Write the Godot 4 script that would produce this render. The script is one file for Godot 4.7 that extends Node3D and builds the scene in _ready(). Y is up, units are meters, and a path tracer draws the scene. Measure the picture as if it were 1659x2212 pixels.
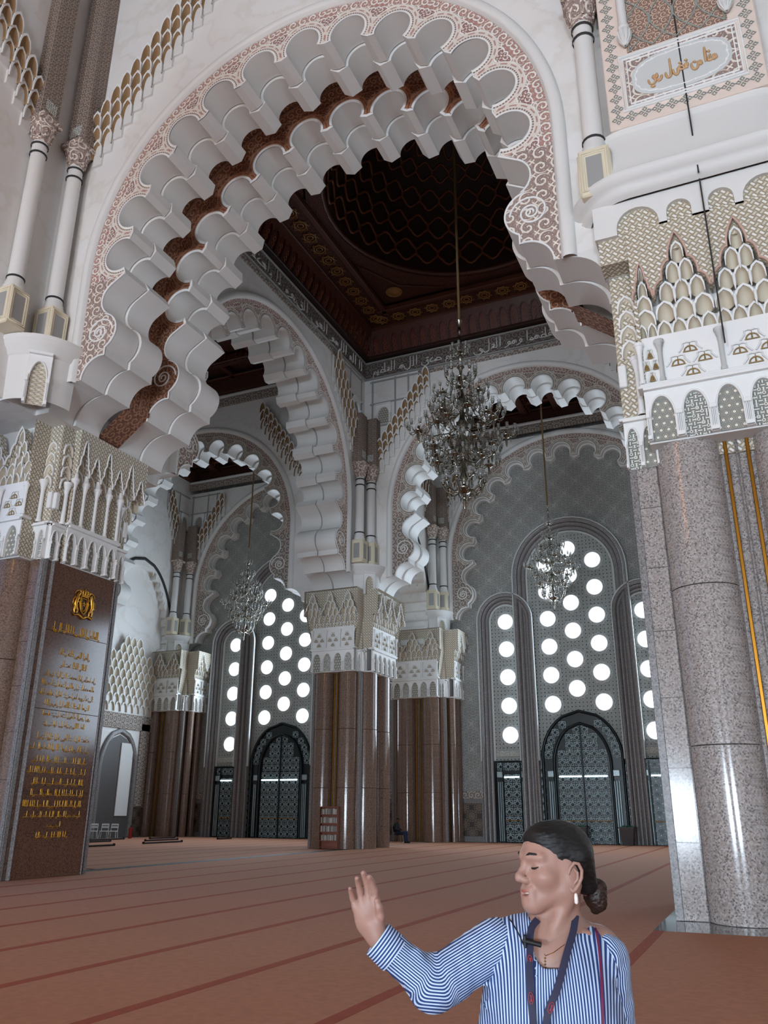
extends Node3D

# ---------------------------------------------------------------- plan (metres, y up)
# x runs along the back wall, -z runs away from the camera.
const AXIS := -9.65        # middle of the domed bay
const AXIS2 := -29.85      # middle of the bay to its left
const Z_NEAR := -15.55     # face of the near double arch
const Z_MID := -38.2       # face of the middle wall
const Z_BACK := -50.2      # inner face of the outer wall
const X_LEFT := -18.35     # face of the left wall of the domed bay
const Z_LAXIS := -29.3     # middle of the left arch
const CY := 16.8           # centre height of the great arches
const ARCH_FOOT := 12.35   # underside of the arch corbels
const CEIL := 26.1
const AXIS3 := 10.55       # middle of the bay to the right, out of view
const Z_REAR := 42.0       # rear wall, behind the camera
const REAR_AXES := [-10.9, 9.3]

var M := {}                # materials
var S := {}                # shared meshes
var taken := {}
var rng := RandomNumberGenerator.new()


func _ready() -> void:
	rng.seed = 7
	set_view()
	make_materials()
	make_shell()
	make_arches()
	make_piers()
	make_wall_trim()
	make_back_windows()
	make_ceilings()
	make_furniture()
	make_chandeliers()
	make_seated_person()
	make_guide()


func set_view() -> void:
	var cam := Camera3D.new()
	cam.name = "camera"
	cam.position = Vector3(0, 1.65, 0)
	cam.rotation_degrees = Vector3(19.876, 24.133, 0.264)
	cam.fov = rad_to_deg(2.0 * atan(1106.0 / 1790.19))
	cam.near = 0.05
	cam.far = 400.0
	add_child(cam)
	cam.current = true
	var env := Environment.new()
	env.background_mode = Environment.BG_SKY
	var sky := Sky.new()
	var sm := ProceduralSkyMaterial.new()
	sm.sky_top_color = Color(0.45, 0.62, 0.9)
	sm.sky_horizon_color = Color(0.85, 0.9, 0.97)
	sm.ground_horizon_color = Color(0.8, 0.8, 0.78)
	sm.ground_bottom_color = Color(0.6, 0.57, 0.52)
	sky.sky_material = sm
	env.sky = sky
	env.tonemap_mode = Environment.TONE_MAPPER_LINEAR
	env.tonemap_exposure = 1.0
	env.sdfgi_enabled = true
	env.ssao_enabled = true
	env.ssil_enabled = true
	var we := WorldEnvironment.new()
	we.name = "world"
	we.environment = env
	add_child(we)
	# daylight through the openings of the rear wall, behind the camera: one light in each window and open door
	var day := Color(0.845, 0.925, 1.0)
	for ax in REAR_AXES:
		area_light("door_light", Vector3(ax, 2.1, Z_REAR - 0.3), Vector3(0, 0, -1), 3.0, 4.0, 620.0, day)
		for s in [-4.2, 4.2]:
			area_light("door_light", Vector3(ax + s, 1.7, Z_REAR - 0.3), Vector3(0, 0, -1), 1.5, 3.2, 240.0, day)
	# daylight through the windows of the back wall
	for ax in [AXIS - 0.2, AXIS2 - 0.1, AXIS3]:
		area_light("window_light", Vector3(ax, 11.6, Z_BACK + 0.3), Vector3(0, 0, 1), 4.6, 10.5, 125.0, day)
		for s in [-1, 1]:
			area_light("window_light", Vector3(ax + s * 4.2, 9.5, Z_BACK + 0.3), Vector3(0, 0, 1), 1.4, 8.0, 40.0, day)


func area_light(called: String, at: Vector3, towards: Vector3, w: float, h: float, energy: float, col: Color) -> void:
	var l := AreaLight3D.new()
	l.name = called
	l.area_size = Vector2(w, h)
	l.light_energy = energy
	l.light_color = col
	l.area_range = 120.0
	l.area_attenuation = 2.0
	l.shadow_enabled = true
	add_child(l, true)
	l.look_at_from_position(at, at + towards, Vector3.UP)


# ---------------------------------------------------------------- nodes
func numbered(called: String) -> String:
	if not taken.has(called):
		taken[called] = 0
		return called
	taken[called] += 1
	return "%s_%03d" % [called, taken[called]]


func tag(o: Node, label := "", category := "", group := "", kind := "") -> void:
	if label: o.set_meta("label", label)
	if category: o.set_meta("category", category)
	if group: o.set_meta("group", group)
	if kind: o.set_meta("kind", kind)


func thing(called: String, label: String, category: String, at := Vector3.ZERO, turn := 0.0, group := "") -> Node3D:
	var o := Node3D.new()
	o.name = numbered(called)
	add_child(o)
	o.position = at
	o.rotation.y = turn
	tag(o, label, category, group)
	return o


func struct(called: String, label := "") -> Node3D:
	var o := Node3D.new()
	o.name = numbered(called)
	add_child(o)
	tag(o, label, "", "", "structure")
	return o


func inst(parent: Node, called: String, mesh: Mesh, t := Transform3D.IDENTITY, mat: Material = null) -> MeshInstance3D:
	var o := MeshInstance3D.new()
	o.mesh = mesh
	if parent == self:
		o.name = numbered(called)
		add_child(o)
	else:
		o.name = called
		parent.add_child(o, true)
	o.transform = t
	if mat: o.material_override = mat
	return o


func copy(o: Node3D, at: Vector3, turn: float, label := "") -> Node3D:
	var c: Node3D = o.duplicate()
	var base := String(o.name)
	var rx := RegEx.create_from_string("_\\d{3}$")
	base = rx.sub(base, "")
	c.name = numbered(base)
	add_child(c)
	c.position = at
	c.rotation.y = turn
	if label: c.set_meta("label", label)
	return c


func xf(at: Vector3, turn := 0.0, sc := Vector3.ONE) -> Transform3D:
	return Transform3D(Basis(Vector3.UP, turn).scaled_local(sc), at)


# ---------------------------------------------------------------- mesh building
class MB:
	var v := PackedVector3Array()
	var n := PackedVector3Array()
	var t := PackedVector2Array()
	var i := PackedInt32Array()

	func vert(p: Vector3, nn: Vector3, uv := Vector2.ZERO) -> int:
		v.append(p)
		n.append(nn)
		t.append(uv)
		return v.size() - 1

	func tri(a: int, b: int, c: int) -> void:   # counter-clockwise from outside; stored clockwise
		i.append(a)
		i.append(c)
		i.append(b)

	func quad(a: Vector3, b: Vector3, c: Vector3, d: Vector3, ua := Vector2.ZERO, ub := Vector2.ZERO, uc := Vector2.ZERO, ud := Vector2.ZERO) -> void:
		var nn := (c - a).cross(d - b)
		nn = nn.normalized()
		var k := v.size()
		vert(a, nn, ua)
		vert(b, nn, ub)
		vert(c, nn, uc)
		vert(d, nn, ud)
		tri(k, k + 1, k + 2)
		tri(k, k + 2, k + 3)

	func face3(a: Vector3, b: Vector3, c: Vector3) -> void:
		var nn := (b - a).cross(c - a).normalized()
		var k := v.size()
		vert(a, nn)
		vert(b, nn)
		vert(c, nn)
		tri(k, k + 1, k + 2)

	# a box with small chamfers on all edges when bev > 0
	func box(c: Vector3, s: Vector3, bev := 0.0) -> void:
		var h := s * 0.5
		if bev <= 0.0:
			for ax in 3:
				for sg in [-1.0, 1.0]:
					var e := Vector3.ZERO
					e[ax] = sg
					var p := Vector3.ZERO
					var q := Vector3.ZERO
					p[(ax + 1) % 3] = 1.0
					q[(ax + 2) % 3] = 1.0
					if sg < 0:
						var w := p
						p = q
						q = w
					quad(c + (e - p - q) * h, c + (e + p - q) * h, c + (e + p + q) * h, c + (e - p + q) * h)
			return
		var g := h - Vector3.ONE * bev
		for ax in 3:
			for sg in [-1.0, 1.0]:
				var e := Vector3.ZERO
				e[ax] = sg * h[ax]
				var p := Vector3.ZERO
				var q := Vector3.ZERO
				p[(ax + 1) % 3] = g[(ax + 1) % 3]
				q[(ax + 2) % 3] = g[(ax + 2) % 3]
				if sg < 0:
					var w := p
					p = q
					q = w
				quad(c + e - p - q, c + e + p - q, c + e + p + q, c + e - p + q)
		for ax in 3:
			var a1 := (ax + 1) % 3
			var a2 := (ax + 2) % 3
			for s1 in [-1.0, 1.0]:
				for s2 in [-1.0, 1.0]:
					var l := Vector3.ZERO
					l[ax] = g[ax]
					var p := Vector3.ZERO
					p[a1] = s1 * h[a1]
					p[a2] = s2 * g[a2]
					var q := Vector3.ZERO
					q[a1] = s1 * g[a1]
					q[a2] = s2 * h[a2]
					if s1 * s2 > 0:
						quad(c + p - l, c + q - l, c + q + l, c + p + l)
					else:
						quad(c + q - l, c + p - l, c + p + l, c + q + l)
		for s1 in [-1.0, 1.0]:
			for s2 in [-1.0, 1.0]:
				for s3 in [-1.0, 1.0]:
					var a := c + Vector3(s1 * h.x, s2 * g.y, s3 * g.z)
					var b := c + Vector3(s1 * g.x, s2 * h.y, s3 * g.z)
					var d := c + Vector3(s1 * g.x, s2 * g.y, s3 * h.z)
					if s1 * s2 * s3 > 0: face3(a, b, d)
					else: face3(a, d, b)

	# rows of points; smooth normals; wrap closes each row
	func grid(rows: Array, wrap := false, flip := false, uvs := Vector2(1, 1)) -> void:
		var nr := rows.size()
		var nc: int = rows[0].size()
		var base := v.size()
		var acc := PackedVector3Array()
		acc.resize(nr * nc)
		var last := nc if wrap else nc - 1
		for r in nr - 1:
			for c in last:
				var c2 := (c + 1) % nc
				var a: Vector3 = rows[r][c]
				var b: Vector3 = rows[r][c2]
				var d: Vector3 = rows[r + 1][c2]
				var e: Vector3 = rows[r + 1][c]
				var nn := (d - a).cross(e - b)
				if flip: nn = -nn
				acc[r * nc + c] += nn
				acc[r * nc + c2] += nn
				acc[(r + 1) * nc + c2] += nn
				acc[(r + 1) * nc + c] += nn
		for r in nr:
			for c in nc:
				vert(rows[r][c], acc[r * nc + c].normalized(), Vector2(float(c) / maxf(1, nc - 1) * uvs.x, float(r) / maxf(1, nr - 1) * uvs.y))
		for r in nr - 1:
			for c in last:
				var c2 := (c + 1) % nc
				var a := base + r * nc + c
				var b := base + r * nc + c2
				var d := base + (r + 1) * nc + c2
				var e := base + (r + 1) * nc + c
				if flip:
					tri(a, d, b)
					tri(a, e, d)
				else:
					tri(a, b, d)
					tri(a, d, e)

	# profile of (radius, y) turned round the y axis; split the profile at sharp corners by repeating a point
	func lathe(prof: PackedVector2Array, seg := 16, c := Vector3.ZERO, a0 := 0.0, a1 := TAU) -> void:
		var full := absf(a1 - a0 - TAU) < 0.001
		var part: Array = []
		var k := 0
		while k < prof.size():
			var row := PackedVector3Array()
			var m := seg if full else seg + 1
			for s in m:
				var a := a0 + (a1 - a0) * s / seg
				row.append(c + Vector3(cos(a) * prof[k].x, prof[k].y, -sin(a) * prof[k].x))
			if part.size() > 0 and k > 0 and prof[k].distance_to(prof[k - 1]) < 0.00001:
				if part.size() > 1: grid(part, full)
				part = []
			part.append(row)
			k += 1
		if part.size() > 1: grid(part, full)

	func tube(path: PackedVector3Array, rad, seg := 6, closed := false, ends := true) -> void:
		var m := path.size()
		var rows := []
		var up := Vector3.UP
		var prev := Vector3.ZERO
		for k in m:
			var d: Vector3
			if closed:
				d = path[(k + 1) % m] - path[(k - 1 + m) % m]
			else:
				d = path[mini(k + 1, m - 1)] - path[maxi(k - 1, 0)]
			d = d.normalized()
			var side: Vector3
			if k == 0:
				side = d.cross(up)
				if side.length() < 0.05: side = d.cross(Vector3.RIGHT)
			else:
				side = prev - d * prev.dot(d)
			side = side.normalized()
			prev = side
			var oth := side.cross(d).normalized()
			var r: float = rad[k] if rad is Array or rad is PackedFloat32Array else rad
			var row := PackedVector3Array()
			for s in seg:
				var a := TAU * s / seg
				row.append(path[k] + (side * cos(a) + oth * sin(a)) * r)
			rows.append(row)
		if closed: rows.append(rows[0])
		grid(rows, true, true)
		if ends and not closed:
			for e in [0, m - 1]:
				var cap: PackedVector3Array = rows[e]
				var nn: Vector3 = (path[0] - path[1]).normalized() if e == 0 else (path[m - 1] - path[m - 2]).normalized()
				var k := vert(path[e], nn)
				for s in seg: vert(cap[s], nn)
				for s in seg:
					if e == 0: tri(k, k + 1 + s, k + 1 + (s + 1) % seg)
					else: tri(k, k + 1 + (s + 1) % seg, k + 1 + s)

	# a flat polygon in the plane z, facing +z (or -z)
	func poly(pts: PackedVector2Array, z: float, back := false, uvo := Vector2.ZERO, uvs := 1.0) -> void:
		var id := Geometry2D.triangulate_polygon(pts)
		var base := v.size()
		var nn := Vector3(0, 0, -1.0 if back else 1.0)
		for p in pts: vert(Vector3(p.x, p.y, z), nn, (p - uvo) * uvs)
		for k in range(0, id.size(), 3):
			var a := pts[id[k]]
			var b := pts[id[k + 1]]
			var c := pts[id[k + 2]]
			var ccw := (b - a).cross(c - a) > 0
			if ccw != back: tri(base + id[k], base + id[k + 1], base + id[k + 2])
			else: tri(base + id[k], base + id[k + 2], base + id[k + 1])

	# the walls of a polygon (counter-clockwise) between z0 and z1; corners sharper than 40 degrees stay sharp
	func sides(pts: PackedVector2Array, z0: float, z1: float, skip := {}) -> void:
		var m := pts.size()
		for k in m:
			if skip.has(k): continue
			var a := pts[k]
			var b := pts[(k + 1) % m]
			var e := (b - a)
			if e.length() < 1e-6: continue
			e = e.normalized()
			var nn := Vector2(e.y, -e.x)
			var na := nn
			var nb := nn
			var pe := (a - pts[(k - 1 + m) % m]).normalized()
			var ne := (pts[(k + 2) % m] - b).normalized()
			if pe.dot(e) > 0.77: na = (nn + Vector2(pe.y, -pe.x)).normalized()
			if ne.dot(e) > 0.77: nb = (nn + Vector2(ne.y, -ne.x)).normalized()
			var q := v.size()
			vert(Vector3(a.x, a.y, z0), Vector3(na.x, na.y, 0))
			vert(Vector3(b.x, b.y, z0), Vector3(nb.x, nb.y, 0))
			vert(Vector3(b.x, b.y, z1), Vector3(nb.x, nb.y, 0))
			vert(Vector3(a.x, a.y, z1), Vector3(na.x, na.y, 0))
			tri(q, q + 1, q + 2)
			tri(q, q + 2, q + 3)

	func extrude(pts: PackedVector2Array, z0: float, z1: float) -> void:   # z0 < z1
		poly(pts, z1)
		poly(pts, z0, true)
		sides(pts, z0, z1)

	# sweep a profile (x = sideways, y = out of the plane) along a path in the xy plane
	func sweep_flat(path: PackedVector2Array, prof: PackedVector2Array, closed := false, z := 0.0) -> void:
		var rows := []
		var m := path.size()
		for p in prof:
			var row := PackedVector3Array()
			for k in m:
				var d: Vector2
				if closed: d = (path[(k + 1) % m] - path[(k - 1 + m) % m]).normalized()
				else: d = (path[mini(k + 1, m - 1)] - path[maxi(k - 1, 0)]).normalized()
				var nn := Vector2(d.y, -d.x)
				var q := path[k] + nn * p.x
				row.append(Vector3(q.x, q.y, z + p.y))
			rows.append(row)
		grid(rows, closed, true)

	func add(o: MB, tr: Transform3D) -> void:
		var base := v.size()
		var nb := tr.basis.inverse().transposed()
		for k in o.v.size():
			v.append(tr * o.v[k])
			n.append((nb * o.n[k]).normalized())
			t.append(o.t[k])
		if tr.basis.determinant() < 0:
			for k in range(0, o.i.size(), 3):
				i.append(base + o.i[k])
				i.append(base + o.i[k + 2])
				i.append(base + o.i[k + 1])
		else:
			for k in o.i: i.append(base + k)

	func to(am: ArrayMesh, mat: Material) -> ArrayMesh:
		if v.size() == 0: return am
		var a := []
		a.resize(Mesh.ARRAY_MAX)
		a[Mesh.ARRAY_VERTEX] = v
		a[Mesh.ARRAY_NORMAL] = n
		a[Mesh.ARRAY_TEX_UV] = t
		a[Mesh.ARRAY_INDEX] = i
		am.add_surface_from_arrays(Mesh.PRIMITIVE_TRIANGLES, a)
		am.surface_set_material(am.get_surface_count() - 1, mat)
		return am

	func mesh(mat: Material) -> ArrayMesh:
		return to(ArrayMesh.new(), mat)


func arc(c: Vector2, r: float, a0: float, a1: float, seg: int) -> PackedVector2Array:   # degrees
	var out := PackedVector2Array()
	for k in seg + 1:
		var a := deg_to_rad(a0 + (a1 - a0) * k / seg)
		out.append(c + Vector2(cos(a), sin(a)) * r)
	return out


func pts2(flat: Array) -> PackedVector2Array:
	var out := PackedVector2Array()
	for k in range(0, flat.size(), 2): out.append(Vector2(flat[k], flat[k + 1]))
	return out


func mirrored(p: PackedVector2Array) -> PackedVector2Array:
	var out := PackedVector2Array()
	for k in range(p.size() - 1, -1, -1): out.append(Vector2(-p[k].x, p[k].y))
	return out


func ccw(p: PackedVector2Array) -> PackedVector2Array:
	var area := 0.0
	for k in p.size(): area += p[k].cross(p[(k + 1) % p.size()])
	if area < 0:
		p = p.duplicate()
		p.reverse()
	return p


func box_mesh(s: Vector3, mat: Material, bev := 0.0, c := Vector3.ZERO) -> ArrayMesh:
	var b := MB.new()
	b.box(c, s, bev)
	return b.mesh(mat)


# ---------------------------------------------------------------- materials
func flat_mat(called: String, col: Color, rough := 0.7, metal := 0.0) -> StandardMaterial3D:
	var m := StandardMaterial3D.new()
	m.resource_name = called
	m.albedo_color = col
	m.roughness = rough
	m.metallic = metal
	M[called] = m
	return m


# a pattern gives (height 0..1, tone 0..1) for each point of a tile; tone picks between the colours
func carve(called: String, size: int, pattern: Callable, cols: Array, metres: float, relief_cm: float, rough := 0.75, planar := false) -> StandardMaterial3D:
	var hd := PackedByteArray()
	hd.resize(size * size)
	var cd := PackedByteArray()
	cd.resize(size * size * 3)
	var nc := cols.size() - 1
	for y in size:
		for x in size:
			var r: Vector2 = pattern.call((x + 0.5) / size, (y + 0.5) / size)
			var k := y * size + x
			hd[k] = int(clampf(r.x, 0, 1) * 255)
			var q := clampf(r.y, 0, 0.9999) * nc
			var a: Color = cols[int(q)]
			var c := a.lerp(cols[int(q) + 1], q - int(q))
			cd[k * 3] = int(c.r * 255)
			cd[k * 3 + 1] = int(c.g * 255)
			cd[k * 3 + 2] = int(c.b * 255)
	var m := flat_mat(called, Color.WHITE, rough)
	m.albedo_texture = ImageTexture.create_from_image(Image.create_from_data(size, size, false, Image.FORMAT_RGB8, cd))
	if relief_cm > 0:
		m.heightmap_enabled = true
		m.heightmap_texture = ImageTexture.create_from_image(Image.create_from_data(size, size, false, Image.FORMAT_L8, hd))
		m.heightmap_scale = relief_cm
	if not planar:
		m.uv1_triplanar = true
		m.uv1_world_triplanar = true
		m.uv1_triplanar_sharpness = 8.0
		m.uv1_scale = Vector3.ONE / metres
	return m


func variant(src: String, called: String, tint: Color, metres := 0.0) -> StandardMaterial3D:
	var m: StandardMaterial3D = M[src].duplicate()
	m.resource_name = called
	m.albedo_color = tint
	if metres > 0: m.uv1_scale = Vector3.ONE / metres
	M[called] = m
	return m


func speckle(called: String, cols: PackedColorArray, stops: PackedFloat32Array, freq: float, metres: float, kind: int, rough: float, hard := true) -> StandardMaterial3D:
	var n := FastNoiseLite.new()
	n.seed = 11
	n.noise_type = kind
	n.frequency = freq
	if kind == FastNoiseLite.TYPE_CELLULAR: n.cellular_return_type = FastNoiseLite.RETURN_CELL_VALUE
	n.fractal_type = FastNoiseLite.FRACTAL_NONE if hard else FastNoiseLite.FRACTAL_FBM
	n.fractal_octaves = 4
	if not hard:
		n.domain_warp_enabled = true
		n.domain_warp_amplitude = 40.0
		n.domain_warp_frequency = 0.01
	var g := Gradient.new()
	g.colors = cols
	g.offsets = stops
	if hard: g.interpolation_mode = Gradient.GRADIENT_INTERPOLATE_CONSTANT
	var nt := NoiseTexture2D.new()
	nt.width = 512
	nt.height = 512
	nt.seamless = true
	nt.normalize = true
	nt.noise = n
	nt.color_ramp = g
	var m := flat_mat(called, Color.WHITE, rough)
	m.albedo_texture = nt
	m.uv1_triplanar = true
	m.uv1_world_triplanar = true
	m.uv1_triplanar_sharpness = 8.0
	m.uv1_scale = Vector3.ONE / metres
	return m


func sstep(a: float, b: float, x: float) -> float:
	return smoothstep(a, b, x)


func pat_scroll(u: float, v: float) -> Vector2:       # leafy spirals
	var gx := u * 4.0
	var gy := v * 4.0
	var s := 1.0 if (int(gx) + int(gy)) % 2 == 0 else -1.0
	var px := gx - floorf(gx) - 0.5
	var py := gy - floorf(gy) - 0.5
	var r := sqrt(px * px + py * py) * 2.0
	var th := atan2(py, px) * s
	var a := fposmod(th / TAU + r * 1.35, 1.0)
	var vine := 1.0 - sstep(0.12, 0.26, absf(a - 0.5))
	var leaf := sstep(0.25, 0.7, sin(th * 5.0 + r * 9.0) * sin(r * 11.0 - th * 2.0))
	var h := maxf(vine, leaf * 0.8)
	if r > 0.98: h = maxf(h * 0.5, 1.0 - sstep(0.05, 0.12, absf(absf(px) - absf(py))))
	return Vector2(h, h)


func pat_medallion(u: float, v: float) -> Vector2:    # ogee straps round leafy fields
	var f := cos(TAU * u) + cos(TAU * v)
	var strap := (1.0 - sstep(0.06, 0.16, absf(f))) * 0.5
	var inner := (1.0 - sstep(0.05, 0.1, absf(absf(f) - 0.42))) * 0.6
	var q := pat_scroll(fposmod(u * 1.5, 1.0), fposmod(v * 1.5, 1.0))
	var h := maxf(q.x * 0.7, maxf(strap, inner * 0.85))
	return Vector2(h, h)


func pat_braid(u: float, v: float) -> Vector2:        # woven bars with pearls
	var a := (u + v) * 4.0
	var b := (u - v) * 4.0 + 8.0
	var fa := a - floorf(a) - 0.5
	var fb := b - floorf(b) - 0.5
	var odd := (int(a) + int(b)) % 2 == 1
	var w := absf(fb) if odd else absf(fa)
	var h := 1.0 - sstep(0.22, 0.34, w)
	var d := sqrt((0.5 - absf(fa)) * (0.5 - absf(fa)) + (0.5 - absf(fb)) * (0.5 - absf(fb)))
	if not odd: h = maxf(h * 0.6, 1.0 - sstep(0.12, 0.2, sqrt(fa * fa + fb * fb)))
	h = maxf(h, 0.0)
	if d < 0.16: h *= 0.3
	return Vector2(h, h)


func pat_zellij(u: float, v: float) -> Vector2:       # ten-petal rosettes, light on dark
	var du := fposmod(u + 0.5, 1.0) - 0.5
	var dv := fposmod(v + 0.5, 1.0) - 0.5
	var eu := u - 0.5
	var ev := v - 0.5
	if eu * eu + ev * ev < du * du + dv * dv:
		du = eu
		dv = ev
	var r := sqrt(du * du + dv * dv)
	var th := atan2(dv, du)
	var k := absf(fposmod(th / TAU * 12.0, 1.0) - 0.5) * TAU / 12.0 * r
	var on := 0.0
	if r < 0.05: on = 0.9
	elif r < 0.075: on = 0.0
	elif r < 0.1: on = 0.8
	elif r < 0.30:
		var w := 0.05 * sin((r - 0.1) / 0.2 * PI)
		on = 0.85 if absf(k - w * 0.55) < 0.012 else 0.15
		if k < 0.008: on = 0.6
	else:
		on = 0.85 if absf(r - 0.325) < 0.014 else (0.55 if sin(th * 24.0) > 0.2 else 0.1)
	return Vector2(on, on)


func pat_stars(u: float, v: float) -> Vector2:        # pierced stars and lozenges between pale fillets
	var gx := u * 6.0
	var gy := v * 6.0
	var ix := int(gx)
	var iy := int(gy)
	var px := absf(gx - ix - 0.5)
	var py := absf(gy - iy - 0.5)
	var e: float
	match (ix * 2 + iy * 3) % 4:
		0: e = px + py
		1: e = maxf(px, py) * 1.25
		2: e = maxf(px * 1.1 + py * 0.5, py)
		_: e = maxf(px + py * 0.35, py + px * 0.35) * 1.1
	var hole := 1.0 - sstep(0.17, 0.2, e)
	var rim := 1.0 - sstep(0.03, 0.06, absf(e - 0.32))
	return Vector2(0.5 + rim * 0.5 - hole * 0.5, 0.45 + rim * 0.5 - hole * 0.45)


func pat_kufic(u: float, v: float) -> Vector2:        # knotted angular script
	var gx := u * 8.0
	var gy := v * 8.0
	var cx := int(gx)
	var cy := int(gy)
	var fx := absf(gx - cx - 0.5)
	var fy := absf(gy - cy - 0.5)
	var k := (cx * 7 + cy * 13 + cx * cy * 5) % 5
	var h := 0.0
	if k < 2: h = 1.0 - sstep(0.14, 0.22, fx)
	elif k < 4: h = 1.0 - sstep(0.14, 0.22, fy)
	else: h = 1.0 - sstep(0.1, 0.18, absf(sqrt(fx * fx + fy * fy) - 0.33))
	h = maxf(h, (1.0 - sstep(0.1, 0.16, absf(fx - fy))) * 0.7 if (cx + cy) % 3 == 0 else 0.0)
	return Vector2(h, h)


func pat_dots(u: float, v: float) -> Vector2:         # pearls in a fretted ground
	var gx := u * 4.0
	var gy := v * 4.0
	if int(gy) % 2 == 1: gx += 0.5
	var px := gx - floorf(gx) - 0.5
	var py := gy - floorf(gy) - 0.5
	var r := sqrt(px * px + py * py)
	var th := atan2(py, px)
	var h := 1.0 - sstep(0.2, 0.24, r)
	var fret := 1.0 - sstep(0.03, 0.06, absf(r - 0.36 - 0.05 * cos(th * 6.0)))
	return Vector2(maxf(h, fret), maxf(h, fret * 0.8))


# the carved face between two cusps of the great arch, drawn round one scallop; u, v span 1.5 m
func pat_plate(u: float, v: float) -> Vector2:
	var x := (u - 0.5) * 1.5
	var y := v * 1.5 + 5.55
	var dx := x
	var dy := y - 5.92
	var d := sqrt(dx * dx + dy * dy) - 0.58
	if y < 5.92 and d < 0.0: d = 0.0
	var th := atan2(dy, dx)
	if d < 0.03: return Vector2(1, 1.0)
	if d < 0.075: return Vector2(0.3, 0.1 if fposmod(th * 8.0, 1.0) < 0.55 else 0.75)
	if d < 0.1: return Vector2(1, 1.0)
	if d < 0.2:
		var dash := fposmod(th * 2.4 + 0.5, 1.0)
		if absf(d - 0.15) < 0.018 and dash < 0.62: return Vector2(0.3, 0.45)
		return Vector2(0.6, 0.85)
	if d < 0.225: return Vector2(1, 1.0)
	var e := sqrt((absf(x) - 0.62) * (absf(x) - 0.62) + (y - 6.42) * (y - 6.42))
	if absf(e - 0.2) < 0.02: return Vector2(1, 1.0)
	if e < 0.18:
		var q0 := pat_scroll(fposmod(x * 0.9, 1.0), fposmod(y * 0.9, 1.0))
		return Vector2(q0.x * 0.8, 0.25 + q0.y * 0.7)
	var q := pat_scroll(fposmod(x * 0.75 + 0.13, 1.0), fposmod(y * 0.75, 1.0))
	return Vector2(q.x * 0.8, 0.42 + q.y * 0.56)


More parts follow.
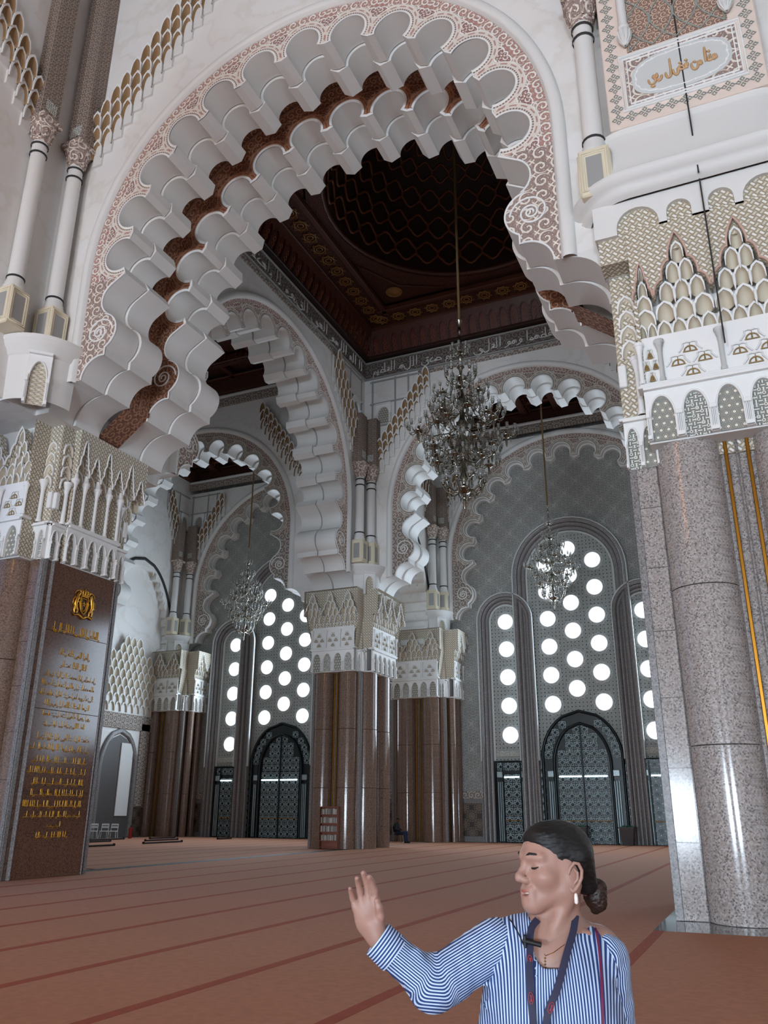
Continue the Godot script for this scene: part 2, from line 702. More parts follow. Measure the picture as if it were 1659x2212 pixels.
func make_materials() -> void:
	var cream := Color(0.87, 0.865, 0.85)
	speckle("marble", PackedColorArray([Color(0.90, 0.895, 0.88), Color(0.89, 0.88, 0.86), Color(0.865, 0.85, 0.825), Color(0.895, 0.89, 0.875)]), PackedFloat32Array([0.0, 0.42, 0.5, 0.58]), 0.006, 9.0, FastNoiseLite.TYPE_SIMPLEX_SMOOTH, 0.55, false)
	flat_mat("stone", cream, 0.6)
	flat_mat("white_edge", Color(0.92, 0.92, 0.91), 0.6)
	flat_mat("yellow_marble", Color(0.87, 0.83, 0.73), 0.5)
	flat_mat("grey_marble", Color(0.62, 0.62, 0.61), 0.4)
	var gc := PackedColorArray([Color(0.43, 0.41, 0.40), Color(0.56, 0.53, 0.515), Color(0.64, 0.61, 0.59), Color(0.70, 0.67, 0.655), Color(0.61, 0.565, 0.54)])
	speckle("granite", gc, PackedFloat32Array([0.0, 0.12, 0.35, 0.62, 0.84]), 0.11, 1.3, FastNoiseLite.TYPE_CELLULAR, 0.13)
	variant("granite", "granite_brown", Color(0.74, 0.63, 0.56))
	M.granite_brown.roughness = 0.12
	variant("granite", "granite_grey", Color(0.78, 0.79, 0.80))
	M.granite_grey.roughness = 0.35
	flat_mat("brass", Color(0.62, 0.42, 0.15), 0.32, 1.0)
	flat_mat("gilt", Color(0.83, 0.62, 0.25), 0.38, 1.0)
	carve("scroll", 512, pat_scroll, [Color(0.60, 0.52, 0.49), Color(0.72, 0.62, 0.58), Color(0.90, 0.86, 0.81)], 1.6, 3.0)
	variant("scroll", "scroll_grey", Color(0.86, 0.88, 0.88))
	variant("scroll", "scroll_brown", Color(0.78, 0.60, 0.49), 1.2)
	variant("scroll", "strip_carving", Color(0.80, 0.78, 0.76), 0.8)
	variant("scroll", "scroll_wood", Color(0.40, 0.22, 0.14), 1.1)
	carve("medallion", 512, pat_medallion, [Color(0.54, 0.54, 0.52), Color(0.67, 0.67, 0.65), Color(0.80, 0.80, 0.775)], 1.5, 5.0)
	carve("braid", 256, pat_braid, [Color(0.66, 0.61, 0.51), Color(0.80, 0.76, 0.67), Color(0.92, 0.90, 0.86)], 0.55, 2.5)
	carve("zellij", 512, pat_zellij, [Color(0.14, 0.12, 0.11), Color(0.26, 0.2, 0.16), Color(0.62, 0.55, 0.47)], 0.95, 0.0, 0.35)
	carve("stars", 512, pat_stars, [Color(0.33, 0.34, 0.34), Color(0.62, 0.63, 0.61), Color(0.85, 0.85, 0.83)], 1.35, 4.0)
	carve("kufic", 256, pat_kufic, [Color(0.50, 0.52, 0.50), Color(0.68, 0.68, 0.65), Color(0.93, 0.92, 0.88)], 0.62, 2.0)
	carve("dots", 256, pat_dots, [Color(0.56, 0.56, 0.53), Color(0.72, 0.70, 0.63), Color(0.92, 0.90, 0.84)], 0.55, 2.0)
	carve("plate", 512, pat_plate, [Color(0.42, 0.40, 0.39), Color(0.66, 0.44, 0.42), Color(0.80, 0.74, 0.67), Color(0.93, 0.91, 0.88)], 1.0, 2.5, 0.7, true)
	variant("granite", "slab_brown", Color(0.66, 0.50, 0.42))
	M.slab_brown.roughness = 0.12
	variant("plate", "plate_grey", Color(0.86, 0.87, 0.86))
	variant("plate", "plate_brown", Color(0.72, 0.53, 0.42))
	flat_mat("brown_soffit", Color(0.50, 0.35, 0.27), 0.6)
	flat_mat("wood", Color(0.30, 0.15, 0.09), 0.45)
	flat_mat("wood_dark", Color(0.17, 0.085, 0.055), 0.5)
	flat_mat("wood_red", Color(0.33, 0.075, 0.05), 0.5)
	flat_mat("wood_gold", Color(0.56, 0.40, 0.20), 0.45)
	flat_mat("bronze_dark", Color(0.13, 0.155, 0.16), 0.3, 0.6)
	flat_mat("titanium", Color(0.60, 0.66, 0.67), 0.35, 0.5)
	flat_mat("door_panel", Color(0.15, 0.17, 0.17), 0.3, 0.5)
	flat_mat("plinth", Color(0.42, 0.43, 0.44), 0.07)
	var pane := flat_mat("window_pane", Color(1, 1, 1), 0.4)
	pane.emission_enabled = true
	pane.emission = Color(0.93, 0.97, 1.0)
	pane.emission_energy_multiplier = 2.4
	var pane2: StandardMaterial3D = pane.duplicate()
	pane2.resource_name = "window_pane_rear"
	pane2.emission_energy_multiplier = 7.0
	M.window_pane_rear = pane2
	var lamp := flat_mat("strip_light", Color(1, 1, 1), 0.4)
	lamp.emission_enabled = true
	lamp.emission = Color(0.86, 0.96, 1.0)
	lamp.emission_energy_multiplier = 2.0
	flat_mat("dark", Color(0.05, 0.045, 0.045), 0.6)
	flat_mat("joint", Color(0.16, 0.16, 0.16), 0.7)
	speckle("carpet", PackedColorArray([Color(0.66, 0.455, 0.345), Color(0.69, 0.48, 0.365), Color(0.72, 0.505, 0.385)]), PackedFloat32Array([0.0, 0.5, 1.0]), 0.03, 2.4, FastNoiseLite.TYPE_SIMPLEX_SMOOTH, 0.95, false)
	variant("carpet", "carpet_stripe", Color(0.88, 0.62, 0.52))
	flat_mat("chrome_brass", Color(0.56, 0.54, 0.49), 0.22, 1.0)
	var glow := flat_mat("lamp_glow", Color(1, 0.9, 0.75), 0.4)
	glow.emission_enabled = true
	glow.emission = Color(1.0, 0.72, 0.42)
	glow.emission_energy_multiplier = 5.0
	var gl := flat_mat("lamp_glass", Color(0.62, 0.63, 0.62, 0.5), 0.08)
	gl.transparency = BaseMaterial3D.TRANSPARENCY_ALPHA
	variant("scroll", "scroll_dim", Color(0.62, 0.62, 0.62))
	variant("scroll", "painted_scroll", Color(0.98, 0.90, 0.85), 0.7)
	flat_mat("script_white", Color(0.86, 0.86, 0.84), 0.6)
	flat_mat("pink_paint", Color(0.89, 0.82, 0.77), 0.6)
	flat_mat("green_paint", Color(0.60, 0.63, 0.60), 0.6)
	flat_mat("pale_grey", Color(0.80, 0.81, 0.80), 0.6)
	flat_mat("gilt_paint", Color(0.80, 0.65, 0.48), 0.5)
	flat_mat("dark_stone", Color(0.32, 0.30, 0.29), 0.5)
	flat_mat("dome_gold", Color(0.42, 0.24, 0.13), 0.45)
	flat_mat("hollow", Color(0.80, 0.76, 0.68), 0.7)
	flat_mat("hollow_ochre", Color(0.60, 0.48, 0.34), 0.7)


# ---------------------------------------------------------------- the building's shell
func slab(parent: Node, called: String, lo: Vector3, hi: Vector3, mat: Material, bev := 0.0) -> MeshInstance3D:
	return inst(parent, called, box_mesh(hi - lo, mat, bev), Transform3D(Basis(), (lo + hi) * 0.5))


func make_shell() -> void:
	var fl := struct("floor", "polished marble floor slab under the carpets")
	slab(fl, "slab", Vector3(-41, -0.4, -52), Vector3(22, -0.02, 44), M.grey_marble)
	# plinth under the right pier, of polished marble
	slab(fl, "plinth_border", Vector3(-1.93, -0.02, -21), Vector3(2.5, 0.0, -14.2), M.plinth)
	# threshold of dark marble between the carpets
	slab(fl, "threshold", Vector3(-18.75, -0.02, -38.2), Vector3(-18.3, 0.004, -19.6), M.joint)
	# carpets
	var c1 := thing("carpet", "wide terracotta carpet with dark red prayer-row stripes under the dome and nave", "carpet")
	slab(c1, "pile", Vector3(-17.9, -0.02, -14.2), Vector3(20.4, 0.0, 41.3), M.carpet)
	slab(c1, "pile", Vector3(-18.3, -0.02, -49.4), Vector3(-1.93, 0.0, -14.2), M.carpet)
	slab(c1, "pile", Vector3(-1.93, -0.02, -49.4), Vector3(20.4, 0.0, -21.0), M.carpet)
	for k in 9:
		var x := -1.84 - 1.812 * k
		slab(c1, "stripe", Vector3(x - 0.075, 0.0, -49.3 if k > 0 else -14.2), Vector3(x + 0.075, 0.002, 40), M.carpet_stripe)
	var c2 := thing("carpet", "far terracotta carpet beyond the dark threshold, left of the middle pillar", "carpet")
	slab(c2, "pile", Vector3(-38.6, -0.02, -49.4), Vector3(-18.75, 0.0, -21.1), M.carpet)
	for k in 10:
		var x := -20.2 - 1.812 * k
		slab(c2, "stripe", Vector3(x - 0.06, 0.0, -49.3), Vector3(x + 0.06, 0.002, -21.2), M.carpet_stripe)
	# enclosing walls outside the frame
	var w := struct("wall_right", "plain marble wall closing the nave on the right")
	slab(w, "wall_body", Vector3(20.5, 0, -52), Vector3(21.3, 34, 42.5), M.marble)
	w = struct("wall_near_right", "plain marble wall right of the right pier")
	slab(w, "near_wall", Vector3(2.6, 0, -17.2), Vector3(21, 34, Z_NEAR), M.marble)
	var wl := struct("wall_nave_left", "tall marble wall on the left of the nave")
	slab(wl, "wall_body", Vector3(-20.4, 12.35, Z_NEAR), Vector3(-18.0, 34, 42.5), M.marble)
	slab(wl, "wall_base", Vector3(-20.4, 0, -11.0), Vector3(-18.4, 12.35, 42.5), M.marble)
	var c := struct("ceiling", "nave ceiling of dark wood")
	slab(c, "panel", Vector3(-21, 33.8, -16), Vector3(21.5, 34.4, 43), M.wood)
	# far left
	var fw := struct("wall_far_left", "pale marble wall at the far left end of the aisle")
	slab(fw, "wall_body", Vector3(-41, 0, -52), Vector3(-39.4, 27, -20), M.marble)
	slab(fw, "bay_end", Vector3(-40, 0, -21), Vector3(-21.4, 27, -19.6), M.marble)
	make_small_arch(fw, -38.9)
	# rear wall behind the camera with its windows and open doors
	var rw := struct("wall_rear", "marble wall behind the viewpoint with windows and open doors")
	for ax in REAR_AXES:
		make_window_group(rw, Transform3D(Basis(Vector3.UP, PI), Vector3(ax, 0, Z_REAR)), 0, true)
	slab(rw, "wall_body", Vector3(-21, 0, Z_REAR + 0.3), Vector3(22, 34, Z_REAR + 1.0), M.marble)


# ---------------------------------------------------------------- scalloped arches
const PITCH := 14.4

func lobe_profile(inset: float) -> PackedVector2Array:      # inner edge of one scallop, left to right
	var h := deg_to_rad(PITCH * 0.5)
	var ri := 5.65 - inset
	var p := PackedVector2Array()
	p.append(Vector2(-sin(h), cos(h)) * ri)
	p.append_array(arc(Vector2(0, 5.93), 0.545 - inset, 206, -26, 22))
	p.append(Vector2(sin(h), cos(h)) * ri)
	return p


func voussoir_mesh(depth: float, inset: float, plate: String) -> ArrayMesh:
	var key := "vous%.2f_%.2f_%s" % [depth, inset, plate]
	if S.has(key): return S[key]
	var h := deg_to_rad(PITCH * 0.5)
	var inner := lobe_profile(inset)
	var poly := inner.duplicate()
	for k in 5: poly.append(Vector2(0, 7.0).rotated(-h + k * h * 0.5))
	var stone := MB.new()
	var skip := {}
	for k in range(inner.size() - 1, poly.size()): skip[k] = true
	stone.sides(poly, -depth, 0, skip)
	stone.poly(poly, -depth, true)
	var am := ArrayMesh.new()
	if plate == "":
		stone.poly(poly, 0)
		stone.to(am, M.stone)
	else:
		stone.to(am, M.stone)
		var f := MB.new()
		f.poly(poly, 0, false, Vector2(-0.75, 5.55), 1.0 / 1.5)
		f.to(am, M[plate])
		var e := MB.new()
		var ew := -0.085 if plate == "plate_brown" else -0.03
		e.sweep_flat(inner, pts2([0.0, -0.02, 0.0, 0.018, ew, 0.018, ew, 0.0]))
		e.to(am, M.white_edge)
	S[key] = am
	return am


func corbel_profile() -> PackedVector2Array:       # inner edge of the right foot of the arch, bottom to top
	var p := PackedVector2Array()
	p.append_array(squash(arc(Vector2.ZERO, 1.0, 0, 90, 10), Vector2(6.95, 12.35), Vector2(0.9, 0.8)))
	p.append(Vector2(6.78, 13.15))
	p.append_array(squash(arc(Vector2.ZERO, 1.0, 0, 90, 9), Vector2(6.15, 13.15), Vector2(0.63, 0.65)))
	p.append(Vector2(6.03, 13.8))
	p.append(Vector2(6.03, 14.04))
	p.append_array(arc(Vector2(6.34, 14.6), 0.63, 241, 104, 16))
	var h := deg_to_rad(PITCH)
	var lc := Vector2(cos(deg_to_rad(-10.8)), sin(deg_to_rad(-10.8))) * 5.92 + Vector2(0, CY)
	p.append_array(arc(lc, 0.56, -58, 54, 12))
	p.append(Vector2(cos(deg_to_rad(-3.6)), sin(deg_to_rad(-3.6))) * 5.65 + Vector2(0, CY))
	return p


func squash(p: PackedVector2Array, at: Vector2, s: Vector2) -> PackedVector2Array:
	var out := PackedVector2Array()
	for q in p: out.append(at + q * s)
	return out


func corbel_mesh(depth: float, inset: float, plate: String, right: bool) -> ArrayMesh:
	var key := "corb%.2f_%.2f_%s_%s" % [depth, inset, plate, right]
	if S.has(key): return S[key]
	var inner := corbel_profile()
	var prof := PackedVector2Array()
	for q in inner: prof.append(q - Vector2(inset, 0))
	var top := Vector2(cos(deg_to_rad(-3.6)), sin(deg_to_rad(-3.6))) * 7.0 + Vector2(0, CY)
	var poly := prof.duplicate()
	poly.append_array(PackedVector2Array([top, Vector2(7.0, 13.2), Vector2(7.9, 13.2), Vector2(7.9, 12.35)]))
	var upper := PackedVector2Array()
	for k in range(12, prof.size()): upper.append(prof[k])
	upper.append_array(PackedVector2Array([top, Vector2(7.0, 13.15)]))
	if not right:
		poly = mirrored(poly)
		upper = mirrored(upper)
		prof = mirrored(prof)
	var stone := MB.new()
	stone.extrude(ccw(poly), -depth, 0)
	var am := ArrayMesh.new()
	stone.to(am, M.stone)
	if plate != "":
		var kind: String = {"plate": "scroll", "plate_grey": "scroll_grey", "plate_brown": "scroll_brown"}[plate]
		var f := MB.new()
		f.poly(ccw(upper), 0.006)
		f.to(am, M[kind])
		var e := MB.new()
		var edge := PackedVector2Array()
		if right: edge = prof.slice(12)
		else: edge = prof.slice(0, prof.size() - 12)
		e.sweep_flat(edge, pts2([0.0, -0.02, 0.0, 0.03, 0.04, 0.03, 0.04, 0.0]) if right else pts2([0.0, -0.02, 0.0, 0.03, 0.04, 0.03, 0.04, 0.0]))
		var sp := PackedVector3Array()
		var s := 1.0 if right else -1.0
		for k in 46:
			var a := k * 0.36
			var r := 0.50 * exp(-k * 0.045)
			sp.append(Vector3(s * (6.34 - cos(a) * r), 14.6 + sin(a) * r, 0.012))
		e.tube(sp, 0.028, 5)
		e.to(am, M.white_edge)
	S[key] = am
	return am


# one great arch. T maps (along the wall, up, out of the wall) to the world; rings are [front depth, back depth, face material]
func great_arch(root: Node3D, T: Transform3D, wl: float, wr: float, top: float, thick: float, rings: Array, brown := []) -> void:
	var poly := PackedVector2Array([Vector2(-wl, 12.35), Vector2(-7.9, 12.35), Vector2(-7.9, 13.2), Vector2(-7.0, 13.2)])
	poly.append_array(arc(Vector2(0, CY), 7.0, 180, 0, 48))
	poly.append_array(PackedVector2Array([Vector2(7.0, 13.2), Vector2(7.9, 13.2), Vector2(7.9, 12.35), Vector2(wr, 12.35), Vector2(wr, top), Vector2(-wl, top)]))
	var b := MB.new()
	b.extrude(ccw(poly), -thick, 0)
	inst(root, "wall_body", b.mesh(M.marble), T)
	var path := PackedVector2Array([Vector2(-7.0, 13.1)])
	path.append_array(arc(Vector2(0, CY), 7.0, 180, 0, 64))
	path.append(Vector2(7.0, 13.1))
	var lm := MB.new()
	lm.sweep_flat(path, pts2([0.04, 0.0, 0.04, 0.05, 0.0, 0.06, 0.0, 0.11, -0.06, 0.145, -0.14, 0.155, -0.22, 0.13, -0.28, 0.08, -0.30, 0.0]))
	inst(root, "label_molding", lm.mesh(M.stone), T)
	for r in rings:
		var d: float = (r[0] - r[1])
		var half := d * 0.5
		for hh in 2:
			var z0: float = r[0] - hh * half
			var pl: String = r[2] if hh == 0 else ""
			var ins := 0.0 if hh == 0 else 0.085
			var dep := half - (0.035 if hh == 0 else 0.0)
			var vm := voussoir_mesh(dep, ins, pl)
			for k in range(-6, 7):
				inst(root, "voussoir", vm, T * Transform3D(Basis(Vector3.BACK, deg_to_rad(PITCH * k)), Vector3(0, CY, z0)))
			for s in [false, true]:
				inst(root, "volute_corbel", corbel_mesh(dep, ins, pl, s), T * Transform3D(Basis(), Vector3(0, 0, z0)))
	for g in brown:                                # painted soffit between two rings
		var inn := PackedVector2Array([Vector2(-7.85, 12.4), Vector2(-6.72, 13.3)])
		inn.append_array(arc(Vector2(0, CY), 6.72, 180, 0, 48))
		inn.append_array(PackedVector2Array([Vector2(6.72, 13.3), Vector2(7.85, 12.4), Vector2(8.0, 12.4), Vector2(8.0, 13.2), Vector2(7.1, 13.3)]))
		inn.append_array(arc(Vector2(0, CY), 7.1, 0, 180, 48))
		inn.append_array(PackedVector2Array([Vector2(-7.1, 13.3), Vector2(-8.0, 13.2), Vector2(-8.0, 12.4)]))
		var bs := MB.new()
		bs.sides(ccw(inn), g[1], g[0])
		inst(root, "painted_soffit", bs.mesh(M.scroll_brown), T)
		var line := PackedVector2Array([Vector2(-6.71, 13.3)])
		line.append_array(arc(Vector2(0, CY), 6.71, 180, 0, 48))
		line.append(Vector2(6.71, 13.3))
		var ln := MB.new()
		var row := []
		for dz in [0.0, 0.05]:
			for dr in ([0.0, -0.04] if dz == 0.0 else [-0.04, 0.0]):
				var rr := PackedVector3Array()
				for q in line:
					var o := Vector2(q.x, maxf(q.y, CY) - CY).normalized() if q.y > CY else Vector2(signf(q.x), 0)
					rr.append(Vector3(q.x + o.x * dr, q.y + o.y * dr, (g[0] + g[1]) * 0.5 + dz))
				row.append(rr)
		ln.grid(row)
		inst(root, "soffit_rib", ln.mesh(M.brown_soffit), T)


func make_arches() -> void:
	var near := struct("wall_near", "pale marble wall with the huge double scalloped arch")
	great_arch(near, Transform3D(Basis(), Vector3(AXIS, 0, Z_NEAR)), 10.3, 12.4, 34.0, 4.95,
			[[0.0, -1.95, "plate"], [-2.9, -4.95, "plate_brown"]], [[-1.95, -2.9]])
	var left := struct("wall_left", "marble wall with a scalloped arch left of the domed bay")
	great_arch(left, Transform3D(Basis(Vector3.UP, PI / 2), Vector3(X_LEFT, 0, Z_LAXIS)), 9.2, 9.9, 27.0, 2.3, [[0.0, -2.3, "plate"]])
	var mid := struct("wall_middle", "white marble wall with a scalloped arch at the back of the domed bay")
	great_arch(mid, Transform3D(Basis(), Vector3(AXIS, 0, Z_MID)), 9.6, 9.6, 27.0, 1.9, [[0.0, -1.9, "plate_grey"]])
	var mid2 := struct("wall_middle_left", "white marble wall with a scalloped arch seen through the left arch")
	great_arch(mid2, Transform3D(Basis(), Vector3(AXIS2, 0, Z_MID)), 10.0, 10.4, 27.0, 1.9, [[0.0, -1.9, "plate_grey"]])
	var back := struct("wall_back", "grey carved outer wall with blind arches round the windows")
	for ax in [AXIS, AXIS2]:
		var T := Transform3D(Basis().scaled(Vector3(1.09, 1.09, 1.0)), Vector3(ax, 12.35 - 12.35 * 1.09, Z_BACK + 0.75))
		great_arch(back, T, 9.25, 9.25, 24.0, 0.75, [[0.0, -0.75, "plate_grey"]])
		make_window_group(back, Transform3D(Basis(), Vector3(ax - (0.2 if ax == AXIS else 0.1), 0, Z_BACK)), 0, false)
	make_window_group(back, Transform3D(Basis(), Vector3(AXIS3, 0, Z_BACK)), 0, false)
	slab(back, "wall_body", Vector3(-41, 0, Z_BACK - 1.2), Vector3(21, 28, Z_BACK - 0.5), M.marble)
	var rt := struct("wall_bay_right", "marble wall with a scalloped arch right of the domed bay")
	great_arch(rt, Transform3D(Basis(Vector3.UP, -PI / 2), Vector3(-0.95, 0, Z_LAXIS)), 9.9, 9.2, 27.0, 2.3, [[0.0, -2.3, "plate"]])
	# wall across the aisle between the middle pillar and the outer wall
	var tr := struct("wall_aisle", "marble wall across the aisle with a small pointed arch")
	make_small_arch(tr, X_LEFT - 0.2)


# a pointed arch with a stepped, stalactite edge, in a wall across the aisle
func make_small_arch(root: Node3D, x: float) -> void:
	var T := Transform3D(Basis(Vector3.UP, PI / 2), Vector3(x, 0, -45.0))
	var poly := PackedVector2Array([Vector2(-5.6, 11.2), Vector2(-3.6, 11.2), Vector2(-3.6, 12.6)])
	var edge := PackedVector2Array()
	var n := 9
	for k in n:
		var f := float(k) / n
		var w := 3.3 * sqrt(1.0 - pow(f, 1.7))
		var y := 12.6 + 5.4 * f
		edge.append(Vector2(-w, y))
		edge.append(Vector2(-w, y + 0.42))
		edge.append(Vector2(-w + 0.12, y + 0.5))
	poly.append_array(edge)
	poly.append(Vector2(0, 18.1))
	poly.append_array(mirrored(edge))
	poly.append_array(PackedVector2Array([Vector2(3.6, 12.6), Vector2(3.6, 11.2), Vector2(5.6, 11.2), Vector2(5.6, 27), Vector2(-5.6, 27)]))
	var b := MB.new()
	b.extrude(ccw(poly), -1.8, 0)
	inst(root, "wall_body", b.mesh(M.marble), T)
	var path := PackedVector2Array()
	for k in 25:
		var f := k / 24.0
		path.append(Vector2(-3.9 * sqrt(1.0 - pow(f, 1.7)), 12.6 + 6.0 * f))
	var full := path.duplicate()
	for k in range(23, -1, -1): full.append(Vector2(-path[k].x, path[k].y))
	var lm := MB.new()
	lm.sweep_flat(full, pts2([0.1, 0.0, 0.1, 0.07, 0.0, 0.1, -0.1, 0.07, -0.1, 0.0]))
	inst(root, "label_molding", lm.mesh(M.joint), T)
	# blocks of stalactite carving lining the edge
	var cell := niche_mesh(0.5, 0.55, 0.22)
	for k in 9:
		var f := (k + 0.4) / 9.0
		var w := 3.35 * sqrt(1.0 - pow(f, 1.7))
		for s in [-1.0, 1.0]:
			for d in 3:
				inst(root, "stalactite_niche", cell, T * Transform3D(Basis(Vector3.UP, -s * PI / 2), Vector3(s * w, 12.6 + 5.4 * f, -0.3 - 0.55 * d)))
	for s in [-1.0, 1.0]:
		var cb := MB.new()
		cb.box(Vector3(s * 3.3, 12.0, -0.9), Vector3(1.0, 1.3, 1.9), 0.15)
		inst(root, "corbel", cb.mesh(M.stone), T)


# ---------------------------------------------------------------- carved niches
func pointed(w: float, h: float, y0: float, seg := 7) -> PackedVector2Array:     # pointed horseshoe opening, from left foot to right foot
	var p := PackedVector2Array([Vector2(-w, y0), Vector2(-w, y0 + h * 0.45)])
	for k in range(1, seg + 1):
		var f := float(k) / seg
		p.append(Vector2(-w * cos(f * PI / 2) , y0 + h * 0.45 + h * 0.55 * pow(sin(f * PI / 2), 0.85)))
	var q := mirrored(p)
	q.remove_at(0)
	p.append_array(q)
	return p


func framed(w: float, y0: float, y1: float, opening: PackedVector2Array) -> PackedVector2Array:   # rectangle with an opening cut up from its foot
	var p := PackedVector2Array([Vector2(-w, y0)])
	p.append_array(opening)
	p.append_array(PackedVector2Array([Vector2(w, y0), Vector2(w, y1), Vector2(-w, y1)]))
	return ccw(p)


# a hollow niche with a pointed hood, foot at the origin, opening towards +z
func niche_mesh(w: float, h: float, d: float, hollow := "hollow") -> ArrayMesh:
	var key := "niche%.2f_%.2f_%.2f_%s" % [w, h, d, hollow]
	if S.has(key): return S[key]
	var b := MB.new()
	var inn := MB.new()
	var rows := []
	for j in 6:
		var f := j / 5.0
		var r := w * 0.44 * sqrt(maxf(0.015, 1.0 - pow(f, 2.2)))
		var row := PackedVector3Array()
		for k in 7:
			var a := PI * k / 6.0
			row.append(Vector3(-cos(a) * r, h * 0.94 * f, -sin(a) * d * (r / (w * 0.44))))
		rows.append(row)
	inn.grid(rows)
	var op := PackedVector2Array()
	for j in 6: op.append(Vector2(rows[j][0].x, rows[j][0].y))
	op.append(Vector2(0, h * 0.98))
	var mo := mirrored(op)
	mo.remove_at(0)
	op.append_array(mo)
	var out := PackedVector2Array([Vector2(-w * 0.5, 0)])
	out.append_array(op)
	out.append_array(PackedVector2Array([Vector2(w * 0.5, 0), Vector2(w * 0.5, h * 0.5), Vector2(w * 0.38, h * 0.86), Vector2(0, h * 1.12), Vector2(-w * 0.38, h * 0.86), Vector2(-w * 0.5, h * 0.5)]))
	b.extrude(ccw(out), -0.05, 0.0)
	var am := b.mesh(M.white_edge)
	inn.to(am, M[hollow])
	S[key] = am
	return am


# one bay of the little arcade: arch, pilasters and a carved panel; foot at the origin
func arcade_mesh(w: float, h: float, fill: String) -> ArrayMesh:
	var key := "arcade%.2f_%.2f_%s" % [w, h, fill]
	if S.has(key): return S[key]
	var b := MB.new()
	var op := pointed(w * 0.36, h * 0.82, 0.0)
	b.extrude(framed(w * 0.5, 0.0, h, op), 0.0, 0.1)
	b.sweep_flat(op, pts2([0.0, 0.1, 0.0, 0.125, -0.03, 0.125, -0.03, 0.1]))
	for s in [-1.0, 1.0]:                                   # ribbed half pilasters
		var x: float = s * w * 0.45
		b.box(Vector3(x, h * 0.04, 0.13), Vector3(w * 0.12, h * 0.07, 0.09))
		for r in 2: b.box(Vector3(x + (r - 0.5) * w * 0.045, h * 0.25, 0.125), Vector3(w * 0.03, h * 0.35, 0.06))
		b.box(Vector3(x, h * 0.45, 0.13), Vector3(w * 0.13, h * 0.08, 0.1), 0.01)
		b.box(Vector3(x, h * 0.52, 0.12), Vector3(w * 0.1, h * 0.06, 0.07))
	b.box(Vector3(0, h * 0.975, 0.12), Vector3(w, h * 0.05, 0.14))
	var am := ArrayMesh.new()
	b.to(am, M.white_edge)
	var f := MB.new()
	f.quad(Vector3(-w * 0.4, 0, 0.02), Vector3(w * 0.4, 0, 0.02), Vector3(w * 0.4, h * 0.85, 0.02), Vector3(-w * 0.4, h * 0.85, 0.02))
	f.to(am, M[fill])
	S[key] = am
	return am


# a panel between two engaged colonnettes with gilt trefoils under small hoods
func lambrequin_mesh(w: float, h: float) -> ArrayMesh:
	var key := "lamb%.2f_%.2f" % [w, h]
	if S.has(key): return S[key]
	var b := MB.new()
	b.box(Vector3(0, h * 0.5, 0.02), Vector3(w, h, 0.04))
	for s in [-1.0, 1.0]:
		var prof := pts2([0.06, 0.0, 0.06, 0.07, 0.06, 0.07, 0.045, 0.09, 0.045, h * 0.62, 0.045, h * 0.62, 0.055, h * 0.64, 0.05, h * 0.66, 0.085, h * 0.8, 0.085, h * 0.8, 0.1, h * 0.8, 0.1, h * 0.86])
		b.lathe(prof, 8, Vector3(s * w * 0.5, 0, 0.1), -PI, 0)
	var gold := MB.new()
	for q in [[0.0, 0.06], [-0.22, 0.3], [0.22, 0.3], [0.0, 0.54]]:
		var c := Vector3(q[0] * w, q[1] * h, 0.05)
		var ring := PackedVector3Array()
		for k in 9: ring.append(c + Vector3(cos(PI * k / 8.0) * w * 0.1, sin(PI * k / 8.0) * h * 0.11, 0.01))
		gold.tube(ring, 0.014, 4)
		gold.tube(PackedVector3Array([c + Vector3(0, 0, 0.012), c + Vector3(0, h * 0.17, 0.012)]), [0.018, 0.004], 4)
		gold.tube(PackedVector3Array([c + Vector3(-w * 0.12, 0, 0.012), c + Vector3(w * 0.12, 0, 0.012)]), 0.012, 4)
		var hood := PackedVector3Array()
		for k in 11:
			var a := PI * k / 10.0
			hood.append(c + Vector3(cos(a) * w * 0.165 * (1.0 + 0.18 * cos(a * 6.0)), sin(a) * h * 0.2 * (1.0 + 0.1 * cos(a * 6.0)) , 0.012))
		b.tube(hood, 0.016, 4)
	var am := ArrayMesh.new()
	b.to(am, M.white_edge)
	gold.to(am, M.gilt_dull)
	S[key] = am
	return am


# the stepped, cusped edge of one bay of the upper capital: x -0.5..0.5, y 0..1
func stepped_edge() -> PackedVector2Array:
	var p := PackedVector2Array()
	p.append(Vector2(-0.46, 0))
	for st in [[-0.46, 0.0, -0.30, 0.24], [-0.30, 0.28, -0.15, 0.55], [-0.15, 0.6, 0.0, 1.0]]:
		for k in 5:
			var f := k / 4.0
			p.append(Vector2(lerpf(st[0], st[2], 1.0 - cos(f * PI / 2)), lerpf(st[1], st[3], sin(f * PI / 2) if st[3] < 1.0 else f)))
	var q := mirrored(p)
	q.remove_at(0)
	p.append_array(q)
	return p


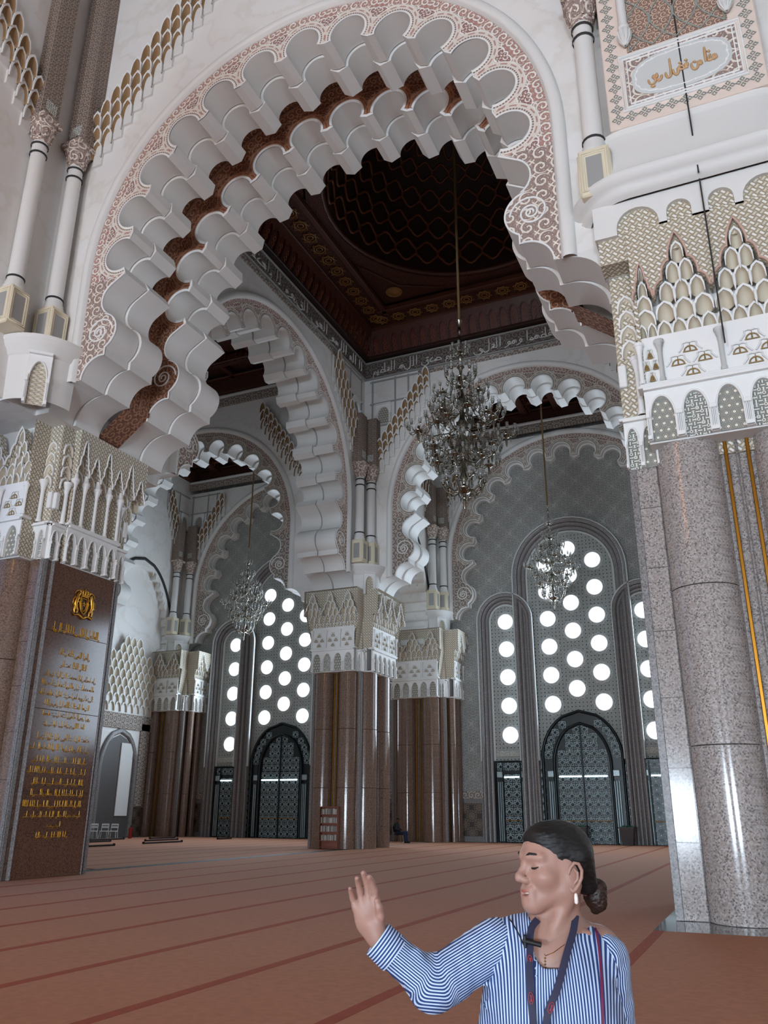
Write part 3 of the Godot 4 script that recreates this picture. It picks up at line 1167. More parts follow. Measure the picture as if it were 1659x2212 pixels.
func capital_face(root: Node3D, F: Transform3D, half: float, n: float, y_top: float, tall: bool, flare := 0.0, edge := "white_edge") -> void:
	# arcade
	var na := maxi(3, roundi(half * 2.0 / 0.58))
	var a := half * 2.0 / na
	for k in na:
		inst(root, "arcade_niche", arcade_mesh(a, 1.08, "dots" if k % 2 == 0 else "kufic"), F * Transform3D(Basis(), Vector3(-half + a * (k + 0.5), 8.24, n - 0.015)))
	inst(root, "shelf_molding", box_mesh(Vector3(half * 2 + 0.2, 0.06, 0.34), M.white_edge, 0.015), F * Transform3D(Basis(), Vector3(0, 9.35, n + 0.0)))
	inst(root, "shelf_molding", box_mesh(Vector3(half * 2 + 0.1, 0.05, 0.26), M.white_edge, 0.012), F * Transform3D(Basis(), Vector3(0, 9.405, n + 0.0)))
	# bays: [middle, width]
	var top := half + flare
	var nl := maxi(2, roundi(top * 2.0 / 1.1))
	var bays := []
	var low := 11.05
	if tall:
		var side := half - 1.1
		bays = [[-half + side * 0.5, side], [-0.55, 1.1], [0.55, 1.1], [half - side * 0.5, side]]
		low = 11.3
	else:
		for k in nl: bays.append([-top + top * 2.0 / nl * (k + 0.5), top * 2.0 / nl])
	# gilt panels with colonnettes, and stalactite rows climbing to a peak in each bay, each row standing further out than the one below
	var y0 := 10.42
	var nt := n + flare
	var poly := PackedVector2Array([Vector2(-top, y_top), Vector2(-top, low)])
	var edge_b := MB.new()
	var st := stepped_edge()
	for by in bays:
		var c: float = by[0]
		var l: float = by[1]
		var sh := half / top
		inst(root, "lambrequin_panel", lambrequin_mesh(snappedf(l * sh, 0.01), 1.04), F * Transform3D(Basis(), Vector3(c * sh, 9.43, n - 0.015 + flare * 0.1)))
		var peak := 12.6 if tall else 12.12
		if l < 0.6: peak -= 0.55
		var rise := (peak - y0) / 5.2
		for r in 5:
			var cnt: int = [4, 3, 3, 2, 1][r]
			if l < 0.6: cnt = [2, 1, 1, 1, 1][r]
			var span: float = [1.0, 0.98, 0.78, 0.46, 0.22][r]
			var sx := lerpf(sh, 1.0, minf(1.0, r * 0.4))
			var out := flare * minf(1.0, 0.15 + r * 0.35)
			var w := l * span / cnt * sx
			for q in cnt:
				var x := c * sx + (q - (cnt - 1) * 0.5) * w
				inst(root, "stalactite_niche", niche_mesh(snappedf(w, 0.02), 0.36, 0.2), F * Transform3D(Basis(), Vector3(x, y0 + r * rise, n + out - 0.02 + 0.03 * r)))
				if r > 0 and q > 0:
					inst(root, "stalactite_drop", drop_mesh(), F * Transform3D(Basis(), Vector3(x - w * 0.5, y0 + r * rise, n + out + 0.02 + 0.03 * r)))
		var e := PackedVector2Array()
		for q in st: e.append(Vector2(c + q.x * l, low + q.y * (peak + 0.06 - low)))
		poly.append_array(e)
		edge_b.sweep_flat(e, pts2([0.0, -0.02, 0.0, 0.03, -0.035, 0.03, -0.035, 0.0]), false, nt + 0.14)
	poly.append(Vector2(top, low))
	poly.append(Vector2(top, y_top))
	var b := MB.new()
	b.extrude(ccw(poly), nt - 0.12, nt + 0.14)
	var am := b.mesh(M.braid)
	edge_b.to(am, M[edge])
	inst(root, "braided_field", am, F)
	if flare > 0.0:                       # sloping bed that carries the rows
		var fb := MB.new()
		var q0 := [Vector3(-half, 9.4, n - 0.25), Vector3(half, 9.4, n - 0.25), Vector3(top, 11.0, nt - 0.25), Vector3(-top, 11.0, nt - 0.25)]
		fb.quad(q0[0], q0[1], q0[2], q0[3])
		fb.quad(q0[3], q0[2], Vector3(top, y_top, nt - 0.2), Vector3(-top, y_top, nt - 0.2))
		for s in [-1.0, 1.0]:
			var a0 := Vector3(s * half, 9.4, n - 0.9)
			var a1 := Vector3(s * half, 9.4, n)
			var a2 := Vector3(s * (top - 0.015), 11.0, nt - 0.13)
			var a3 := Vector3(s * (top - 0.015), 11.0, nt - 0.9)
			var a4 := Vector3(s * (top - 0.015), y_top, nt - 0.13)
			var a5 := Vector3(s * (top - 0.015), y_top, nt - 0.9)
			if s < 0:
				fb.quad(a0, a1, a2, a3)
				fb.quad(a3, a2, a4, a5)
			else:
				fb.quad(a1, a0, a3, a2)
				fb.quad(a2, a3, a5, a4)
		inst(root, "capital_bed", fb.mesh(M.braid), F)


# the capital over the inscription: slim stepped peaks on thin shafts, leaning out towards the far side
func capital_slim(root: Node3D, F: Transform3D, u0: float, u1: float, u2: float, n: float) -> void:
	var na := 5
	var a := (u1 - u0) / na
	for k in na:
		inst(root, "arcade_niche", arcade_mesh(snappedf(a, 0.01), 1.08, "dots" if k % 2 == 0 else "kufic"), F * Transform3D(Basis(), Vector3(u0 + a * (k + 0.5), 8.24, n - 0.015)))
	inst(root, "shelf_molding", box_mesh(Vector3(u1 - u0 + 0.15, 0.07, 0.3), M.white_edge, 0.015), F * Transform3D(Basis(), Vector3((u0 + u1) * 0.5, 9.36, n)))
	inst(root, "recessed_panel", box_mesh(Vector3(u1 - u0, 3.0, 0.1), M.dots), F * Transform3D(Basis(), Vector3((u0 + u1) * 0.5, 10.85, n - 0.28)))
	# stepped corbels under the far overhang
	for k in 3:
		var x := u1 + (u2 - u1) * k / 3.0
		var y: float = [9.45, 10.2, 10.95][k]
		inst(root, "stepped_corbel", box_mesh(Vector3((u2 - u1) / 3.0 + 0.02, 12.35 - y, 0.8), M.braid, 0.02), F * Transform3D(Basis(), Vector3(x + (u2 - u1) / 6.0, (12.35 + y) * 0.5, n - 0.5)))
		inst(root, "stalactite_niche", niche_mesh(0.36, 0.5, 0.2), F * Transform3D(Basis(), Vector3(x + 0.15, y + 0.05, n - 0.06)))
	var nb := 6
	var l := (u2 - u0) / nb
	var low := 10.95
	var st := stepped_edge()
	var poly := PackedVector2Array([Vector2(u0, 12.35), Vector2(u0, low)])
	var edge_b := MB.new()
	for k in nb:
		var c := u0 + l * (k + 0.5)
		var peak := 12.08 if k % 2 == 0 else 11.7
		var e := PackedVector2Array()
		for q in st: e.append(Vector2(c + q.x * l, low + q.y * (peak - low)))
		poly.append_array(e)
		edge_b.sweep_flat(e, pts2([0.0, -0.02, 0.0, 0.03, -0.03, 0.03, -0.03, 0.0]), false, n + 0.12)
		for r in 3:
			var w: float = l * [0.86, 0.6, 0.3][r]
			inst(root, "stalactite_niche", niche_mesh(snappedf(w, 0.02), 0.42, 0.2), F * Transform3D(Basis(), Vector3(c, low - 0.25 + r * 0.36, n - 0.06 + r * 0.03)))
		if c - l * 0.5 < u1:
			inst(root, "thin_shaft", thin_shaft_mesh(), F * Transform3D(Basis(), Vector3(c - l * 0.5 + (0.08 if k == 0 else 0.0), 9.4, n + 0.03)))
	poly.append(Vector2(u2, low))
	poly.append(Vector2(u2, 12.35))
	var b := MB.new()
	b.extrude(ccw(poly), n - 0.1, n + 0.12)
	var am := b.mesh(M.braid)
	edge_b.to(am, M.white_edge)
	inst(root, "braided_field", am, F)


func thin_shaft_mesh() -> ArrayMesh:
	if S.has("shaft"): return S.shaft
	var b := MB.new()
	b.lathe(pts2([0.075, 0.0, 0.075, 0.06, 0.075, 0.06, 0.05, 0.09, 0.046, 1.05, 0.046, 1.05, 0.06, 1.08, 0.055, 1.12, 0.1, 1.3, 0.1, 1.3, 0.12, 1.3, 0.12, 1.38, 0.12, 1.38, 0.08, 1.4, 0.06, 1.62]), 10)
	S.shaft = b.mesh(M.white_edge)
	return S.shaft


func drop_mesh() -> ArrayMesh:      # the small pendant between two niches
	if S.has("drop"): return S.drop
	var b := MB.new()
	b.tube(PackedVector3Array([Vector3(0, 0.16, 0), Vector3(0, -0.02, 0), Vector3(0, -0.16, -0.01)]), [0.035, 0.03, 0.008], 5)
	S.drop = b.mesh(M.white_edge)
	return S.drop


func granite_drum(rad: float, h: float, mat: Material) -> ArrayMesh:
	var key := "drum%.3f_%.3f_%s" % [rad, h, mat.resource_name]
	if S.has(key): return S[key]
	var b := MB.new()
	var e := 0.008
	b.lathe(pts2([rad - e, 0.0, rad, e, rad, e, rad, h - e, rad, h - e, rad - e, h]), 22, Vector3.ZERO, -PI - 0.15, 0.15)
	S[key] = b.mesh(mat)
	return S[key]


# a compound pier: granite core, corner panels, two half-round shafts a face with brass strips between, and its carved capital
func pier(label: String, c: Vector3, hx: float, hz: float, pw: float, gap: float, mat: Material, faces: Array, special := -1, tall := -1, flare := 0.0) -> Node3D:
	var root := thing("granite_pier", label, "pillar", c + Vector3(0, 0.003, 0), 0.0)
	inst(root, "core", box_mesh(Vector3(hx * 2 - 0.1, 8.4, hz * 2 - 0.1), mat), Transform3D(Basis(), Vector3(0, 4.2, 0)))
	inst(root, "capital_block", box_mesh(Vector3(hx * 2 + 0.04, 4.06 if tall < 0 else 4.36, hz * 2 + 0.04), M.braid), Transform3D(Basis(), Vector3(0, 10.31 if tall < 0 else 10.16, 0)))
	var cut := [0.0, 2.72, 5.45, 8.36]
	var cap_y := 7.92 if tall >= 0 else 8.22
	for k in faces:
		var wu := hx if k % 2 == 0 else hz
		var wn := hz if k % 2 == 0 else hx
		var F := Transform3D(Basis(Vector3.UP, k * PI / 2), Vector3.ZERO)
		var rc := (2.0 * wu - 2.0 * pw - gap) / 4.0
		var proud := 0.46
		if k == special: proud = 0.12
		for s in [-1.0, 1.0]:
			# corner panels in courses
			var ph := 8.3 / 7.0
			for j in 7:
				inst(root, "granite_panel", box_mesh(Vector3(pw - 0.008, ph - 0.008, 0.06), mat, 0.004), F * Transform3D(Basis(), Vector3(s * (wu - pw * 0.5), ph * (j + 0.5), wn - 0.02)))
			inst(root, "corner_strip", box_mesh(Vector3(0.13, 8.3, 0.03), M.granite_grey, 0.006), F * Transform3D(Basis(), Vector3(s * (wu - 0.055), 4.15, wn + 0.022)))
			if k != special:
				for j in 3:
					inst(root, "granite_drum", granite_drum(rc, cut[j + 1] - cut[j] - 0.012, mat), F * Transform3D(Basis(), Vector3(s * (gap * 0.5 + rc), cut[j], wn - rc + proud)))
				inst(root, "brass_strip", box_mesh(Vector3(0.065, 8.3, 0.05), M.brass, 0.01), F * Transform3D(Basis(), Vector3(s * (gap * 0.5 - 0.09), 4.15, wn + 0.05)))
			# low corner of the capital
			var cw := pw + 0.1
			inst(root, "arcade_niche", arcade_mesh(snappedf(cw * 0.5, 0.01), 1.02, "kufic"), F * Transform3D(Basis(), Vector3(s * (wu - cw * 0.25 + 0.02), cap_y, wn + 0.02)))
			inst(root, "arcade_niche", arcade_mesh(snappedf(cw * 0.5, 0.01), 1.02, "dots"), F * Transform3D(Basis(), Vector3(s * (wu - cw * 0.75 + 0.02), cap_y, wn + 0.02)))
			inst(root, "shelf_molding", box_mesh(Vector3(cw + 0.1, 0.06, 0.2), M.white_edge, 0.015), F * Transform3D(Basis(), Vector3(s * (wu - cw * 0.5 + 0.05), cap_y + 1.05, wn + 0.06)))
			if flare > 0.0: continue
			inst(root, "corner_block", box_mesh(Vector3(0.16, 0.5, 0.12), M.white_edge, 0.02), F * Transform3D(Basis(), Vector3(s * (wu - 0.06), 9.95, wn + 0.06)))
			inst(root, "corner_colonnette", corner_col_mesh(), F * Transform3D(Basis(), Vector3(s * (wu - cw * 0.6), cap_y + 1.1, wn + 0.09)))
			for r in 4:
				inst(root, "stalactite_niche", niche_mesh(0.34, 0.36, 0.1), F * Transform3D(Basis(), Vector3(s * (wu - cw * 0.5 + 0.04), 10.35 + r * 0.36, wn + 0.1 - r * 0.01)))
		if k != special:
			inst(root, "granite_fillet", box_mesh(Vector3(0.05, 8.3, 0.05), M.granite_grey, 0.01), F * Transform3D(Basis(), Vector3(0, 4.15, wn + 0.05)))
		var half := wu - pw + 0.03
		inst(root, "capital_block", box_mesh(Vector3(half * 2, 4.1, 0.3), M.stone), F * Transform3D(Basis(), Vector3(0, 10.3, wn + proud - 0.4)))
		for s in [-1.0, 1.0]:
			if flare > 0.0: break
			inst(root, "capital_cheek", box_mesh(Vector3(0.07, 4.1, proud + 0.14), M.braid), F * Transform3D(Basis(), Vector3(s * (half - 0.03), 10.3, wn + proud * 0.5)))
		inst(root, "capital_bed", box_mesh(Vector3(half * 2, 0.06, proud + 0.1), M.stone), F * Transform3D(Basis(), Vector3(0, 8.24, wn + proud * 0.5 - 0.05)))
		if k == special:
			capital_slim(root, F, -half, half, half + 0.95, wn + proud + 0.02)
		else:
			capital_face(root, F, half, wn + proud + 0.02, 13.0 if k == tall else 12.35, k == tall, flare, "beaded" if k == tall else "white_edge")
	return root


func corner_col_mesh() -> ArrayMesh:
	if S.has("ccol"): return S.ccol
	var b := MB.new()
	b.lathe(pts2([0.09, 0.0, 0.09, 0.08, 0.09, 0.08, 0.065, 0.1, 0.06, 0.95, 0.06, 0.95, 0.075, 0.98, 0.07, 1.02, 0.12, 1.2, 0.12, 1.2, 0.14, 1.2, 0.14, 1.28]), 10)
	S.ccol = b.mesh(M.white_edge)
	return S.ccol


func make_piers() -> void:
	flat_mat("gilt_dull", Color(0.62, 0.52, 0.34), 0.5, 0.3)
	flat_mat("beaded", Color(0.80, 0.66, 0.60), 0.7)
	var rp := pier("huge grey granite pier with white carved capital at the right edge", Vector3(0.22, 0, -17.5), 1.95, 1.9, 0.5, 0.56, M.granite, [0], -1, 0)
	upper_front(rp, 1.95, 1.9, 1.0)
	var lp := pier("huge brown granite pier with gilded inscription panel at the left edge", Vector3(-19.62, 0, -17.85), 1.95, 1.5, 0.5, 0.5, M.granite_brown, [0, 1], 1)
	inscription(lp)
	pier("polished granite pillar in the middle with the bookcase at its foot", Vector3(-19.35, 0, -39.1), 1.35, 1.6, 0.2, 0.34, M.granite_brown, [0, 1], -1, -1, 0.34)
	pier("engaged granite pillar on the back wall behind the seated man", Vector3(-19.3, 0, -49.4), 1.75, 1.0, 0.3, 0.4, M.granite_brown, [0, 1], -1, -1, 0.34)
	pier("dark granite pillar at the far left by the white chairs", Vector3(-38.7, 0, -49.4), 1.75, 1.0, 0.3, 0.4, M.granite_brown, [0, 1], -1, -1, 0.34)


# the parts of a nave pier above its capital: arched frieze, rounded cornice, sloping fascia
func upper_front(root: Node3D, hx: float, hz: float, side: float) -> void:
	var n := hz + 0.5
	if side < 0: n = 2.8
	var half := hx - 0.1
	# arched frieze of plain stone over braided fields
	var poly := PackedVector2Array([Vector2(-half - 0.25, 12.95)])
	for q in [[-1.22, 0.42, 13.52], [-0.40, 0.24, 13.45], [0.40, 0.24, 13.45], [1.22, 0.42, 13.52]]:
		var cx: float = q[0]
		var ra: float = q[1]
		poly.append(Vector2(cx - ra, 12.95))
		poly.append(Vector2(cx - ra, q[2] - ra))
		poly.append_array(arc(Vector2(cx, q[2] - ra), ra, 180, 0, 10))
		poly.append(Vector2(cx + ra, 12.95))
	poly.append_array(PackedVector2Array([Vector2(half + 0.25, 12.95), Vector2(half + 0.25, 13.75), Vector2(-half - 0.25, 13.75)]))
	var b := MB.new()
	b.extrude(ccw(poly), n - 0.3, n + 0.12)
	inst(root, "arched_frieze", b.mesh(M.stone), Transform3D())
	inst(root, "braided_field", box_mesh(Vector3(half * 2 + 0.4, 1.4, 0.6), M.braid), Transform3D(Basis(), Vector3(0, 13.05, n - 0.27)))
	# rounded cornice following the block round its corners
	var prof := [[0.0, 13.72], [0.08, 13.76], [0.16, 13.86], [0.14, 13.92], [0.22, 13.96], [0.30, 14.06], [0.33, 14.16], [0.28, 14.22], [0.2, 14.24], [0.12, 14.3], [0.02, 14.7], [-0.16, 15.5], [-0.12, 15.55], [-0.12, 15.68]]
	var rows := []
	var w := half + 0.25
	for p in prof:
		var row := PackedVector3Array()
		var o: float = p[0] * 1.15 + 0.2
		row.append(Vector3(-w - o, p[1], n - 1.6))
		for k in 7:
			var a := PI - k * PI / 12.0
			row.append(Vector3(-w + 0.8 + cos(a) * (0.8 + o), p[1], n - 0.8 + sin(a) * (0.8 + o)))
		for k in 7:
			var a := PI / 2 - k * PI / 12.0
			row.append(Vector3(w - 0.8 + cos(a) * (0.8 + o), p[1], n - 0.8 + sin(a) * (0.8 + o)))
		row.append(Vector3(w + o, p[1], n - 1.6))
		rows.append(row)
	var cb := MB.new()
	cb.grid(rows, false, false)
	inst(root, "cornice", cb.mesh(M.stone), Transform3D())


# ---------------------------------------------------------------- gilded inscription on the left pier
func inscription(root: Node3D) -> void:
	var F := Transform3D(Basis(Vector3.UP, PI / 2), Vector3(1.95, 0, 0))
	var z0 := -1.45
	var slab_w := 2.42
	var cu := 0.0
	# polished slab in four stones
	var ys := [0.0, 2.1, 4.2, 6.3, 8.33]
	for k in 4:
		inst(root, "inscription_slab", box_mesh(Vector3(slab_w, ys[k + 1] - ys[k] - 0.006, 0.1), M.slab_brown, 0.006), F * Transform3D(Basis(), Vector3(cu, (ys[k] + ys[k + 1]) * 0.5, 0.06)))
	for s in [-1.0, 1.0]:
		inst(root, "slab_border", box_mesh(Vector3(0.05, 8.3, 0.12), M.granite_grey, 0.012), F * Transform3D(Basis(), Vector3(cu + s * (slab_w * 0.5 + 0.02), 4.15, 0.07)))
	# crest: crowned shield with two rampant supporters and a scroll
	var g := MB.new()
	var cy := 7.25
	g.tube(loop3([[-0.13, 0.22], [0.13, 0.22], [0.16, 0.0], [0.1, -0.2], [0, -0.3], [-0.1, -0.2], [-0.16, 0.0]], cy), 0.028, 5, true)
	g.tube(loop3([[-0.09, 0.16], [0.09, 0.16], [0.11, 0.0], [0.06, -0.15], [0, -0.21], [-0.06, -0.15], [-0.11, 0.0]], cy), 0.016, 5, true)
	for k in 5:
		var a := TAU * k / 5.0 + PI / 2
		var a2 := TAU * (k + 2) / 5.0 + PI / 2
		g.tube(PackedVector3Array([Vector3(cos(a) * 0.08, cy + sin(a) * 0.08, 0.02), Vector3(cos(a2) * 0.08, cy + sin(a2) * 0.08, 0.02)]), 0.01, 4)
	for k in 5:
		var x := (k - 2) * 0.07
		g.tube(PackedVector3Array([Vector3(x, cy + 0.27, 0.02), Vector3(x * 1.5, cy + 0.36, 0.03), Vector3(x * 0.9, cy + 0.44 - absf(x) * 0.3, 0.02)]), [0.02, 0.026, 0.014], 5)
	g.tube(PackedVector3Array([Vector3(-0.16, cy + 0.26, 0.02), Vector3(0.16, cy + 0.26, 0.02)]), 0.03, 5)
	g.tube(PackedVector3Array([Vector3(0, cy + 0.43, 0.02), Vector3(0, cy + 0.5, 0.02)]), [0.03, 0.01], 5)
	for s in [-1.0, 1.0]:
		# a rampant beast: body, head with mane, legs, tail
		g.tube(path3([[s * 0.26, -0.2], [s * 0.33, -0.05], [s * 0.30, 0.1], [s * 0.26, 0.22]], cy), [0.035, 0.055, 0.06, 0.045], 6)
		g.tube(path3([[s * 0.27, 0.2], [s * 0.24, 0.29], [s * 0.19, 0.27]], cy), [0.05, 0.06, 0.028], 6)
		g.tube(path3([[s * 0.29, 0.12], [s * 0.2, 0.13], [s * 0.17, 0.18]], cy), [0.03, 0.022, 0.014], 5)
		g.tube(path3([[s * 0.29, 0.06], [s * 0.22, 0.03], [s * 0.17, 0.06]], cy), [0.03, 0.022, 0.014], 5)
		g.tube(path3([[s * 0.3, -0.12], [s * 0.22, -0.2], [s * 0.24, -0.3]], cy), [0.04, 0.028, 0.02], 5)
		g.tube(path3([[s * 0.33, -0.12], [s * 0.36, -0.22], [s * 0.32, -0.31]], cy), [0.04, 0.026, 0.02], 5)
		g.tube(path3([[s * 0.33, -0.1], [s * 0.43, -0.06], [s * 0.42, 0.08], [s * 0.37, 0.15]], cy), [0.018, 0.016, 0.014, 0.024], 5)
		g.tube(path3([[s * 0.06, -0.36], [s * 0.2, -0.33], [s * 0.34, -0.37], [s * 0.40, -0.30]], cy), [0.035, 0.03, 0.035, 0.02], 5)
		g.tube(path3([[s * 0.1, 0.3], [s * 0.22, 0.38], [s * 0.34, 0.34], [s * 0.4, 0.24]], cy), [0.016, 0.02, 0.02, 0.012], 5)
	g.tube(path3([[-0.1, -0.37], [0, -0.41], [0.1, -0.37]], cy), 0.04, 5)
	inst(root, "gilded_crest", g.mesh(M.gilt), F * Transform3D(Basis(), Vector3(cu + 0.05, 0, 0.12)))
	# lines of gilded script, written with a reed pen: each word a chain of strokes on the line with tall letters, bowls and dots
	var r := RandomNumberGenerator.new()
	r.seed = 41
	var lines := [[6.35, 1.7, 0.26], [5.72, 1.15, 0.2], [5.40, 1.0, 0.2], [5.10, 1.85, 0.17], [4.85, 1.8, 0.17], [4.58, 1.85, 0.17], [4.32, 1.6, 0.17], [4.05, 1.75, 0.17], [3.80, 1.4, 0.16], [3.45, 1.9, 0.18], [3.18, 1.9, 0.18], [2.86, 1.9, 0.18], [2.58, 1.9, 0.18], [2.30, 1.85, 0.18], [2.02, 1.9, 0.18], [1.74, 1.9, 0.18], [1.48, 1.9, 0.17], [1.24, 0.5, 0.15], [0.98, 1.1, 0.16]]
	for ln in lines:
		var t := MB.new()
		var x: float = cu + ln[1] * 0.5
		while x > cu - ln[1] * 0.5:
			var wl := r.randf_range(0.13, 0.3)
			script_word(t, r, x, ln[0], wl, ln[2])
			x -= wl + 0.055
		inst(root, "gilded_line", t.mesh(M.gilt), F * Transform3D(Basis(), Vector3(0, 0, 0.115)))


func loop3(p: Array, cy: float) -> PackedVector3Array:
	var o := PackedVector3Array()
	for q in p: o.append(Vector3(q[0], cy + q[1], 0.02))
	return o


func path3(p: Array, cy: float) -> PackedVector3Array:
	return loop3(p, cy)


func pen(t: MB, p: Array, w: float, z := 0.0) -> void:     # a stroke with a chisel section, swelling in the middle
	var pts := PackedVector3Array()
	var rad := []
	var m := p.size()
	for k in m:
		pts.append(Vector3(p[k].x, p[k].y, z))
		rad.append(w * (0.55 + 0.45 * sin(PI * (k + 0.5) / m)))
	t.tube(pts, rad, 4)


func script_word(t: MB, r: RandomNumberGenerator, x: float, y: float, w: float, h: float) -> void:
	var x0 := x
	var k := 0
	var base := [Vector2(x, y)]
	while x > x0 - w:
		var d := r.randf_range(0.025, 0.055)
		match r.randi_range(0, 4):
			0, 1:
				pen(t, [Vector2(x - d * 0.4, y), Vector2(x - d * 0.4, y + h * 0.5), Vector2(x - d * 0.35, y + h * 0.85)], h * 0.055)
			2:
				pen(t, [Vector2(x, y), Vector2(x - d * 0.3, y + h * 0.25), Vector2(x - d * 0.9, y + h * 0.2), Vector2(x - d, y)], h * 0.05)
			3:
				pen(t, [Vector2(x, y), Vector2(x - d * 0.2, y - h * 0.22), Vector2(x - d * 1.1, y - h * 0.26), Vector2(x - d * 1.4, y - h * 0.05)], h * 0.05)
			4:
				pen(t, [Vector2(x - d * 0.5, y + h * 0.36), Vector2(x - d * 0.5 - 0.012, y + h * 0.38)], h * 0.06)
		x -= d
		base.append(Vector2(x, y + r.randf_range(-0.008, 0.008)))
		k += 1
	pen(t, base, h * 0.05)


# ---------------------------------------------------------------- windows and doors
func lancet(w: float, y0: float, spring: float, seg := 20) -> PackedVector2Array:   # round-headed outline from left foot to right foot
	var p := PackedVector2Array([Vector2(-w, y0)])
	p.append_array(arc(Vector2(0, spring), w, 180, 0, seg))
	p.append(Vector2(w, y0))
	return p


func ogive(w: float, y0: float, spring: float, apex: float, seg := 10) -> PackedVector2Array:
	var p := PackedVector2Array([Vector2(-w, y0)])
	for k in seg + 1:
		var f := float(k) / seg
		p.append(Vector2(-w * sqrt(maxf(0.0, 1.0 - pow(f, 2.0))), spring + (apex - spring) * pow(f, 1.12)))
	var q := mirrored(p)
	q.remove_at(0)
	p.append_array(q)
	return p


func roundel_mesh() -> ArrayMesh:
	if S.has("roundel"): return S.roundel
	var b := MB.new()
	var star := PackedVector2Array()
	for k in 24:
		var a := TAU * k / 24.0
		star.append(Vector2(cos(a), sin(a)) * (0.66 if k % 2 == 0 else 0.58))
	var path := star.duplicate()
	b.sweep_flat(path, pts2([0.03, 0.0, 0.03, 0.05, -0.03, 0.05, -0.03, 0.0]), true)
	b.sweep_flat(arc(Vector2.ZERO, 0.52, 0, 345, 23), pts2([0.05, 0.0, 0.05, 0.06, 0.0, 0.08, -0.04, 0.05, -0.04, 0.0]), true)
	S.roundel = b.mesh(M.screen_edge)
	return S.roundel


func pane_mesh(strong := false) -> ArrayMesh:
	var key := "pane%s" % strong
	if S.has(key): return S[key]
	var b := MB.new()
	b.poly(ccw(arc(Vector2.ZERO, 0.5, 0, 345, 23)), 0.045)
	var am := b.mesh(M.window_pane_rear if strong else M.window_pane)
	var k := MB.new()
	k.tube(PackedVector3Array([Vector3(0, 0, 0.04), Vector3(0, 0, 0.07)]), 0.018, 6)
	k.to(am, M.joint)
	S[key] = am
	return am


# one square of the metal door pattern: square fillet with an eight-sided boss
func door_cell_mesh(w: float, h: float) -> ArrayMesh:
	var key := "cell%.2f_%.2f" % [w, h]
	if S.has(key): return S[key]
	var b := MB.new()
	var a := w * 0.40
	var c := h * 0.40
	b.sweep_flat(PackedVector2Array([Vector2(-a, -c), Vector2(a, -c), Vector2(a, c), Vector2(-a, c)]), pts2([0.02, 0.0, 0.02, 0.02, -0.02, 0.02, -0.02, 0.0]), true)
	var o := PackedVector2Array()
	for k in 8:
		var t := TAU * k / 8.0 + PI / 8
		o.append(Vector2(cos(t) * w * 0.27, sin(t) * h * 0.27))
	b.sweep_flat(o, pts2([0.022, 0.0, 0.022, 0.03, -0.022, 0.03, -0.022, 0.0]), true)
	for q in [Vector2(1, 0), Vector2(-1, 0), Vector2(0, 1), Vector2(0, -1)]:
		b.box(Vector3(q.x * w * 0.45, q.y * h * 0.45, 0.01), Vector3(0.03 + absf(q.x) * w * 0.08, 0.03 + absf(q.y) * h * 0.08, 0.02))
	var am := b.mesh(M.titanium)
	var d := MB.new()
	d.box(Vector3(0, 0, 0.01), Vector3(w * 0.3, h * 0.3, 0.03), 0.01)
	d.to(am, M.bronze_dark)
	S[key] = am
	return am


func leaf(root: Node3D, T: Transform3D, x: float, w: float, h: float, nx: int, ny: int, lit: bool) -> void:
	var d := Node3D.new()
	d.name = "door_leaf"
	root.add_child(d, true)
	d.transform = T * Transform3D(Basis(), Vector3(x, 0, 0))
	inst(d, "leaf_panel", box_mesh(Vector3(w, h, 0.08), M.door_panel, 0.01), Transform3D(Basis(), Vector3(0, h * 0.5, 0)))
	var cw := w / nx
	var ch := h / ny
	for i in nx:
		for j in ny:
			inst(d, "lattice_cell", door_cell_mesh(cw, ch), Transform3D(Basis(), Vector3(-w * 0.5 + cw * (i + 0.5), ch * (j + 0.5), 0.04)))
	var bar := MB.new()
	bar.tube(PackedVector3Array([Vector3(-w * 0.47, 1.18, 0.12), Vector3(w * 0.47, 1.18, 0.12)]), 0.025, 6)
	for s in [-1, 1]: bar.box(Vector3(s * w * 0.46, 1.18, 0.08), Vector3(0.05, 0.07, 0.1), 0.01)
	inst(d, "push_bar", bar.mesh(M.brass))
	if lit:
		inst(d, "strip_light", box_mesh(Vector3(w * 0.92, 0.09, 0.06), M.strip_light, 0.02), Transform3D(Basis(), Vector3(0, 3.58, 0.16)))


var window_n := 0
var door_n := 0


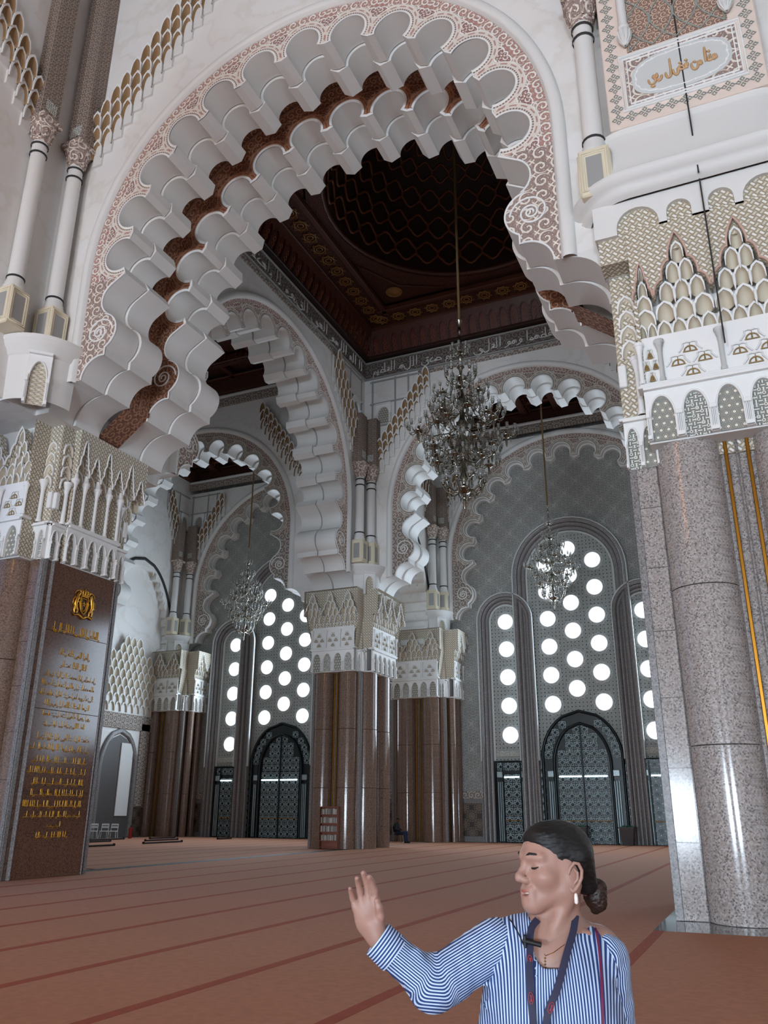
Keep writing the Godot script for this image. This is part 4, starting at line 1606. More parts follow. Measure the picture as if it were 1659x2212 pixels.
func make_window_group(_root: Node3D, T: Transform3D, _n: int, open: bool) -> void:
	if not M.has("screen_edge"): flat_mat("screen_edge", Color(0.74, 0.75, 0.74), 0.6)
	var lan := [[-4.2, 1.09, 13.0], [0.0, 2.77, 15.7], [4.2, 1.09, 13.0]]
	var place: String = "behind the viewpoint" if open else ("in the left bay" if T.origin.x < -20 else ("in the right bay" if T.origin.x < 0 else "of the hidden bay"))
	for q in lan.size():
		var cx: float = lan[q][0]
		var w: float = lan[q][1]
		var sp: float = lan[q][2]
		window_n += 1
		var wd := struct("window_%d" % window_n, ("tall lancet window %s" % place) if q == 1 else ("narrow %s side lancet window %s" % ["left" if q == 0 else "right", place]))
		var L := T * Transform3D(Basis(), Vector3(cx, 0, 0))
		# stone surround with stepped jambs
		var fw := 0.62 if q != 1 else 0.72
		for st in 3:
			var f := MB.new()
			var wi := w + 0.02 + fw * st / 3.0
			f.sweep_flat(lancet(wi, 0.0, sp), pts2([0.0, 0.0, 0.0, 0.12 + 0.13 * st, -fw / 3.0 + 0.05, 0.14 + 0.13 * st, -fw / 3.0, 0.10 + 0.13 * st, -fw / 3.0, 0.0]))
			inst(wd, "stepped_jamb", f.mesh(M.granite_grey), L)
		var bd := MB.new()
		bd.sweep_flat(lancet(w + fw + 0.05, 4.5, sp), pts2([0.04, 0.3, 0.04, 0.46, -0.04, 0.46, -0.04, 0.3]))
		inst(wd, "beaded_edge", bd.mesh(M.screen_edge), L)
		# pierced screen
		var y0 := 4.55
		var outline: PackedVector2Array
		if q == 1:
			outline = lancet(w, 4.75, sp)
			var dr := ogive(2.35, 4.75, 4.75, 7.35)
			dr.reverse()
			outline.append_array(dr)
		else:
			outline = lancet(w, y0, sp)
		var sc := MB.new()
		sc.extrude(ccw(outline), -0.15, 0.0)
		inst(wd, "pierced_screen", sc.mesh(M.stars), L)
		var rim := MB.new()
		rim.sweep_flat(lancet(w - 0.07, y0, sp), pts2([0.06, 0.0, 0.06, 0.07, -0.06, 0.07, -0.06, 0.0]))
		inst(wd, "screen_rim", rim.mesh(M.screen_edge), L)
		var spots := []
		if q == 1:
			for k in 6: spots.append(Vector2(0, 8.58 + 1.735 * k))
			for s in [-1.5, 1.5]:
				for k in 6: spots.append(Vector2(s, 7.72 + 1.728 * k))
		else:
			for k in 5: spots.append(Vector2(0, 6.02 + 1.73 * k))
		for p in spots:
			if q == 1 and absf(p.x) > 1 and p.y > 16.6: continue
			inst(wd, "roundel", roundel_mesh(), L * Transform3D(Basis(), Vector3(p.x, p.y, 0)))
			inst(wd, "window_pane", pane_mesh(open), L * Transform3D(Basis(), Vector3(p.x, p.y, 0)))
		# carved panel of script over the side doors
		if q != 1:
			inst(wd, "script_panel", box_mesh(Vector3(w * 1.7, 0.35, 0.04), M.kufic, 0.01), L * Transform3D(Basis(), Vector3(0, 4.95, 0.03)))
		# doors
		door_n += 1
		var dn := struct("door_%d" % door_n, ("great pointed metal door %s" % place) if q == 1 else ("narrow %s metal side door %s" % ["left" if q == 0 else "right", place]))
		if q == 1:
			var fr := MB.new()
			fr.sweep_flat(ogive(2.3, 0.0, 4.7, 7.28), pts2([-0.06, 0.0, -0.06, 0.18, 0.05, 0.2, 0.1, 0.1, 0.1, 0.0]))
			fr.sweep_flat(ogive(1.62, 0.0, 4.3, 6.55), pts2([-0.08, 0.0, -0.08, 0.22, 0.04, 0.22, 0.08, 0.12, 0.08, 0.0]))
			inst(dn, "door_frame", fr.mesh(M.bronze_dark), L)
			if open:
				inst(dn, "window_pane", lancet_pane(1.55, 4.0), L * Transform3D(Basis(), Vector3(0, 0.05, 0.02)))
			else:
				for s in [-1.0, 1.0]: leaf(dn, L * Transform3D(Basis(), Vector3(0, 0.02, 0.05)), s * 0.73, 1.42, 4.1, 3, 9, true)
				var bk := MB.new()
				bk.extrude(ccw(ogive(2.3, 0.0, 4.7, 7.28)), -0.1, 0.02)
				inst(dn, "door_backing", bk.mesh(M.door_panel), L)
				for i in 6:
					for j in 5:
						var x := (i - 2.5) * 0.47
						var y := 4.38 + j * 0.46
						var lim := 1.5 * sqrt(maxf(0.0, 1.0 - pow((y + 0.2 - 4.3) / 2.3, 2.0)))
						if absf(x) + 0.2 < lim: inst(dn, "lattice_cell", door_cell_mesh(0.46, 0.45), L * Transform3D(Basis(), Vector3(x, y, 0.05)))
				for s in [-1.0, 1.0]:
					for j in 5:                       # carved border following the point of the arch
						var f := (j + 0.5) / 5.2
						var y := 4.6 + 2.2 * f
						inst(dn, "lattice_cell", door_cell_mesh(0.46, 0.44), L * Transform3D(Basis(), Vector3(s * 1.98 * sqrt(1.0 - f * f * 0.97), y, 0.05)))
					# colonnettes beside the leaves and carved strips beyond
					for z in 3:
						inst(dn, "rib", box_mesh(Vector3(0.07, 3.3, 0.1), M.titanium, 0.02), L * Transform3D(Basis(), Vector3(s * (1.72 + z * 0.13), 1.7, 0.1)))
					inst(dn, "rib_capital", box_mesh(Vector3(0.4, 0.36, 0.16), M.titanium, 0.03), L * Transform3D(Basis(), Vector3(s * 1.86, 3.75, 0.1)))
					for j in 9:
						inst(dn, "lattice_cell", door_cell_mesh(0.46, 0.44), L * Transform3D(Basis(), Vector3(s * 2.42, 0.3 + j * 0.46, 0.06)))
				inst(dn, "mullion", box_mesh(Vector3(0.09, 6.4, 0.12), M.bronze_dark, 0.02), L * Transform3D(Basis(), Vector3(0, 3.2, 0.14)))
		else:
			if open:
				inst(dn, "window_pane", box_mesh(Vector3(1.5, 3.2, 0.04), M.window_pane_rear), L * Transform3D(Basis(), Vector3(0, 1.7, 0.02)))
			else:
				inst(dn, "door_backing", box_mesh(Vector3(2.0, 4.5, 0.1), M.door_panel), L * Transform3D(Basis(), Vector3(0, 2.25, -0.02)))
				leaf(dn, L * Transform3D(Basis(), Vector3(0, 0.02, 0.06)), 0.0, 1.0, 3.75, 2, 8, true)
				for j in 4:
					inst(dn, "lattice_cell", door_cell_mesh(0.45, 0.45), L * Transform3D(Basis(), Vector3((j - 1.5) * 0.46, 4.2, 0.05)))
				for s in [-1.0, 1.0]:
					for z in 3:
						inst(dn, "rib", box_mesh(Vector3(0.06, 3.3, 0.1), M.titanium, 0.02), L * Transform3D(Basis(), Vector3(s * (0.62 + z * 0.12), 1.7, 0.1)))
					inst(dn, "rib_capital", box_mesh(Vector3(0.34, 0.36, 0.16), M.titanium, 0.03), L * Transform3D(Basis(), Vector3(s * 0.75, 3.75, 0.1)))
					inst(dn, "post", box_mesh(Vector3(0.06, 4.4, 0.16), M.bronze_dark, 0.02), L * Transform3D(Basis(), Vector3(s * 0.54, 2.2, 0.08)))
			var fr := MB.new()
			fr.sweep_flat(PackedVector2Array([Vector2(-1.0, 0), Vector2(-1.0, 4.5), Vector2(1.0, 4.5), Vector2(1.0, 0)]), pts2([-0.06, 0.0, -0.06, 0.16, 0.06, 0.16, 0.06, 0.0]))
			inst(dn, "door_frame", fr.mesh(M.bronze_dark), L)


func lancet_pane(w: float, h: float) -> ArrayMesh:
	var b := MB.new()
	b.poly(PackedVector2Array([Vector2(-w, 0), Vector2(w, 0), Vector2(w, h), Vector2(-w, h)]), 0.0)
	return b.mesh(M.window_pane_rear)


func make_back_windows() -> void:
	var back: Node3D = get_node("wall_back")
	# carved field behind the blind arches, the script band and the tiled dado
	for ax in [AXIS, AXIS2]:
		var lo := -8.6
		var hi := 8.6
		for sd in [-1.0, 1.0]:
			# field left and right of the window group, and above it
			var p := PackedVector2Array([Vector2(lo, 2.55), Vector2(-5.95, 2.55), Vector2(-5.95, 13.0)])
			p.append_array(arc(Vector2(-4.2, 13.0), 1.75, 180, 55, 10))
			p.append(Vector2(-3.55, 15.7))
			p.append_array(arc(Vector2(0, 15.7), 3.53, 180, 90, 14))
			p.append_array(PackedVector2Array([Vector2(0, 25.9), Vector2(lo, 25.9)]))
			if sd > 0: p = mirrored(p)
			var b := MB.new()
			b.extrude(ccw(p), -0.45, 0.06)
			inst(back, "carved_field", b.mesh(M.medallion), Transform3D(Basis(), Vector3(ax - 0.15, 0, Z_BACK)))
			var cx: float = ax + sd * 7.25 - 0.15
			inst(back, "script_band", box_mesh(Vector3(2.4, 0.42, 0.1), M.scroll_grey, 0.01), Transform3D(Basis(), Vector3(cx, 2.62, Z_BACK + 0.08)))
			inst(back, "tiled_dado", box_mesh(Vector3(2.1, 1.85, 0.1), M.zellij, 0.01), Transform3D(Basis(), Vector3(cx, 1.22, Z_BACK + 0.06)))
			inst(back, "dado_frame", box_mesh(Vector3(2.5, 2.45, 0.06), M.granite_grey), Transform3D(Basis(), Vector3(cx, 1.22, Z_BACK + 0.04)))


# ---------------------------------------------------------------- lettering in a flowing script, drawn with pen strokes
# x runs to the left from the right edge of a letter, y up, tall letters are 1 high
func glyphs() -> Dictionary:
	return {
		"A": [0.22, false, [[0.1, 1.0, 0.1, 0.5, 0.12, 0.0]], []],
		"l": [0.24, true, [[0.12, 1.0, 0.12, 0.3, 0.12, 0.02, 0.24, 0.0]], []],
		"L": [0.6, false, [[0.12, 1.0, 0.12, 0.1, 0.2, -0.2, 0.4, -0.26, 0.55, -0.05, 0.55, 0.12]], []],
		"r": [0.34, false, [[0.0, 0.05, 0.08, 0.0, 0.14, -0.16, 0.3, -0.28, 0.42, -0.28]], []],
		"w": [0.4, false, [[0.0, 0.0, 0.1, 0.04, 0.2, 0.16, 0.12, 0.3, 0.02, 0.2, 0.08, 0.04, 0.2, -0.1, 0.44, -0.26]], []],
		"d": [0.34, false, [[0.06, 0.42, 0.2, 0.22, 0.26, 0.04, 0.12, 0.0, -0.02, 0.0]], []],
		"D": [0.34, false, [[0.06, 0.42, 0.2, 0.22, 0.26, 0.04, 0.12, 0.0, -0.02, 0.0]], [0.16, 0.62]],
		"m": [0.3, true, [[0.0, 0.0, 0.06, 0.16, 0.18, 0.16, 0.2, 0.02, 0.1, -0.06, 0.0, 0.0, 0.3, 0.0]], []],
		"M": [0.34, false, [[0.0, 0.0, 0.06, 0.16, 0.18, 0.16, 0.2, 0.02, 0.1, -0.06, 0.2, -0.02, 0.26, -0.2, 0.26, -0.45]], []],
		"n": [0.55, false, [[0.0, 0.2, 0.02, -0.1, 0.16, -0.26, 0.36, -0.26, 0.5, -0.06, 0.5, 0.2]], [0.26, 0.22]],
		"y": [0.2, true, [[0.1, 0.26, 0.1, 0.02, 0.2, 0.0]], [0.06, -0.16, 0.16, -0.16]],
		"Y": [0.66, false, [[0.0, 0.04, 0.12, 0.2, 0.2, 0.1, 0.06, -0.06, 0.02, -0.2, 0.24, -0.36, 0.52, -0.28, 0.62, 0.0]], [0.24, -0.54, 0.36, -0.54]],
		"b": [0.22, true, [[0.1, 0.28, 0.1, 0.02, 0.22, 0.0]], [0.1, -0.18]],
		"T": [0.7, false, [[0.02, 0.28, 0.06, 0.02, 0.34, -0.06, 0.62, 0.02, 0.66, 0.26]], [0.3, 0.24, 0.4, 0.24]],
		"f": [0.32, true, [[0.0, 0.0, 0.16, 0.04, 0.22, 0.2, 0.12, 0.32, 0.04, 0.2, 0.12, 0.06, 0.32, 0.0]], [0.12, 0.52]],
		"Q": [0.6, false, [[0.02, 0.16, 0.1, 0.28, 0.18, 0.16, 0.06, 0.06, 0.06, -0.14, 0.28, -0.28, 0.52, -0.12, 0.54, 0.14]], [0.06, 0.48, 0.16, 0.48]],
		"h": [0.4, true, [[0.0, 0.0, 0.04, 0.24, 0.2, 0.3, 0.32, 0.14, 0.22, 0.0, 0.1, 0.1, 0.2, 0.22, 0.3, 0.1, 0.4, 0.0]], []],
		"H": [0.32, false, [[0.0, 0.0, 0.12, 0.06, 0.24, 0.18, 0.2, 0.36, 0.08, 0.22, 0.1, 0.02, 0.28, -0.02]], []],
		"x": [0.44, true, [[0.04, 0.3, 0.2, 0.34, 0.34, 0.28, 0.12, 0.12, 0.06, 0.02, 0.44, 0.0]], []],
		"e": [0.3, true, [[0.22, 0.34, 0.08, 0.36, 0.04, 0.22, 0.18, 0.14, 0.04, 0.06, 0.3, 0.0]], []],
		"s": [0.6, true, [[0.0, 0.0, 0.1, 0.2, 0.3, 0.26, 0.4, 0.12, 0.3, 0.0, 0.0, 0.0], [0.3, 0.0, 0.48, 0.02, 0.5, 0.2, 0.5, 0.02, 0.6, 0.0]], []],
		"z": [0.52, true, [[0.0, 0.0, 0.1, 0.2, 0.3, 0.26, 0.4, 0.12, 0.3, 0.0, 0.0, 0.0, 0.52, 0.0], [0.1, 0.95, 0.1, 0.05]], [0.3, 0.5]],
		"S": [0.95, false, [[0.0, 0.0, 0.1, 0.2, 0.3, 0.26, 0.4, 0.12, 0.3, 0.0, 0.0, 0.0], [0.36, 0.0, 0.48, 0.02, 0.5, 0.16, 0.5, -0.1, 0.64, -0.26, 0.86, -0.1, 0.9, 0.16]], [0.28, 0.46]],
		" ": [0.22, false, [], []],
	}


func script_line(text: String, h: float, length: float, w := 0.05) -> MB:
	var g := glyphs()
	var total := 0.0
	for ch in text: total += g[ch][0]
	var sx := length / total
	var t := MB.new()
	var x := 0.0
	for ch in text:
		var q: Array = g[ch]
		for st in q[2]:
			var p := []
			for k in range(0, st.size(), 2): p.append(Vector2(-(x + st[k]) * sx, st[k + 1] * h))
			var sm := []
			for k in p.size() - 1:
				var p0: Vector2 = p[maxi(k - 1, 0)]
				var p3: Vector2 = p[mini(k + 2, p.size() - 1)]
				for j in 3: sm.append(p[k].cubic_interpolate(p[k + 1], p0, p3, j / 3.0))
			sm.append(p[p.size() - 1])
			pen(t, sm, h * w)
		for k in range(0, q[3].size(), 2):
			var c := Vector2(-(x + q[3][k]) * sx, q[3][k + 1] * h)
			pen(t, [c + Vector2(h * w, h * w) * 0.5, c, c - Vector2(h * w, h * w) * 0.5], h * w * 1.3)
		x += q[0]
	return t


# ---------------------------------------------------------------- colonnettes, stalactite bands, friezes
func colonnette_meshes(hh: float) -> Array:
	var key := "coln%.2f" % hh
	if S.has(key): return S[key]
	var ped := MB.new()
	ped.box(Vector3(0, 0.62, 0), Vector3(0.66, 1.24, 0.66), 0.03)
	for k in 4:
		var B := Basis(Vector3.UP, k * PI / 2)
		var fr := MB.new()
		for d in 2:
			var a := 0.27 - d * 0.05
			var c := 0.5 - d * 0.05
			fr.sweep_flat(PackedVector2Array([Vector2(-a, 0.62 - c), Vector2(a, 0.62 - c), Vector2(a, 0.62 + c), Vector2(-a, 0.62 + c)]), pts2([0.02, 0.0, 0.02, 0.03 - d * 0.01, -0.02, 0.03 - d * 0.01, -0.02, 0.0]), true)
		ped.add(fr, Transform3D(B, B * Vector3(0, 0, 0.33)))
	var inset := MB.new()
	for k in 4:
		var B := Basis(Vector3.UP, k * PI / 2)
		var f := MB.new()
		f.quad(Vector3(-0.17, 0.22, 0.333), Vector3(0.17, 0.22, 0.333), Vector3(0.17, 1.02, 0.333), Vector3(-0.17, 1.02, 0.333))
		inset.add(f, Transform3D(B, Vector3.ZERO))
	var pm := ped.mesh(M.yellow_marble)
	inset.to(pm, M.grey_marble)
	var sh := MB.new()
	sh.lathe(pts2([0.3, 1.24, 0.3, 1.34, 0.26, 1.38, 0.27, 1.46, 0.235, 1.5, 0.235, 1.6, 0.235, 1.6, 0.23, 1.66, 0.22, hh - 0.5, 0.22, hh - 0.5, 0.22, hh]), 16)
	var am := sh.mesh(M.stone)
	var ring := MB.new()
	for y in [1.63, hh - 0.45, hh - 0.12]: ring.lathe(pts2([0.24, y - 0.02, 0.26, y, 0.26, y + 0.03, 0.24, y + 0.05]), 16)
	ring.to(am, M.joint)
	var cp := MB.new()
	cp.lathe(pts2([0.22, hh, 0.25, hh + 0.05, 0.24, hh + 0.1, 0.30, hh + 0.34, 0.36, hh + 0.5, 0.36, hh + 0.5, 0.40, hh + 0.52, 0.38, hh + 0.7]), 16)
	for k in 10:
		var a := TAU * k / 10.0
		var c := Vector3(cos(a) * 0.27, hh + 0.12, sin(a) * 0.27)
		cp.tube(PackedVector3Array([c, c * Vector3(1.05, 1, 1.05) + Vector3(0, 0.18, 0), c * Vector3(1.25, 1, 1.25) + Vector3(0, 0.3, 0)]), [0.035, 0.04, 0.03], 5)
	cp.box(Vector3(0, hh + 0.78, 0), Vector3(0.8, 0.16, 0.8), 0.03)
	var cm := cp.mesh(M.scroll)
	S[key] = [pm, am, cm]
	return S[key]


func colonnette(root: Node3D, at: Vector3, hh: float, strip_top: float, turn: float) -> void:
	var m := colonnette_meshes(hh)
	var T := Transform3D(Basis(Vector3.UP, turn), at)
	inst(root, "pedestal", m[0], T)
	inst(root, "colonnette", m[1], T)
	inst(root, "colonnette_capital", m[2], T)
	var y0 := hh + 0.86
	var sh := strip_top - at.y - y0
	inst(root, "carved_strip", box_mesh(Vector3(0.72, sh, 0.6), M.strip_carving, 0.02), T * Transform3D(Basis(), Vector3(0, y0 + sh * 0.5, -0.1)))
	inst(root, "square_script", box_mesh(Vector3(0.4, 0.4, 0.02), M.kufic), T * Transform3D(Basis(), Vector3(0, y0 + 0.5, 0.205)))


# a stalactite band climbing the wall in steps from (u0, y0) to (u1, y1)
func stalactite_band(root: Node3D, T: Transform3D, u0: float, y0: float, u1: float, y1: float, n: int) -> void:
	var s := signf(u1 - u0)
	var w := absf(u1 - u0) / n
	for k in n:
		var u := u0 + s * w * (k + 0.5)
		var y := lerpf(y0, y1, float(k) / (n - 1))
		for r in 3:
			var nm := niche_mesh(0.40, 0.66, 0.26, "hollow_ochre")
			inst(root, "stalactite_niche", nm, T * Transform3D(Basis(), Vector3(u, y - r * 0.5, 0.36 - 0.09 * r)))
		inst(root, "band_block", box_mesh(Vector3(w, 1.6, 0.1), M.stone, 0.01), T * Transform3D(Basis(), Vector3(u, y - 0.45, 0.03)))


func make_wall_trim() -> void:
	var near: Node3D = get_node("wall_near")
	var Tn := Transform3D(Basis(), Vector3(AXIS, 0, Z_NEAR))
	colonnette(near, Vector3(-17.52, 14.2, -15.15), 6.5, 34.0, 0.0)
	colonnette(near, Vector3(-1.72, 14.0, -15.15), 5.1, 34.0, 0.0)
	stalactite_band(near, Tn, -7.55, 22.2, -2.7, 27.8, 14)
	var nl: Node3D = get_node("wall_nave_left")
	colonnette(nl, Vector3(-17.75, 14.2, -13.9), 6.5, 34.0, PI / 2)
	stalactite_band(nl, Transform3D(Basis(Vector3.UP, PI / 2), Vector3(-18.0, 0, -13.6)), 0.0, 22.2, -4.0, 27.0, 11)
	inst(nl, "corner_fillet", box_mesh(Vector3(0.3, 21, 0.5), M.stone, 0.03), Transform3D(Basis(), Vector3(-17.95, 24.5, -15.4)))
	# corners of the domed bay
	var mid: Node3D = get_node("wall_middle")
	var left: Node3D = get_node("wall_left")
	var mid2: Node3D = get_node("wall_middle_left")
	var back: Node3D = get_node("wall_back")
	var Tm := Transform3D(Basis(), Vector3(AXIS, 0, Z_MID))
	var Tm2 := Transform3D(Basis(), Vector3(AXIS2, 0, Z_MID))
	var Tl := Transform3D(Basis(Vector3.UP, PI / 2), Vector3(X_LEFT, 0, Z_LAXIS))
	colonnette(mid, Vector3(-17.72, 13.7, Z_MID + 0.35), 4.75, 22.2, 0.0)
	colonnette(left, Vector3(-18.0, 13.7, Z_MID + 1.15), 4.75, 22.2, PI / 2)
	stalactite_band(mid, Tm, -7.75, 20.3, -4.7, 24.2, 10)
	stalactite_band(mid, Tm, 7.75, 20.3, 4.7, 24.2, 10)
	stalactite_band(left, Tl, 8.1, 20.3, 4.9, 24.2, 10)
	stalactite_band(left, Tl, -8.1, 20.3, -4.9, 24.2, 10)
	stalactite_band(mid2, Tm2, 7.75, 20.3, 4.7, 24.2, 10)
	stalactite_band(mid2, Tm2, -7.75, 20.3, -4.7, 24.2, 10)
	# the aisle's corners against the outer wall
	var Tb := Transform3D(Basis(), Vector3(AXIS - 0.1, 0, Z_BACK + 0.75))
	var Tb2 := Transform3D(Basis(), Vector3(AXIS2, 0, Z_BACK + 0.75))
	stalactite_band(back, Tb, -8.2, 20.3, -6.2, 24.0, 8)
	stalactite_band(back, Tb2, -8.2, 20.3, -5.6, 24.0, 8)
	var ai: Node3D = get_node("wall_aisle")
	var fl: Node3D = get_node("wall_far_left")
	var Ta := Transform3D(Basis(Vector3.UP, PI / 2), Vector3(X_LEFT - 0.2, 0, -45.0))
	var Tf := Transform3D(Basis(Vector3.UP, PI / 2), Vector3(-38.9, 0, -45.0))
	for q in [[back, -17.75, Z_BACK + 1.1, 0.0], [ai, X_LEFT + 0.15, Z_BACK + 1.85, PI / 2], [back, -38.0, Z_BACK + 1.1, 0.0], [fl, -38.55, Z_BACK + 1.95, PI / 2]]:
		colonnette(q[0], Vector3(q[1], 13.7, q[2]), 4.75, 22.2, q[3])
	stalactite_band(ai, Ta, 3.7, 20.3, 1.9, 24.0, 7)
	stalactite_band(fl, Tf, 3.7, 20.3, 1.9, 24.0, 7)
	# panelled corners: grey fillets, small blind niches
	for q in [[mid, Tm, -8.55, -5.2], [left, Tl, 8.75, 5.2], [mid2, Tm2, 9.6, 5.3], [back, Tb2, -9.0, -5.6], [fl, Tf, 5.0, 2.4], [ai, Ta, 5.0, 2.4], [mid, Tm, 8.55, 5.2]]:
		panelling(q[0], q[1], q[2], q[3])
	# script friezes under the ceilings
	frieze(mid, Tm, -8.7, 8.7, "mwAT wAlArS wlA ywdH xfzhmA whw AleLY AlezyM sdQ AlLh AlezyM")
	frieze(left, Tl, -8.9, 8.9, "lA AlH AlA hw AlxY AlQywM lA tAxDH snH wlA nwM".replace("t", "b"))
	for q in [[mid2, Tm2], [back, Tb], [back, Tb2]]:
		inst(q[0], "cornice_band", box_mesh(Vector3(18.0, 0.5, 0.16), M.scroll_grey, 0.02), q[1] * Transform3D(Basis(), Vector3(0, 25.55, 0.08)))
		inst(q[0], "cornice_molding", box_mesh(Vector3(18.0, 0.18, 0.3), M.stone, 0.04), q[1] * Transform3D(Basis(), Vector3(0, 25.92, 0.12)))
	# rounded brackets that carry the pedestals in the corners
	bracket(nl, Vector3(-18.0, 0, Z_NEAR), 1.45, 12.35, 14.2, 0.0, PI / 2)
	bracket(mid, Vector3(X_LEFT, 0, Z_MID), 1.28, 12.35, 13.7, 0.0, PI / 2)
	bracket(back, Vector3(X_LEFT - 0.2, 0, Z_BACK + 0.75), 1.28, 12.35, 13.7, 0.0, PI / 2)
	bracket(back, Vector3(-38.9, 0, Z_BACK + 0.75), 1.28, 12.35, 13.7, 0.0, PI / 2)
	pier_panel()
	far_niche()


func bracket(root: Node3D, c: Vector3, r: float, y0: float, y1: float, _a0: float, _a1: float) -> void:
	var b := MB.new()
	b.lathe(pts2([r - 0.28, y0 - 0.05, r - 0.22, y1 - 0.55, r - 0.22, y1 - 0.55, r - 0.16, y1 - 0.5, r - 0.14, y1 - 0.4, r - 0.04, y1 - 0.3, r + 0.02, y1 - 0.16, r + 0.02, y1 - 0.16, r + 0.05, y1 - 0.12, r + 0.05, y1 - 0.02, r + 0.05, y1 - 0.02, 0.0, y1]), 18, c, -PI / 2 - 0.1, 0.1)
	inst(root, "corner_bracket", b.mesh(M.stone))
	var n := Vector3(1, 0, 1).normalized()
	var h := (y1 - y0) * 0.86
	inst(root, "bracket_niche", arcade_mesh(0.62, snappedf(h, 0.01), "braid"), Transform3D(Basis(Vector3.UP, PI / 4), c + n * (r - 0.235) + Vector3(0, y0 - 0.25, 0)))


func panelling(root: Node3D, T: Transform3D, u0: float, u1: float) -> void:
	var s := signf(u1 - u0)
	for u in [0.35, 1.75, 2.55]:
		inst(root, "fillet", box_mesh(Vector3(0.1, 2.9 if u < 2 else 1.4, 0.05), M.grey_marble, 0.01), T * Transform3D(Basis(), Vector3(u0 + s * u, 23.4 if u < 2 else 24.15, 0.02)))
	for q in [[24.75, 2.9], [23.35, 2.3], [21.95, 1.9]]:
		inst(root, "fillet", box_mesh(Vector3(q[1], 0.1, 0.05), M.grey_marble, 0.01), T * Transform3D(Basis(), Vector3(u0 + s * (q[1] * 0.5 + 0.2), q[0], 0.025)))
	inst(root, "blind_niche", arcade_mesh(0.95, 1.2, "dots"), T * Transform3D(Basis(), Vector3(u0 + s * 1.05, 22.05, 0.0)))


func frieze(root: Node3D, T: Transform3D, u0: float, u1: float, text: String) -> void:
	var c := (u0 + u1) * 0.5
	inst(root, "script_ground", box_mesh(Vector3(u1 - u0, 1.0, 0.06), M.scroll_dim, 0.01), T * Transform3D(Basis(), Vector3(c, 25.5, 0.03)))
	for y in [24.97, 26.02]:
		inst(root, "cornice_molding", box_mesh(Vector3(u1 - u0, 0.08, 0.16), M.grey_marble, 0.02), T * Transform3D(Basis(), Vector3(c, y, 0.06)))
	inst(root, "carved_border", box_mesh(Vector3(u1 - u0 - 6.6, 0.26, 0.08), M.scroll_grey, 0.02), T * Transform3D(Basis(), Vector3(c, 24.75, 0.04)))
	var t := script_line(text, 0.62, u1 - u0 - 1.0, 0.065)
	inst(root, "script_line", t.mesh(M.script_white), T * Transform3D(Basis(), Vector3(u1 - 0.5, 25.28, 0.075)))


